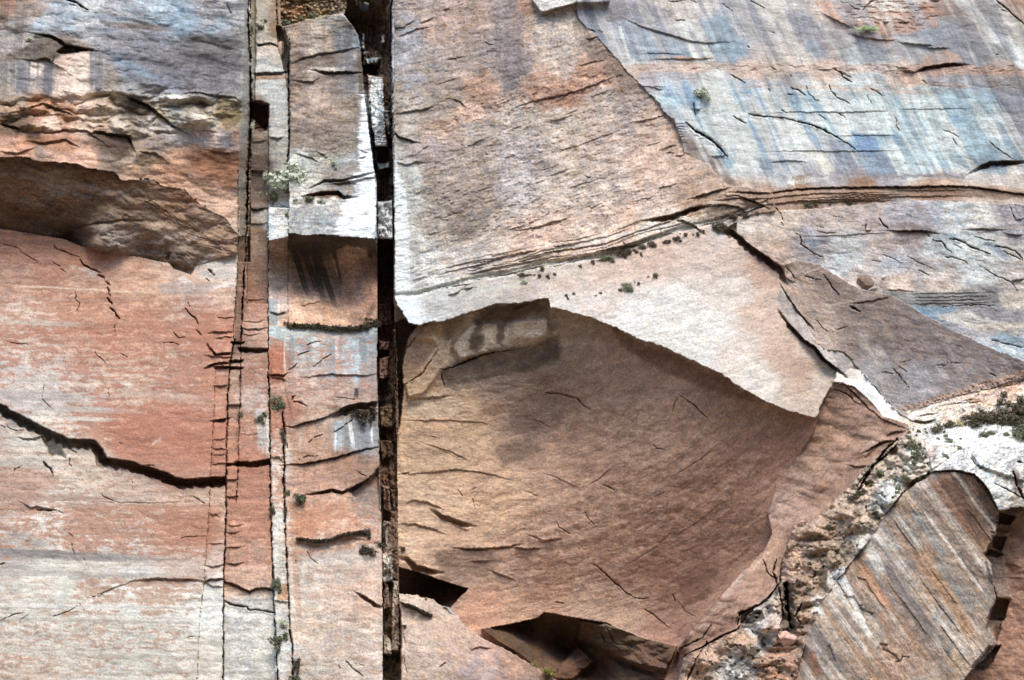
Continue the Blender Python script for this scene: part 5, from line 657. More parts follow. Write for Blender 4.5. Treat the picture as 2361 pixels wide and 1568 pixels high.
patches("""9d9aa5 2045 500 2080 495 2140 505 2160 515 2140 525 2080 515;8e7f7c 2050 520 2090 516 2130 520 2160 535 2130 535 2080 528 2055 528;8e7668 2050 533 2100 530 2160 536 2120 548 2080 545;93a0bb 2180 484 2210 500 2222 525 2205 515 2200 500;8f9ab2 2170 540 2205 540 2210 555 2185 555;8a96b2 2260 560 2300 562 2330 590 2310 590 2280 575
;8e8b98 2335 467 2400 472 2400 502 2345 505;9fa2b0 1855 548 1890 544 1905 555 1880 575 1860 565;8f9bb5 1860 555 1875 552 1885 570 1868 568;8c8a8c 2225 526 2290 526 2320 530 2290 536 2240 532;e8d5c9 2040 645 2100 640 2100 655 2070 668 2045 660;e9e1da 2100 628 2180 625 2180 632 2110 632;e0cdc0 2050 665 2180 668 2290 660 2330 662 2200 672 2100 672""", .7, 4, Q_, 1, .35)
patches("""87888c 2050 668 2100 675 2200 672 2300 660 2300 700 2310 706 2200 704 2090 710 2060 690;8fa2c4 2122 706 2180 704 2205 708 2200 722 2170 726 2155 730 2130 722;9a96a2 2210 708 2320 702 2361 720 2361 742 2260 740 2220 722;ddd8cf 2160 726 2230 714 2250 724 2300 742 2220 742 2170 740;d9cec0 2300 676 2361 680 2361 712 2320 712
;c9bfb2 2220 745 2361 742 2361 760 2260 765;8d9bb5 2290 770 2361 770 2361 790 2320 792 2280 780;e0d0c4 2330 772 2361 768 2361 776;cfd8de 2300 788 2361 815 2361 830 2310 805""", .75, 3, Q_, 1, .4)
streaks("2110 680 2300 676 5 6f6a68 .6;2060 690 2320 688 5 746e6c .5;2090 700 2280 697 4 746e6c .5", only=Q_, f0=.3, f1=.3)
for y0 in (678, 686, 694, 701): ledge([(2085, y0), (2180, y0-2), (2300, y0-4)], 1.6, .28, 5, only=Q_, taper=.6)
# crossing slab edges
ledge([(p[0], p[1]) for p in T(2,1,[(1960,540),(2030,545),(2100,600),(2200,690),(2300,760),(2361,800)])]+T(3,1,[(60,845),(130,890),(165,985)]), 17, 4.4, 60, taper=.15)
block(T(2,1,[(1955,560),(1975,535),(2020,540),(2060,600),(2000,640)]), -.6, 4)
ledge(DIAG1[8:], 9, 2.6, 30, taper=.3); ledge([(1813,640),(1833,652),(1832,640)][:2], 3, .5, 10)
crack(T(3,1,[(165,890),(250,1000)]), 3, .6)
ledge(T(3,1,[(130,1075),(200,1180),(270,1290),(340,1370),(410,1450)]), 4, 1.1, 30, taper=.3)
ledge(DIAG2[3:], 4.5, .9, 50, taper=.1)
ledge([(1856,784),(1881,799),(1901,826),(1931,849),(1946,861)], 7, 1.0, 20, taper=.3)
for p, wd, h in [(T(3,1,[(340,980),(420,1000),(485,1010)]),2.6,.5),(T(3,1,[(510,960),(560,1030),(620,1110),(655,1148)]),2.6,.6),(T(3,1,[(750,1255),(850,1305)]),5,.7),(T(3,2,[(1150,270),(1200,310),(1250,380),(1305,440)]),2.2,.5),(T(3,2,[(1070,295),(1150,310)]),1.8,.3),(T(3,2,[(1200,240),(1280,295)]),1.8,.35),(T(3,2,[(1220,210),(1320,180)]),1.5,.3),(T(3,2,[(1650,205),(1800,215)]),1.8,.3),(T(3,2,[(1560,235),(1640,240)]),1.8,.3),(T(3,2,[(2050,310),(2110,335)]),2,.35),(T(3,1,[(440,1370),(500,1450),(560,1500)]),1.8,.3),(T(3,1,[(620,1480),(740,1440)]),1.8,.3)]:
    crack(p, wd, h*1.3, .6, Z_)
ledge(T(3,1,[(760,1230),(850,1220),(980,1200),(1050,1180),(1140,1160)]), 3, .5, 20, only=Z_)
pits(T(3,1,[(540,1310),(700,1230),(760,1180),(790,1200),(620,1290)]), .6, .12, 4, 190, '5f5248', 1.3, 0, .15, Z_)
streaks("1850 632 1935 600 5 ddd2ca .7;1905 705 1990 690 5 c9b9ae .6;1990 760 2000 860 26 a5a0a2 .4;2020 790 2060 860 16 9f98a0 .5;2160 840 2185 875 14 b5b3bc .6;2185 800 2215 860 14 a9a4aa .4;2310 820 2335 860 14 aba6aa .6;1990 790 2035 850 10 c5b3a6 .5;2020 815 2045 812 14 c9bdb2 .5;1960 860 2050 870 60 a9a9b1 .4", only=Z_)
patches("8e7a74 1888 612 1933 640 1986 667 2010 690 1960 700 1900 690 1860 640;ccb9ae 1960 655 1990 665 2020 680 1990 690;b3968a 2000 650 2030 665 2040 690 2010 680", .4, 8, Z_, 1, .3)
# weathered seam above the plant ledge
PL_ = 'plant_ledge'
patch(T(3,2,[(1220,620),(1500,540),(1800,430),(2361,280),(2361,330),(1900,460),(1500,590),(1230,660)]), 'caa592', .8, 4, None, 1, .4)
pits(T(3,2,[(1230,610),(1500,530),(1900,400),(2361,300),(2361,420),(2000,470),(1600,590),(1240,680)]), .8, .22, 4.5, 191, '8c5f4a', 1.2, -18, .08)
pits(T(3,2,[(1240,650),(1600,570),(2000,470),(2361,400),(2361,570),(2000,580),(1500,650),(1260,690)]), .5, .15, 6, 192, 'a58570', 3.0, -14, .08)
for p, wd, h in [(T(3,2,[(1700,530),(1900,480),(2100,430),(2361,390)]),2.5,.5),(T(3,2,[(1370,710),(1460,680),(1560,670)]),3.5,.8),(T(3,2,[(1760,560),(1900,545)]),2.4,.5),(T(3,2,[(2060,600),(2200,590),(2361,580)]),4,.7),(T(3,2,[(1790,650),(1820,645)]),2.4,.4),(T(3,2,[(1330,740),(1450,750),(1545,735)]),6,1.0),(T(3,2,[(1640,600),(1750,580),(1900,570),(2000,560)]),1.8,.4)]: ledge(p, wd, h, 10, taper=.7)
# plant ledge rock
patches("""e8e9ea 2120 990 2180 985 2250 985 2310 975 2361 1000 2361 1020 2240 1022 2200 1030 2150 1035 2110 1000;c3bfc4 2230 1018 2240 1016 2250 1022 2240 1060 2220 1080 2180 1082 2160 1078 2200 1050;bcbac0 2250 1028 2355 1026 2361 1060 2340 1080 2320 1080 2290 1060;d9e0e6 2245 1030 2262 1022 2270 1060 2260 1090 2245 1070;c0a59b 2130 1015 2160 1030 2155 1070 2130 1040
;cbd3da 2115 1045 2140 1060 2145 1075 2110 1090;7f6e64 2330 1085 2345 1080 2361 1110 2361 1200 2345 1160 2335 1120;b0b4b6 2040 1110 2080 1070 2110 1100 2080 1140 2050 1160;a69c94 2331 1145 2361 1145 2361 1176 2335 1180;d4d9dc 2255 1090 2300 1130 2325 1180 2310 1200 2300 1150""", .7, 4, PL_, 1, .3)
crack(T(3,2,[(1870,1090),(1920,1150),(1970,1180)]), 3, .6); crack(T(3,2,[(2090,1325),(2150,1350),(2250,1400),(2361,1470)]), 3, .7); crack(T(3,2,[(2300,1120),(2350,1130)]), 4, .8); crack([(2337,1088),(2345,1120),(2361,1150)], 6, 1.2)
ledge(T(3,2,[(1400,1270),(1530,1180),(1640,1100),(1750,1010),(1850,940)]), 3, .6, 20, only=PL_)
block(T(3,2,[(1880,1060),(1920,980),(2361,975),(2361,1300),(2200,1250),(1960,1160)]), .5, 4, PL_)
# buttress roof edge shade + stripes
G_ = 'striped_buttress'
cols = ['8c8a8a','b0896c','9c9692','c4c0bc','7c6c66','a87f62','968a84','b39a86','84706a','cdc9c4','9b7358','8d8683','b9a698','7a6862']
rr = random.Random(5); off = -330
while off < 330:
    wd = rr.uniform(5, 26); c = rr.choice(cols); cx, cy = 2090+off*.80, 1330-off*.56
    L1 = rr.uniform(150, 330); sh = rr.uniform(-70, 70); ux, uy = .60, .80
    streak(cx-ux*(L1-sh), cy-uy*(L1-sh), cx+ux*(L1+sh), cy+uy*(L1+sh), wd, c, rr.uniform(.45, .8), wd*rr.uniform(.7, 1.5), G_, .1, .2, 5)
    off += rr.uniform(7, 15)
streaks("""2130 1176 2290 1400 8 dcd9d5 .75;2065 1180 2270 1480 8 d0ccc8 .7;2080 1340 2185 1520 12 ccc9c5 .85;2030 1220 2260 1560 5 c9bfb6 .6;1965 1280 2110 1500 10 c6c2be .6;1900 1370 2020 1530 9 cbcac8 .65;1955 1360 2010 1480 14 dadbdb .8;1880 1385 1900 1420 14 dcdee0 .8;2210 1175 2330 1340 30 b18359 .6 40;2120 1260 2260 1500 34 ad8464 .7;2170 1100 2280 1260 26 7a5647 .8;2190 1110 2290 1280 40 6f5348 .8;2150 1110 2260 1260 18 9c7058 .6;2040 1300 2130 1440 20 746a6a .85;2060 1330 2170 1500 34 7c7270 .8;1995 1250 2040 1330 26 cfcecc .7;1975 1285 2060 1420 20 b07a58 .7;2105 1176 2190 1300 26 989696 .8;2160 1290 2260 1420 30 928e8e .7;1930 1310 1960 1370 22 d5d8da .8;1940 1400 1990 1470 16 6f6764 .6;1870 1450 1960 1560 30 746a66 .6;1840 1480 1900 1568 26 5f544c .7;1870 1500 1890 1568 20 8a4f36 .5;2030 1410 2070 1520 14 a0745a .6""", only=G_)
for i in range(22):
    rr = random.Random(500+i); x0 = rr.uniform(1880, 2220); y0 = rr.uniform(1130, 1480); L0 = rr.uniform(60, 240)
    ledge([(x0, y0), (x0+.30*L0, y0+.42*L0), (x0+.6*L0, y0+.8*L0)][::-1] if i % 2 else [(x0, y0), (x0+.6*L0, y0+.8*L0)], rr.uniform(1.5, 3.5), rr.uniform(.12, .38), 7, only=G_, taper=.9)
for q in [T(3,3,[(700,790),(800,800),(850,900),(980,960),(900,1010),(760,920)]),T(3,3,[(1060,1270),(1180,1340),(1230,1400),(1040,1390)]),T(3,3,[(1030,1230),(1110,1240),(1040,1340),(1010,1280)]),T(3,3,[(820,620),(900,640),(960,760),(880,760)]),T(3,3,[(540,1260),(570,1240),(620,1400),(560,1400)])]: block(q, -.2, 5, G_)
crack(T(3,3,[(1170,1400),(1230,1395),(1240,1350),(1300,1355)]), 3, .5); crack(T(3,3,[(840,880),(890,880)]), 3, .5)
patch(T(3,3,[(1040,1230),(1300,1180),(1500,1500),(1300,1568),(1040,1568),(1000,1380)]), 'aa8470', .6, 8, G_, 1, .4)
ledge(BTOP[:6], 5, 1.2, 30, only=PL_+' '+G_, taper=.5)
# blocky right edge of the buttress
for q, dh, c in [(T(3,3,[(2110,90),(2160,30),(2260,60),(2220,120),(2120,110)]),-2.6,'735c50'),(T(3,3,[(2100,95),(2220,130),(2200,160),(2100,140)]),1.0,'b89078'),(T(3,3,[(2080,170),(2210,200),(2210,250),(2100,215)]),1.4,'a88a78'),(T(3,3,[(2080,225),(2210,250),(2170,370),(2045,340)]),-2.8,'6e5d50'),(T(3,3,[(2060,380),(2170,390),(2140,440),(2010,430)]),-2.2,'6b574a'),
    (T(3,3,[(2030,450),(2150,470),(2240,830),(2110,830)]),1.2,'a8968e'),(T(3,3,[(2105,830),(2240,840),(2180,1000),(2025,1005)]),-2.8,'675649'),(T(3,3,[(2025,1005),(2150,1030),(2120,1200),(2050,1080),(1995,1100)]),-2.0,'77675c'),(T(3,3,[(2040,1240),(2130,1235),(2080,1400),(1960,1500),(1865,1480)]),-2.6,'66564a')]:
    q = [(p_[0]+7*math.sin(p_[1]*.37), p_[1]+5*math.sin(p_[0]*.53)) for p_ in q]; block(q, dh*(.38+.1*math.sin(q[0][1])), 5, 'striped_buttress recessed_back_wall'); patch(q, c, .75, 2.5, 'striped_buttress recessed_back_wall', .5, .15)
flakes(T(3,3,[(2150,150),(2400,100),(2400,1568),(1900,1568),(2200,1100)]), [(2340,1250,.3),(2340,1400,.5),(2320,1530,.55)], '8e6a5b', .6, 26, 18, 'recessed_back_wall', 195, 20, .08, False)
ledge(T(3,3,[(2170,500),(2260,500),(2361,540)]), 3, .3, 20, only='recessed_back_wall'); ledge(T(3,3,[(2220,620),(2361,625)]), 3, .3, 20, only='recessed_back_wall')
# ================================================================== rubble ridge
E_ = 'rubble_ridge'
s_ = win(R[E_]['poly'], 10); m_ = _m('rubble_ridge', s_); n = np.abs(fbm(X[s_]/38, Y[s_]/30, 310, 5, .6)); n = np.abs(fbm(WX[s_]/90, WY[s_]/55, 310, 5, .42)); D[s_] += m_*(2.8*n+.10*fbm(X[s_]/10, Y[s_]/10, 311, 3, .5))
f = fbm(WX[s_]/22, WY[s_]/22, 312, 5, .6); kk = (m_*ss(.12, .4, f)*.28)[..., None]; COL[s_] = COL[s_]*(1-kk)+hx('c3bdb4')*kk
kk = (m_*ss(.16, .45, -f)*.35)[..., None]; COL[s_] = COL[s_]*(1-kk)+hx('6c5a40')*kk
patches("""c9cdd1 2030 1110 2080 1100 2060 1160 2030 1190 2000 1170;d0d5d9 1900 1330 1950 1300 1975 1370 1930 1370;c5c5c6 1700 1430 1740 1400 1770 1440 1740 1470;bfc2c6 1640 1540 1680 1520 1720 1560 1660 1568;b7b9bb 1720 1500 1790 1450 1790 1480 1750 1520;5d4a3a 1808 1340 1830 1345 1828 1400 1838 1450 1825 1470 1800 1450 1806 1400;54442f 1890 1310 1912 1310 1905 1350 1888 1345;5a4834 1838 1335 1848 1340 1842 1360 1834 1355;4a3c2c 1712 1412 1750 1410 1758 1428 1730 1440 1706 1435;dcdad8 1870 1380 1895 1370 1890 1410 1872 1420
;5c5340 2010 1150 2026 1180 2032 1210 2016 1200;63553c 1990 1110 2010 1100 2016 1120 1996 1126;8b6b50 1960 1180 1990 1170 1985 1200;dde1e2 2092 1032 2110 1040 2108 1080 2098 1060;cfcdc6 1960 1240 2000 1220 2010 1250 1975 1275;b4ab9f 1740 1370 1790 1350 1800 1380 1760 1400""", .8, 2.5, E_, 1, .5)
pits(R[E_]['poly'][:-4], .7, .4, 12, 331, '54492f', 1.2, -30, .26, E_)
pits(R[E_]['poly'][:-4], .4, .15, 22, 332, '8b725c', 1.2, -40, .16, E_)
for p, wd, h in [([(1790,1290),(1782,1320),(1790,1340),(1800,1370),(1806,1420),(1795,1455)],4,1.2),([(1812,1345),(1815,1400),(1825,1450)],9,1.8),([(1760,1290),(1770,1320),(1785,1335)],3,.7),([(1700,1440),(1706,1415),(1740,1400),(1770,1385)],5,1.2),([(2068,1012),(2040,1040),(2010,1080),(1985,1120),(1975,1140)],6,1.4),(T(3,2,[(1190,960),(1100,1050),(950,1180),(880,1290)]),5,1.2),(T(3,2,[(930,1190),(820,1350)]),3,.8),([(1630,1480),(1600,1530),(1585,1568)],4,.9),([(1560,1500),(1620,1470),(1640,1440)],3,.7),([(1850,1390),(1835,1420),(1845,1440)],4,1.0)]: crack(p, wd, h*1.4, .5)
for q in [([(2053,1035),(2066,1032),(2070,1046),(2058,1052),(2050,1048)],-1.6),([(1806,1345),(1816,1342),(1830,1400),(1838,1462),(1815,1470),(1800,1450)],-1.6),([(1800,1460),(1830,1458),(1836,1476),(1810,1486),(1795,1478)],1.0),([(1710,1410),(1755,1408),(1760,1426),(1730,1440),(1706,1436)],-2.0),([(1765,1400),(1775,1395),(1785,1410),(1772,1420)],-1.6)]: block(q[0], q[1]*.5, 7)
# facet
N_ = 'brown_facet'
ledge([(1921,881),(1945,884),(1968,905),(2002,940),(2036,966),(2098,991)], 3, .6, 8, taper=.2)
crack(T(3,2,[(600,455),(720,490),(790,560),(860,610)]), 2.5, .5); crack(T(3,2,[(700,400),(800,500),(910,605)]), 3, .4); ledge(T(3,2,[(885,1030),(950,990),(1060,930),(1180,920)]), 6, 1.0, 20); ledge(T(3,2,[(1080,900),(1130,850),(1280,830)]), 5, .8, 20)
ledge(T(3,2,[(740,1150),(850,1165),(950,1158)]), 5, .7, 24); patches("8c6a58 1955 1075 2000 1070 2020 1080 1990 1130 1950 1150;c7a898 1990 1020 2030 1010 2040 1016 2010 1034;d0bba9 2040 1020 2068 1024 2030 1060 2010 1080;7f604e 1945 882 1968 900 2000 925 1990 930 1950 900;9a7868 1880 1140 1960 1080 1980 1120 1950 1160;cdb3a5 1600 1460 1700 1330 1790 1260 1760 1290 1680 1380", .5, 5, N_, 1, .3)
ledge([(1590,1465),(1640,1400),(1700,1330),(1760,1270),(1785,1240)][::-1], 3, .5, 14, only=N_)
# ================================================================== alcove
O_ = 'alcove'
patches("""caa482 925 830 935 800 960 760 985 755 1000 800 970 850 935 885;d5b894 1010 820 1050 760 1090 720 1098 730 1060 800 1040 850 1000 870 940 905;d8cdb8 1050 790 1080 750 1130 760 1180 780 1260 755 1262 775 1200 800 1120 810 1060 825;83705f 1095 720 1180 704 1260 698 1265 730 1200 740 1130 745 1090 750;87735f 1100 740 1110 790 1095 812 1080 800
;6f6253 1020 850 1080 820 1160 800 1230 795 1290 770 1290 830 1240 850 1180 860 1100 880 1030 890;a89678 1290 750 1250 770 1262 740;947a69 1170 930 1250 900 1300 930 1290 980 1230 1010 1180 1000;8a7062 1190 960 1240 950 1250 990 1200 1000;836a59 1140 1030 1220 1010 1260 1040 1160 1080;8a6752 1400 740 1480 790 1620 850 1760 930 1700 920 1560 870 1430 800;7c5a48 1560 1330 1660 1310 1640 1370 1580 1400;d9b897 925 1180 1010 1170 1080 1200 1000 1230 925 1225;ccaa8a 930 1000 1000 990 1120 1020 1060 1070 940 1080
;d4b79a 925 1120 960 1100 1040 1130 1080 1170 1000 1160 930 1160;9a7f6a 1000 1270 1080 1260 1160 1290 1120 1330 1020 1320;e0c8a8 925 910 1010 905 1080 930 1040 960 940 960;b48d70 1110 930 1160 925 1170 950 1100 960""", .75, 7, O_, 1, .35)
patches('5f5142 1098 735 1112 740 1118 800 1098 812 1082 806;5c4e42 1145 745 1165 742 1160 795 1145 790;6a5a48 1098 712 1180 703 1240 700 1262 712 1180 735 1110 738;ddd0b4 1120 750 1145 750 1140 790 1122 800;d9cdb2 1165 760 1210 755 1240 770 1200 790 1165 795;64564a 1262 790 1300 800 1290 830 1240 835', .7, 5, O_, 1, .4)
flakes([(1240,1100),(1700,1050),(1750,1200),(1680,1330),(1560,1400),(1400,1400),(1200,1380),(1180,1250)], [(1500,1200,.55),(1480,1230,.62),(1560,1180,.5),(1600,1250,.55),(1550,1300,.6),(1400,1200,.35),(1420,1260,.3),(1280,1290,.6),(1340,1320,.35),(1240,1340,.5),(1640,1200,.45),(1650,1100,.3),(1500,1120,.2),(1600,1330,.7),(1300,1200,.1),(1450,1350,.3),(1350,1380,.15)], '966a54', .7, 20, 15, O_, 70, 40, .05, False)
flakes([(1200,850),(1700,900),(1800,1050),(1700,1150),(1300,1100)], [(1350,1000,.4),(1500,1000,.3),(1650,1020,.45),(1750,1050,.4),(1400,900,.35)], '98705a', .5, 24, 18, O_, 72, 40, .10, False)
for p, wd, h in [([(912,905),(935,887),(975,860),(1000,820),(1010,806)],3.5,.8),([(925,830),(940,800),(960,775)],3,.8),(T(1,2,[(1700,270),(1800,260),(1900,215),(2100,130),(2361,90)]),5,1.0),(T(1,2,[(1710,300),(1720,380),(1740,430)]),5,.8),(T(1,2,[(1330,1240),(1420,1225)]),2.6,.6),(T(1,2,[(1600,880),(1660,900)]),2,.3),(T(1,2,[(1850,1380),(1920,1450)]),2.2,.4),(T(1,2,[(2000,1460),(2020,1568)]),2.6,.4),(T(1,2,[(1980,1390),(2035,1355)]),2,.3),
    (T(2,2,[(1535,515),(1500,580),(1475,670)]),2.6,.4),(T(2,2,[(1800,720),(1680,600),(1540,500)]),4,.5),(T(2,2,[(300,480),(450,500),(600,540),(640,590),(720,640)]),5,.5),(T(2,2,[(820,1335),(880,1345),(945,1380)]),3,.5),(T(2,2,[(1300,960),(1340,1005),(1410,1015)]),3,.4),(T(2,3,[(400,100),(440,160),(560,240)]),2.4,.5),(T(2,3,[(670,0),(700,80),(755,130),(800,120)]),3,.5),(T(2,3,[(740,480),(840,570),(950,670),(1060,770),(1130,810)]),4,.9),(T(2,3,[(1130,810),(1200,820),(1270,815)]),3,.7),(T(2,3,[(1210,910),(1300,960),(1440,1085)]),3,.6),(T(2,3,[(390,850),(480,860)]),3,.5),(T(2,3,[(1480,780),(1510,850)]),4,.4),(T(2,3,[(1520,830),(1600,940),(1700,980)]),2,.3)]:
    crack(p, wd*.8, h*.8, .8, O_)
for p, wd, h, L in [(T(1,2,[(1380,560),(1500,530),(1640,520),(1800,510)]),5,.7,30),(T(1,2,[(1360,740),(1600,740),(1800,740),(2100,760),(2200,800)]),3,.4,30),(T(1,2,[(1330,1240),(1600,1220),(1830,1190),(2100,1220),(2361,1290)]),4,.5,50),(T(1,3,[(1640,0),(1750,50),(1900,100),(2000,130)]),14,1.2,24),(T(1,3,[(1800,130),(1980,200)]),2,.3,14),(T(1,3,[(1840,345),(1950,355),(2120,350),(2361,330)])+T(2,3,[(0,320),(60,315)]),6,1.0,24),(T(2,3,[(0,335),(80,350),(280,350)]),5,.9,16),(T(2,3,[(240,290),(340,270),(450,260)]),6,.8,16),
    (T(1,3,[(1320,130),(1450,125),(1600,160),(1750,220)]),5,.7,30),(T(1,3,[(1330,420),(1400,430),(1480,500),(1620,540),(1700,560)]),16,2.0,30),(T(1,3,[(1980,470),(2170,465)]),4,.6,20),(T(1,2,[(1380,1520),(1440,1470),(1500,1480),(1600,1500),(1750,1568)]),4,.6,20),(T(1,3,[(2150,550),(2280,600),(2361,630)])+T(2,3,[(20,650)]),4,.7,24),(T(1,3,[(1500,550),(1580,535),(1620,555)]),3,.5,10)]:
    ledge(p, wd, h, L, only=O_, taper=.6)
for k in range(6):
    rr = random.Random(700+k); x0 = rr.uniform(930, 1300); y0 = rr.uniform(960, 1300); L0 = rr.uniform(30, 120)
    ledge([(x0, y0), (x0+L0*.5, y0+L0*.16), (x0+L0, y0+L0*.42)], rr.uniform(1.5, 3.4), rr.uniform(.12, .35), 14, only=O_, taper=.9)
for k in range(4):
    rr = random.Random(750+k); x0 = rr.uniform(1200, 1650); y0 = rr.uniform(1080, 1400); L0 = rr.uniform(40, 140)
    ledge([(x0, y0), (x0+L0*.6, y0-L0*.38), (x0+L0, y0-L0*.75)], rr.uniform(1.5, 3.5), rr.uniform(.1, .28), 10, only=O_, taper=.9)
block(T(1,1,[(1480,1568),(1550,1440),(1600,1410),(1680,1568)]), .4, 7, O_); block(T(1,2,[(1380,420),(1660,70),(1640,0),(1800,0),(1780,250),(1700,300),(1540,500),(1400,530)]), .4, 7, O_)
block(T(2,1,[(0,1300),(180,1215),(340,1190),(330,1568),(0,1568)]), .3, 12, O_); block([(1040,800),(1085,748),(1262,735),(1270,770),(1160,812),(1060,828)], .4, 8, O_)
# slabs inside the hollow
block(T(2,3,[(600,1240),(420,1470),(380,1568),(560,1568),(760,1400)]), 1.8, 9, 'under_hollow'); block(T(2,3,[(620,1010),(880,1050),(1200,1130),(1500,1200),(1540,1290),(1420,1480),(1100,1420),(860,1300),(600,1200)]), 1.4, 12, 'under_hollow'); crack(T(2,3,[(820,1130),(860,1220)]), 3, .5); crack(T(2,3,[(880,1100),(940,1220)]), 3, .5)
ledge(T(2,3,[(860,1310),(1000,1380),(1200,1460),(1390,1530)]), 12, 1.2, 20, only='under_hollow')
# lower slab bits
ledge(T(1,3,[(1335,850),(1400,880),(1490,905),(1560,960),(1620,980)]), 6, 1.2, 24, only='lower_slab'); ledge(T(1,3,[(1975,1300),(2020,1265),(2080,1258),(2180,1280)]), 3.5, .7, 24, only='lower_slab'); crack(T(1,3,[(1690,1445),(1750,1410)]), 3, .5); crack([(930,1510),(932,1530),(938,1550)], 2, .4); crack([(930,1460),(935,1490)], 2, .4)
streaks("1070 1560 1110 1500 14 a5929a .5;1140 1500 1170 1580 12 a08d90 .5;1060 1540 1090 1580 16 a38f96 .5;980 1430 1000 1560 30 cdb9ad .4", only='lower_slab')
ledge([(908,1500),(925,1502),(927,1520)], 3, .8, 6); block([(908,1372),(919,1372),(926,1450),(924,1568),(910,1568)], -3, 3, 'lower_slab')
# top rock above the middle column
s_ = win(R['top_alcove_rock']['poly'], 4); m_ = _m('top_alcove_rock', s_); f = fbm(X[s_]/14, Y[s_]/10, 330, 4); D[s_] += m_*.9*np.abs(f); kk = (m_*ss(.1, .3, f)*.5)[..., None]; COL[s_] = COL[s_]*(1-kk)+hx('c4b087')*kk
patches("a8764e 655 18 690 10 730 30 700 42 660 50;6a5038 660 0 720 0 715 12 680 18;5a4632 705 20 720 18 716 32 704 30;b9a77f 700 45 740 30 745 38 706 50", .7, 3, 'top_alcove_rock', 1, .4)
print("ops done")
# ------------------------------------------------------------------ grain of the stone, then build the meshes
for k, n in enumerate(ORDER):
    pass
fine = fbm((X*.9+Y*.4)/3.0, (Y*.9-X*.4)/2.6, 400, 3, .7); an = fbma((X+.2*Y)/11, (Y-.12*X)/2.6, 402, 3, .7); D += .012*fine+.016*an
XR, YR = X*.83+Y*.56, Y*.83-X*.56
g3 = noise(XR/1.75, YR/1.75, 410)*.5+noise(X*.31-Y*.12, Y*.36+X*.15, 411)*.5
COL *= (1+.16*g3+.11*fine+.06*an)[..., None]; COL += (.022*noise(YR/2.6, XR/2.2, 412))[..., None]*np.array([1, -.1, -1])
COL = np.clip(COL, .02, 1)**.96; lum = COL.mean(-1, keepdims=True); COL = lum+(COL-lum)*np.where(np.isin(reg, [ORDER.index('left_lower_wall'), ORDER.index('fissure_slabs'), ORDER.index('lower_slab')]), .74, .80)[..., None]*np.where(reg == ORDER.index('rubble_ridge'), .78, 1)[..., None]
COL = COL*np.where((reg == ORDER.index('alcove'))[..., None], np.array([.97, .96, .98]), 1)
bl = ss(.03, .12, COL[..., 2]-COL[..., 0])[..., None]; COL = COL*(1+bl*np.array([-.05, .0, -.02]))
COL = np.clip(COL, .02, 1.0)
F2W = 2361/1024
PX = 1024; FPX = LENS/36*PX
def ray(x, y):                          # photograph coordinates -> direction
    u = (np.asarray(x, float)/F2W-512)/FPX; v = -(np.asarray(y, float)/F2W-340)/FPX
    c, s = math.cos(PITCH), math.sin(PITCH)
    return u, c-v*s, s+v*c              # camera looks along +Y, pitched up
def P3(x, y, d):
    rx, ry, rz = ray(x, y); t = (-np.asarray(d, float)-CAM[1])/ry
    return CAM[0]+rx*t, CAM[1]+ry*t, CAM[2]+rz*t
VX, VY, VZ = P3(X, Y, D)
ALBC = lin(COL)*ALB*np.array([.985, 1.01, .95])
SHA = {}
def rock_mat(name, bump=.5, tint=.1):
    m = bpy.data.materials.new(name); m.use_nodes = True; N = m.node_tree.nodes; L = m.node_tree.links
    b = N["Principled BSDF"]; a = N.new("ShaderNodeVertexColor"); a.layer_name = "stone"
    tc = N.new("ShaderNodeTexCoord")
    n1 = N.new("ShaderNodeTexNoise"); n1.inputs['Scale'].default_value = 5.5; n1.inputs['Detail'].default_value = 6; n1.inputs['Roughness'].default_value = .7
    mp = N.new("ShaderNodeMapping"); mp.inputs['Scale'].default_value = (.8, .8, 3.2)
    L.new(tc.outputs['Object'], mp.inputs[0]); L.new(mp.outputs[0], n1.inputs['Vector'])
    r = N.new("ShaderNodeMapRange"); r.inputs[1].default_value = .3; r.inputs[2].default_value = .7; r.inputs[3].default_value = 1-tint; r.inputs[4].default_value = 1+tint
    L.new(n1.outputs[0], r.inputs[0])
    mx = N.new("ShaderNodeVectorMath"); mx.operation = 'SCALE'; L.new(a.outputs[0], mx.inputs[0]); L.new(r.outputs[0], mx.inputs[3]); L.new(mx.outputs[0], b.inputs['Base Color'])
    rr = N.new("ShaderNodeMapRange"); rr.inputs[3].default_value = .92; rr.inputs[4].default_value = .30; L.new(a.outputs[1], rr.inputs[0]); L.new(rr.outputs[0], b.inputs['Roughness'])
    b.inputs['Specular IOR Level'].default_value = .3
    bp = N.new("ShaderNodeBump"); bp.inputs['Strength'].default_value = bump; bp.inputs['Distance'].default_value = .12; L.new(n1.outputs[0], bp.inputs['Height']); L.new(bp.outputs[0], b.inputs['Normal'])
    return m
STONE = rock_mat("sandstone", .14, .07)
GRP = [('cliff_face', 'varnished_wall lower_right_wall shaded_wall'), ('cliff_slab', 'pink_wall'), ('pale_rock_band', 'pale_band'), ('bare_rock_slab', 'bare_slab'), ('rock_ledge', 'plant_ledge'), ('rock_alcove', 'alcove'), ('rock_facet', 'brown_facet'),
       ('rubble_slope', 'rubble_ridge'), ('rock_buttress', 'striped_buttress'), ('back_wall', 'recessed_back_wall'), ('rock_hollow', 'under_hollow dark_cleft'), ('lower_rock_slab', 'lower_slab'), ('rock_overhang', 'left_block left_overhang'), ('cliff_wall', 'left_lower_wall'),
       ('rock_slabs', 'fissure_slabs top_alcove_rock'), ('rock_column', 'middle_column'), ('sheltered_rock', 'sheltered_face'), ('lower_rock_column', 'lower_column'), ('rock_chimney', 'dark_chimney')]
fr = reg[:-1, :-1]
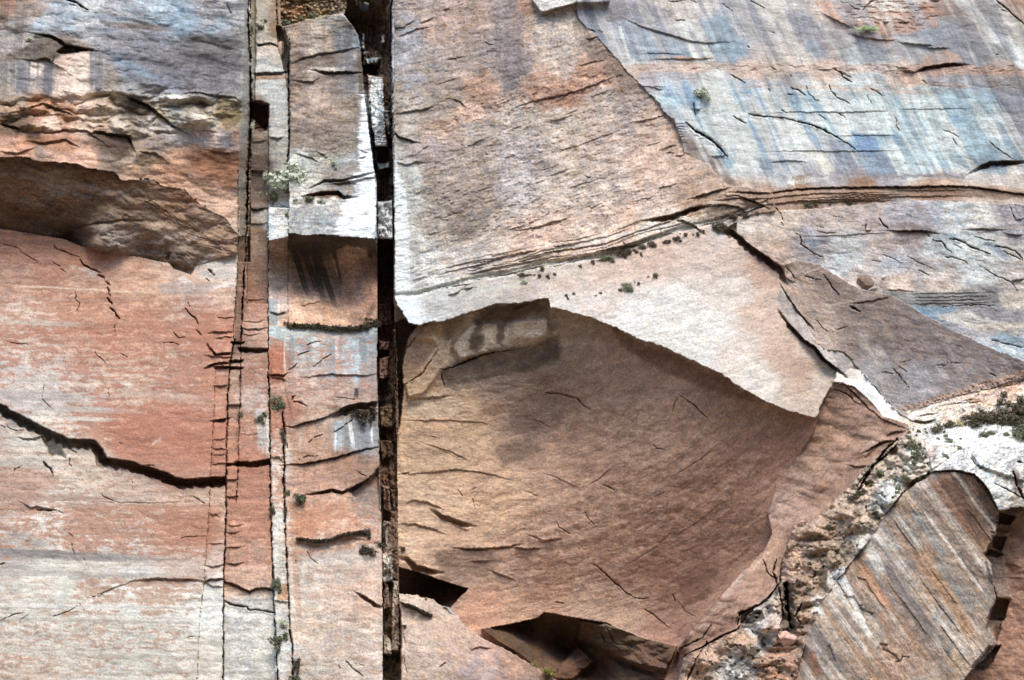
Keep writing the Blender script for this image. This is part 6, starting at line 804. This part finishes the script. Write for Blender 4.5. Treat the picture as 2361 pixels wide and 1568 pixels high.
for name, rs in GRP:
    m = np.isin(fr, [ORDER.index(r) for r in rs.split()]); fi, fj = np.where(m)
    if not len(fi): print("EMPTY", name); continue
    v00 = fi*W+fj; quad = np.stack([v00, v00+W, v00+W+1, v00+1], 1).astype(np.int64)
    used, inv = np.unique(quad, return_inverse=True); inv = inv.reshape(-1)
    me = bpy.data.meshes.new(name); me.vertices.add(len(used)); me.loops.add(len(inv)); me.polygons.add(len(fi))
    co = np.stack([VX.ravel()[used], VY.ravel()[used], VZ.ravel()[used]], 1).astype(np.float32); me.vertices.foreach_set("co", co.ravel())
    me.loops.foreach_set("vertex_index", inv.astype(np.int32)); me.polygons.foreach_set("loop_start", np.arange(0, len(inv), 4, dtype=np.int32)); me.polygons.foreach_set("use_smooth", np.ones(len(fi), bool))
    ca = me.color_attributes.new("stone", 'FLOAT_COLOR', 'POINT')
    cc = np.concatenate([ALBC.reshape(-1, 3)[used], WET.ravel()[used][:, None]], 1).astype(np.float32); ca.data.foreach_set("color", cc.ravel())
    me.update(calc_edges=True); me.materials.append(STONE)
    o = bpy.data.objects.new(name, me); SC.collection.objects.link(o); o['kind'] = 'structure'
print("mesh done", H*W)
def at(x, y, up=0.0):                   # world point on the rock (moved 'up' metres towards the viewer)
    i = int(np.clip((y-gy[0])/STEP, 0, H-1)); j = int(np.clip((x-gx[0])/STEP, 0, W-1)); p = P3(x, y, D[i, j]+up); return Vector([float(q) for q in p])
# canyon floor, far below the part the photograph shows: it throws warm light up under the overhangs
me = bpy.data.meshes.new("ground"); me.from_pydata([(-900, -900, 0), (900, -900, 0), (900, 60, 0), (-900, 60, 0)], [], [(0, 1, 2, 3)])
gm = bpy.data.materials.new("canyon_sand"); gm.use_nodes = True; b = gm.node_tree.nodes["Principled BSDF"]; nz = gm.node_tree.nodes.new("ShaderNodeTexNoise"); nz.inputs['Scale'].default_value = .2
cr = gm.node_tree.nodes.new("ShaderNodeValToRGB"); cr.color_ramp.elements[0].color = (.17, .13, .09, 1); cr.color_ramp.elements[1].color = (.27, .20, .14, 1); gm.node_tree.links.new(nz.outputs[0], cr.inputs[0]); gm.node_tree.links.new(cr.outputs[0], b.inputs['Base Color']); b.inputs['Roughness'].default_value = 1
me.materials.append(gm); o = bpy.data.objects.new("ground", me); SC.collection.objects.link(o); o['kind'] = 'structure'

# unseen far canyon side, added behind the viewer to close off the low sky
def far_side():
    xs = np.linspace(-700, 700, 60); zs = np.linspace(-1, 150, 14); V = []; Fq = []
    for j, z in enumerate(zs):
        for x in xs: V.append((float(x), float(-285+14*noise(x/40, z/30, 820)-10*noise(x/150, z/90, 821)-z*.16), float(z+(8*noise(x/60, 0, 822) if j == 13 else 0))))
    n = len(xs)
    for j in range(len(zs)-1):
        for i in range(n-1): Fq.append((j*n+i, j*n+i+1, (j+1)*n+i+1, (j+1)*n+i))
    me = bpy.data.meshes.new("unseen_canyon_wall"); me.from_pydata(V, [], Fq)
    m = bpy.data.materials.new("far_sandstone"); m.use_nodes = True; b = m.node_tree.nodes["Principled BSDF"]; nz = m.node_tree.nodes.new("ShaderNodeTexNoise"); nz.inputs['Scale'].default_value = 3
    cr = m.node_tree.nodes.new("ShaderNodeValToRGB"); cr.color_ramp.elements[0].color = (.18, .11, .075, 1); cr.color_ramp.elements[1].color = (.32, .21, .15, 1); m.node_tree.links.new(nz.outputs[0], cr.inputs[0]); m.node_tree.links.new(cr.outputs[0], b.inputs['Base Color']); b.inputs['Roughness'].default_value = 1
    me.materials.append(m); o = bpy.data.objects.new("unseen_canyon_wall", me); SC.collection.objects.link(o); o['kind'] = 'structure'
far_side()
# ------------------------------------------------------------------ plants and loose stones
def leaf_mat(name, c1, c2, scale=1.6):
    m = bpy.data.materials.new(name); m.use_nodes = True; N = m.node_tree.nodes; L = m.node_tree.links; b = N["Principled BSDF"]
    tc = N.new("ShaderNodeTexCoord"); n = N.new("ShaderNodeTexNoise"); n.inputs['Scale'].default_value = scale*2.2; n.inputs['Detail'].default_value = 3; oi = N.new("ShaderNodeObjectInfo")
    cr = N.new("ShaderNodeValToRGB"); cr.color_ramp.elements[0].position = .35; cr.color_ramp.elements[1].position = .65
    cr.color_ramp.elements[0].color = (*lin(hx(c1)), 1); cr.color_ramp.elements[1].color = (*lin(hx(c2)), 1)
    L.new(tc.outputs['Object'], n.inputs['Vector']); L.new(n.outputs[0], cr.inputs[0])
    hs = N.new("ShaderNodeHueSaturation"); mr = N.new("ShaderNodeMapRange"); mr.inputs[3].default_value = .8; mr.inputs[4].default_value = 1.25
    L.new(oi.outputs['Random'], mr.inputs[0]); L.new(mr.outputs[0], hs.inputs['Value']); L.new(cr.outputs[0], hs.inputs['Color']); L.new(hs.outputs[0], b.inputs['Base Color'])
    b.inputs['Roughness'].default_value = .8; return m
KM = {'dark': leaf_mat('dark_leaves', '4a4436', '726a56'), 'green': leaf_mat('green_leaves', '5a6348', '8a9176'), 'pale': leaf_mat('pale_leaves', 'b0bba2', 'dde6d0'), 'moss': leaf_mat('dark_moss', '332c22', '57503c'),
      'fern': leaf_mat('fern_green', '464c36', '6b735a'), 'straw': leaf_mat('straw_leaves', 'a09a72', 'd0c8a4'), 'grass': leaf_mat('bright_grass', '7f9a6c', 'a9bd90'), 'lime': leaf_mat('olive_leaves', '6c6636', '9a9350')}
BARK = leaf_mat('bark', '4a3a2c', '6f5a46')
def leafcloud(n, size, seed, kind):
    rr = random.Random(seed); V = []; Fq = []
    cl = [(rr.gauss(0, .42), rr.gauss(0, .25), rr.gauss(0, .38), rr.uniform(.28, .5)) for _ in range(9)]
    for i in range(n):
        if kind == 'grass':
            a = rr.uniform(-1.2, 1.2); p = Vector((rr.gauss(0, .45), rr.gauss(0, .15), -.3+rr.uniform(-.15, .15))); d = Vector((math.sin(a), rr.uniform(-.5, .2), math.cos(a)*.8)).normalized()
            q = d.cross(Vector((0, 1, 0))).normalized()*size*.3; e = p+d*rr.uniform(.4, 1.0); vs = [p-q, p+q, e+q*.2, e-q*.2]
        else:
            c = rr.choice(cl); v = Vector((rr.gauss(0, 1), rr.gauss(0, 1), rr.gauss(0, 1))).normalized()*c[3]*(rr.random()**.35)
            p = Vector((c[0], c[1], c[2]))+v
            if kind == 'hang': p.z = p.z*(1.0 if p.z > 0 else 1.9)-.1; p.x *= 1-.25*max(0, -p.z)
            if kind == 'ball': p = p.normalized()*min(p.length, 1)*1.0 if p.length > .01 else p
            nrm = (v.normalized()+Vector((rr.uniform(-1, 1), rr.uniform(-1, 1), rr.uniform(-1, 1)))*.9).normalized(); t = nrm.orthogonal().normalized(); t = Matrix.Rotation(rr.uniform(0, 6.3), 3, nrm) @ t; q = nrm.cross(t)
            s = size*rr.uniform(.6, 1.3); vs = [p-t*s, p+q*s*.5, p+t*s, p-q*s*.5]
        k = len(V); V += [tuple(x) for x in vs]; Fq.append((k, k+1, k+2, k+3))
    return V, Fq
def stems(seed, n=6):
    rr = random.Random(seed); V = []; Fq = []
    for i in range(n):
        a = rr.uniform(-1.1, 1.1); p = Vector((rr.uniform(-.1, .1), .25, -.55)); r = .045
        ring0 = None
        for s in range(5):
            t = s/4; c = p+Vector((math.sin(a)*t*.9+.06*math.sin(t*7+i), -.35*t, math.cos(a)*t*.95)); rad = r*(1-.8*t); k = len(V)
            V += [(c.x+rad*math.cos(u), c.y+rad*math.sin(u), c.z) for u in (0, 1.57, 3.14, 4.71)]
            if s: Fq += [(k-4+j, k-4+(j+1) % 4, k+(j+1) % 4, k+j) for j in range(4)]
    return V, Fq
def mk(name, VF, mat):
    me = bpy.data.meshes.new(name); me.from_pydata(VF[0], [], VF[1]); me.materials.append(mat); return me
MESH = {}
def proto(kind, shape, v):
    key = (kind, shape, v)
    if key not in MESH:
        n, s = {'bush': (760, .13), 'ball': (620, .12), 'hang': (700, .12), 'grass': (220, .12)}[shape]
        MESH[key] = (mk('foliage', leafcloud(n, s, len(shape)*13+ord(shape[0])+v*7, shape), KM[kind]), mk('stem', stems(v+3), BARK))
    return MESH[key]
PROTO = {}
def plant(name, cat, label, x, y, r, kind='dark', shape='bush', sx=1.0, sz=1.0, group=None, rot=None):
    rr = random.Random(int(x*7+y*3)); v = rr.randint(0, 2); mf, ms = proto(kind, shape, v)
    c = at(x, y, 0.0); m = (at(x+10, y)-at(x-10, y)); sc = 1.22*r*abs((P3(x+10, y, 0)[0]-P3(x-10, y, 0)[0]))/20
    c.y -= sc*.35
    key = (name, kind, shape, v)
    if key not in PROTO:
        e = bpy.data.objects.new(name, None); SC.collection.objects.link(e)
        f = bpy.data.objects.new('foliage', mf); s = bpy.data.objects.new('stem', ms)
        for q in (f, s): SC.collection.objects.link(q); q.parent = e
        PROTO[key] = e
    else:
        src = PROTO[key]; e = src.copy(); SC.collection.objects.link(e)
        for ch in src.children: q = ch.copy(); SC.collection.objects.link(q); q.parent = e
    e.location = c; e.scale = (sc*sx, sc*.8, sc*sz); e.rotation_euler = (0, rot if rot is not None else rr.uniform(-.35, .35), 0)
    e['label'] = label; e['category'] = cat
    if group: e['group'] = group
    elif 'group' in e: del e['group']
    return e
def row(s, name, cat, label, kind, group, shape='bush'):
    for q in s.split(';'):
        v = [float(t) for t in q.split()]; plant(name, cat, label, v[0], v[1], v[2], kind, shape, v[3] if len(v) > 3 else 1, v[4] if len(v) > 4 else 1, group)
row("""1249 622 7;1204 632 4.5;1243 638 5.5;1262 638 5;1279 632 3.5;1337 614 4;1366 604 5;1433 584 10 1.3 .8;1450 583 8;1463 577 4;1468 581 3.5;1441 593 3.5;1480 569 7.5;1503 564 8.5;1478 587 4 .7 1.6;1533 559 6 1.3 .7;1543 558 5;1559 552 8 1.2 .8;1580 543 6;1609 543 6 .8 1.3;1622 534 4""", 'shrub', 'shrub', "small dark shrub in the row along the pale diagonal ledge", 'dark', 'dark shrubs along the pale diagonal ledge')
row("1649 526 10;1663 522 10;1690 504 12;1708 495 12 1.2 .9;1718 499 8;1746 494 6", 'shrub', 'shrub', "dark shrub in the clump where the diagonal ledge meets the dark banded seam", 'dark', 'shrubs clumped at the head of the diagonal ledge')
row("1388 597 9 1.1 .8;1403 596 10 1.2 .8", 'shrub', 'shrub', "green leafy shrub among the dark ones on the pale diagonal ledge", 'green', 'green shrubs on the diagonal ledge')
row("1864 476 9;1880 474 4.5;1913 472 4;1958 467 6;1986 464 4.5;2028 464 4;2037 464 3.5", 'shrub', 'shrub', "tiny dark shrub in the row just under the long brown seam", 'dark', 'tiny shrubs under the long brown seam')
row("1305 682 4;1309 689 3;1385 676 3;1374 682 2.5;1323 677 3", 'shrub', 'shrub', "tiny dark tuft on the crest just above the big arch", 'dark', 'tufts above the arch')
plant('shrub', 'shrub', "grey-green shrub, largest on the pale slab below the diagonal ledge", 1447, 663, 11, 'green', sz=1.1)
plant('shrub', 'shrub', "tiny dark shrub just left of the grey-green one on the pale slab", 1430, 669, 4, 'dark')
plant('shrub', 'shrub', "tiny dark shrub just right of the grey-green one on the pale slab", 1472, 655, 4.5, 'dark')
plant('shrub', 'shrub', "green spiky shrub on the upper right of the pale slab's short ledge", 1511, 638, 8, 'green')
plant('shrub', 'shrub', "pale green low shrub at the left foot of the diagonal ledge", 1209, 650, 6, 'pale', sz=.8)
plant('grass_tuft', 'grass', "bright green grass tuft on the brown rock high on the right", 1998, 70, 17, 'grass', 'grass', 1.1, .6, rot=0)
plant('shrub', 'shrub', "pale grey-green bush on the bluish wall above the short thick crack", 1615, 219, 15, 'pale', sx=1.2)
plant('shrub', 'shrub', "pale tuft on the grey block high on the left", 66, 92, 7, 'pale', sx=1.3)
# the big pale bush on the shelf of the column and what grows with it
plant('bush', 'bush', "large pale green bush on the shelf of the middle column", 664, 425, 38, 'pale', sx=1.25, sz=1.0)
plant('bush', 'bush', "darker green bush at the shelf's left edge, below the large pale bush", 628, 461, 16, 'green', sx=.9, sz=1.2)
plant('bush', 'bush', "pale wispy bush hanging left of the large pale bush", 613, 408, 13, 'pale', sx=.6, sz=1.7)
plant('shrub', 'shrub', "low green shrub on the white shelf, right of the large pale bush", 712, 463, 11, 'green', sx=1.4, sz=.8)
plant('shrub', 'shrub', "small pale shrub at the right end of the planted shelf", 739, 465, 7, 'pale', sx=1.3, sz=.7)
plant('shrub', 'shrub', "sprig growing from the vertical joint below the planted shelf", 661, 496, 6, 'green', sx=.8)
plant('bush', 'bush', "faint pale bush on the slab above the planted shelf", 770, 376, 9, 'pale', sx=.9, sz=1.5)
plant('shrub', 'shrub', "pale blue-green plant in the dark joint beside the upper left block", 582, 292, 8, 'pale', sx=.7, sz=1.8)
plant('shrub', 'shrub', "green plant at the top of the joint beside the left block", 579, 66, 6, 'green', sz=1.3)
row("660 54 9 1.4 .7;672 52 6;692 42 6;714 38 8;728 35 5", 'moss_clump', 'moss', "mossy tuft on the curved top edge of the middle column", 'green', 'mossy tufts on the top of the middle column')
row("600 66 9 1.3 .8;592 58 5;612 50 5", 'moss_clump', 'moss', "grey-green tuft on the pale ledge at the top left of the column", 'green', 'tufts on the pale ledge top left')
# moss on the lower column
plant('moss_clump', 'moss', "round dark moss ball at the left end of the mossy seam", 665, 752, 10, 'moss', 'ball')
plant('moss_clump', 'moss', "dark moss clump on the joint, right of the upper pair", 640, 930, 14, 'fern', 'ball', 1.1, 1.3)
plant('moss_clump', 'moss', "black moss in the joint just left of the green moss clump", 621, 915, 11, 'moss', 'ball', .9, 1.9)
plant('moss_clump', 'moss', "dark green moss hanging left of the joint, under the black moss", 604, 963, 12, 'fern', 'hang', 1.1, .9)
plant('moss_clump', 'moss', "grey-green moss tuft on the left slab's joint beside a line of dots", 554, 959, 8, 'fern', 'ball', .9, 1.1)
plant('moss_clump', 'moss', "tall dark moss strip in the joint below the dark ledge", 654, 1012, 7, 'moss', 'ball', .9, 4.0)
plant('moss_clump', 'moss', "tall dark moss strip in the joint, second from the top", 654, 1120, 9, 'moss', 'ball', .9, 3.4)
plant('moss_clump', 'moss', "spiky green shrub right of the tall moss strip", 690, 1156, 17, 'fern', 'bush', 1, .95)
plant('moss_clump', 'moss', "small dark moss clump in the left joint beside the spiky shrub", 628, 1178, 8, 'moss', 'ball', .8, 1.5)
plant('moss_clump', 'moss', "small dark moss clump in the right joint below the spiky shrub", 656, 1182, 7, 'moss', 'ball', .9, 2.0)
plant('moss_clump', 'moss', "black moss beard under the dark ledge near the chimney", 842, 955, 24, 'moss', 'hang', 1.2, .75)
plant('moss_clump', 'moss', "slim moss drip hanging right of the black moss beard", 858, 968, 8, 'moss', 'hang', .8, 1.5)
plant('moss_clump', 'moss', "black moss mass filling the chimney beside the rust-coloured fin", 885, 890, 16, 'moss', 'ball', .9, 1.6)
plant('moss_clump', 'moss', "black moss strip on the right wall of the chimney, beside the fin", 921, 895, 8, 'moss', 'ball', .9, 4.2)
plant('moss_clump', 'moss', "dark moss round the base of the chimney block", 890, 1000, 12, 'moss', 'ball', 1.3, .9)
plant('moss_clump', 'moss', "black moss patch in the chimney below the last sloping crack", 880, 1163, 10, 'moss', 'ball', 1, 1.4)
plant('moss_clump', 'moss', "black moss at the right end of the mossy seam", 860, 745, 13, 'moss', 'ball', 1.3, .8)
plant('moss_clump', 'moss', "dark moss knob at the end of the lower mossy crack", 845, 1231, 11, 'moss', 'ball', 1, 1.1)
plant('fern', 'fern', "dark drooping fern on the lower column near the chimney", 846, 1266, 17, 'moss', 'hang', 1.15, .7)
plant('moss_clump', 'moss', "dark moss bit between the drooping fern and the chimney", 876, 1258, 9, 'moss', 'ball', 1.3, .8)
plant('moss_clump', 'moss', "deep green moss cushion at the joint above the ochre block", 636, 1351, 13, 'fern', 'ball', 1, 1.4)
plant('moss_clump', 'moss', "large deep green moss cushion below the round grey stone", 646, 1476, 19, 'fern', 'hang', 1, .9)
plant('moss_clump', 'moss', "grey dry moss nest above the large green moss cushion", 652, 1441, 12, 'pale', 'ball', 1.1, 1)
plant('moss_clump', 'moss', "dark moss in the joint near the photo's bottom edge", 683, 1536, 11, 'moss', 'ball', .8, 1.8)
plant('moss_clump', 'moss', "green moss at the very bottom of the column's left joint", 681, 1564, 10, 'fern', 'ball', 1.2, .8)
plant('moss_clump', 'moss', "green moss cushion in the chimney, upper of the stacked pair", 893, 1512, 13, 'fern', 'ball', 1, 1.3)
plant('moss_clump', 'moss', "green moss cushion in the chimney, lower of the stacked pair", 894, 1545, 15, 'fern', 'ball', 1, 1.3)
plant('moss_clump', 'moss', "dark moss right of the stacked green cushions", 914, 1518, 11, 'moss', 'ball', .9, 1.9)
row("891 1318 6 1 1.4;886 1453 5 1 2;900 1460 7 1 2;883 1348 6 1 1.5;884 1400 5 1 2", 'moss_clump', 'moss', "small black moss spot between the pale blocks low in the chimney", 'moss', 'moss spots low in the chimney', 'ball')
plant('moss_clump', 'moss', "small moss spot on the bottom right slab, just right of the chimney", 932, 1446, 6, 'moss', 'ball')
plant('moss_clump', 'moss', "dark moss spot on the alcove wall right of the chimney", 928, 1268, 8, 'moss', 'ball', 1.1, 1)
plant('shrub', 'shrub', "yellow-green twiggy shrub at the lip of the bottom hollow", 1262, 1556, 20, 'lime', 'bush', 1, .8)
row("1001 1378 6 1.8 .6;982 1381 4;1015 1372 5", 'shrub', 'shrub', "faint green sprig under the dark cleft at the alcove's foot", 'lime', 'sprigs under the dark cleft')
# right-hand ledge
plant('shrub', 'shrub', "round dark bush at the left end of the plant ledge", 2159, 993, 15, 'dark', 'ball', 1, .9)
plant('shrub', 'shrub', "olive shrub between the round dark bush and the straw-coloured dome", 2186, 982, 12, 'dark', 'bush', 1.1, .8)
plant('shrub', 'shrub', "straw-coloured rounded shrub left of the long dark thicket", 2210, 980, 9, 'straw', 'ball', 1, 1.3)
row("2236 972 16;2256 964 18;2278 966 20;2300 968 22;2322 962 20;2340 952 20;2352 938 22;2368 960 24;2345 975 18;2246 982 12", 'bush', 'bush', "dark bush of the long thicket on the plant ledge", 'dark', 'bushes of the long thicket')
row("2350 1000 17 1 1.1;2364 1010 18;2340 1004 10", 'bush', 'bush', "fresh green bush at the right edge, below the dark thicket", 'green', 'green bushes at the right edge')
row("2267 1004 9;2283 1000 8;2320 1002 6;2189 1018 9 1 .9;2180 1053 7;2213 1033 5;2214 1012 3;2180 1006 5;2163 1012 4", 'shrub', 'shrub', "small green tuft on the white rock below the dark thicket", 'green', 'tufts on the white ledge rock')
row("2117 996 5 1.3 1;2136 998 3.5;2134 990 2.5;2112 1004 3", 'shrub', 'shrub', "tiny dark tuft at the ledge's left tip, beyond the bare slab", 'dark', 'tufts at the ledge tip')
row("2105 1026 10 .9 1.5;2112 1052 11 1 1.3;2106 1070 8;2122 1100 13 1.2 1;2086 1102 9;2070 1128 7;2068 1137 6;2026 1094 12 1 .8;2095 1010 7", 'shrub', 'shrub', "green shrub on the upper half of the rubble slope", 'green', 'shrubs high on the rubble slope')
row("""1983 1138 8;1966 1150 12 1.2 .8;1912 1216 7;1958 1218 7;1976 1216 8;1890 1235 6;1863 1262 5;1866 1302 7;1925 1302 7;1896 1324 9 1 1.3;1841 1347 7;1860 1366 10;1851 1286 4;1836 1308 5;1700 1425 5;1948 1240 6""", 'shrub', 'shrub', "small olive shrub on the lower half of the rubble slope", 'dark', 'shrubs low on the rubble slope')
def strip(pts, th, label, seed, kind='moss', name='moss_strip'):       # moss growing along a crack
    rr = random.Random(seed); V = []; Fq = []; L = sum(math.hypot(pts[i+1][0]-pts[i][0], pts[i+1][1]-pts[i][1]) for i in range(len(pts)-1)); o0 = at(*pts[0])
    for i in range(int(L*th*3.2)):
        k = rr.randint(0, len(pts)-2); t = rr.random(); x = pts[k][0]+(pts[k+1][0]-pts[k][0])*t; y = pts[k][1]+(pts[k+1][1]-pts[k][1])*t
        w_ = th*(.55+.45*noise(x/9, 0, 77)); p = at(x, y, rr.uniform(0, .35)); p.z += rr.gauss(0, .4)*w_*.035; p.x += rr.gauss(0, .05); p -= o0
        a = Vector((rr.gauss(0, 1), rr.gauss(0, 1), rr.gauss(0, 1))).normalized()*.09; b = Vector((rr.gauss(0, 1), rr.gauss(0, 1), rr.gauss(0, 1))).normalized()*.07; n = len(V)
        V += [tuple(p-a), tuple(p+b), tuple(p+a), tuple(p-b)]; Fq.append((n, n+1, n+2, n+3))
    o = bpy.data.objects.new(name, mk(name, (V, Fq), KM[kind])); SC.collection.objects.link(o); o.location = o0; o['label'] = label; o['category'] = 'moss'
strip([(675,750),(700,752),(730,752),(760,756),(790,758),(820,757),(850,752),(870,742)], 11, "long dark moss strip along the seam under the sheltered face", 1)
strip([(685,1242),(710,1246),(730,1248),(755,1246),(770,1242)], 7, "dark moss strip along the lower column's crack, left length", 2)
strip([(772,1240),(795,1232),(815,1229),(840,1226)], 6, "dark moss strip along the lower column's crack, right length", 3)
strip([(925,1390),(950,1397),(965,1404),(985,1415),(995,1420)], 4, "thin moss line in the crack of the bottom right slab", 4)
strip([(884,1200),(886,1260)], 4, "thin dark moss line in the chimney above the pale blocks", 6)
def stone(x, y, w_, h_, label, seed, c1, c2, rot=0.0, name='boulder'):
    import bmesh
    bm = bmesh.new(); bmesh.ops.create_icosphere(bm, subdivisions=4, radius=1); rr = random.Random(seed)
    pl = [(Vector((rr.gauss(0, 1), rr.gauss(0, 1), rr.gauss(0, 1))).normalized(), rr.uniform(.55, .85)) for _ in range(9)]
    for v in bm.verts:
        p = v.co.copy()
        for n, d in pl:
            e = p.dot(n)-d
            if e > 0: p -= n*e*.93
        nn = float(fbm(np.array([p.x*3+seed]), np.array([p.z*3+p.y*2]), 840, 4)[0]); v.co = p*(1+.10*nn)
    me = bpy.data.meshes.new(name); bm.to_mesh(me); bm.free(); m = leaf_mat(name+'_stone', c1, c2, 1.2); me.materials.append(m)
    o = bpy.data.objects.new(name, me); SC.collection.objects.link(o); k = abs(P3(x+10, y, 0)[0]-P3(x-10, y, 0)[0])/20
    c = at(x, y); c.y -= .15*k*h_; o.location = c; o.scale = (w_*k*.62, min(w_, h_)*k*.5, h_*k*.62); o.rotation_euler = (0, rot, 0); o['label'] = label; o['category'] = 'boulder'
stone(1995, 652, 34, 23, "brown angular boulder perched at the edge of the shaded wall", 3, '5f4c40', '8a7466', .4)
stone(2012, 668, 22, 12, "thin grey rock wedged just below the perched brown boulder", 8, '93857c', 'b8aca2', -.5)
stone(646, 118, 22, 50, "tall rounded chockstone wedged in the joint left of the middle column", 5, '8a6e60', 'c9b2a4', .12)
stone(1812, 1472, 40, 26, "pinkish boulder wedged at the foot of the dark gash", 12, '8f7062', 'c0a294', -.1)
stone(2038, 639, 9, 8, "small white stone just right of the perched brown boulder", 15, 'd0c6bf', 'e6ddd6', .2)
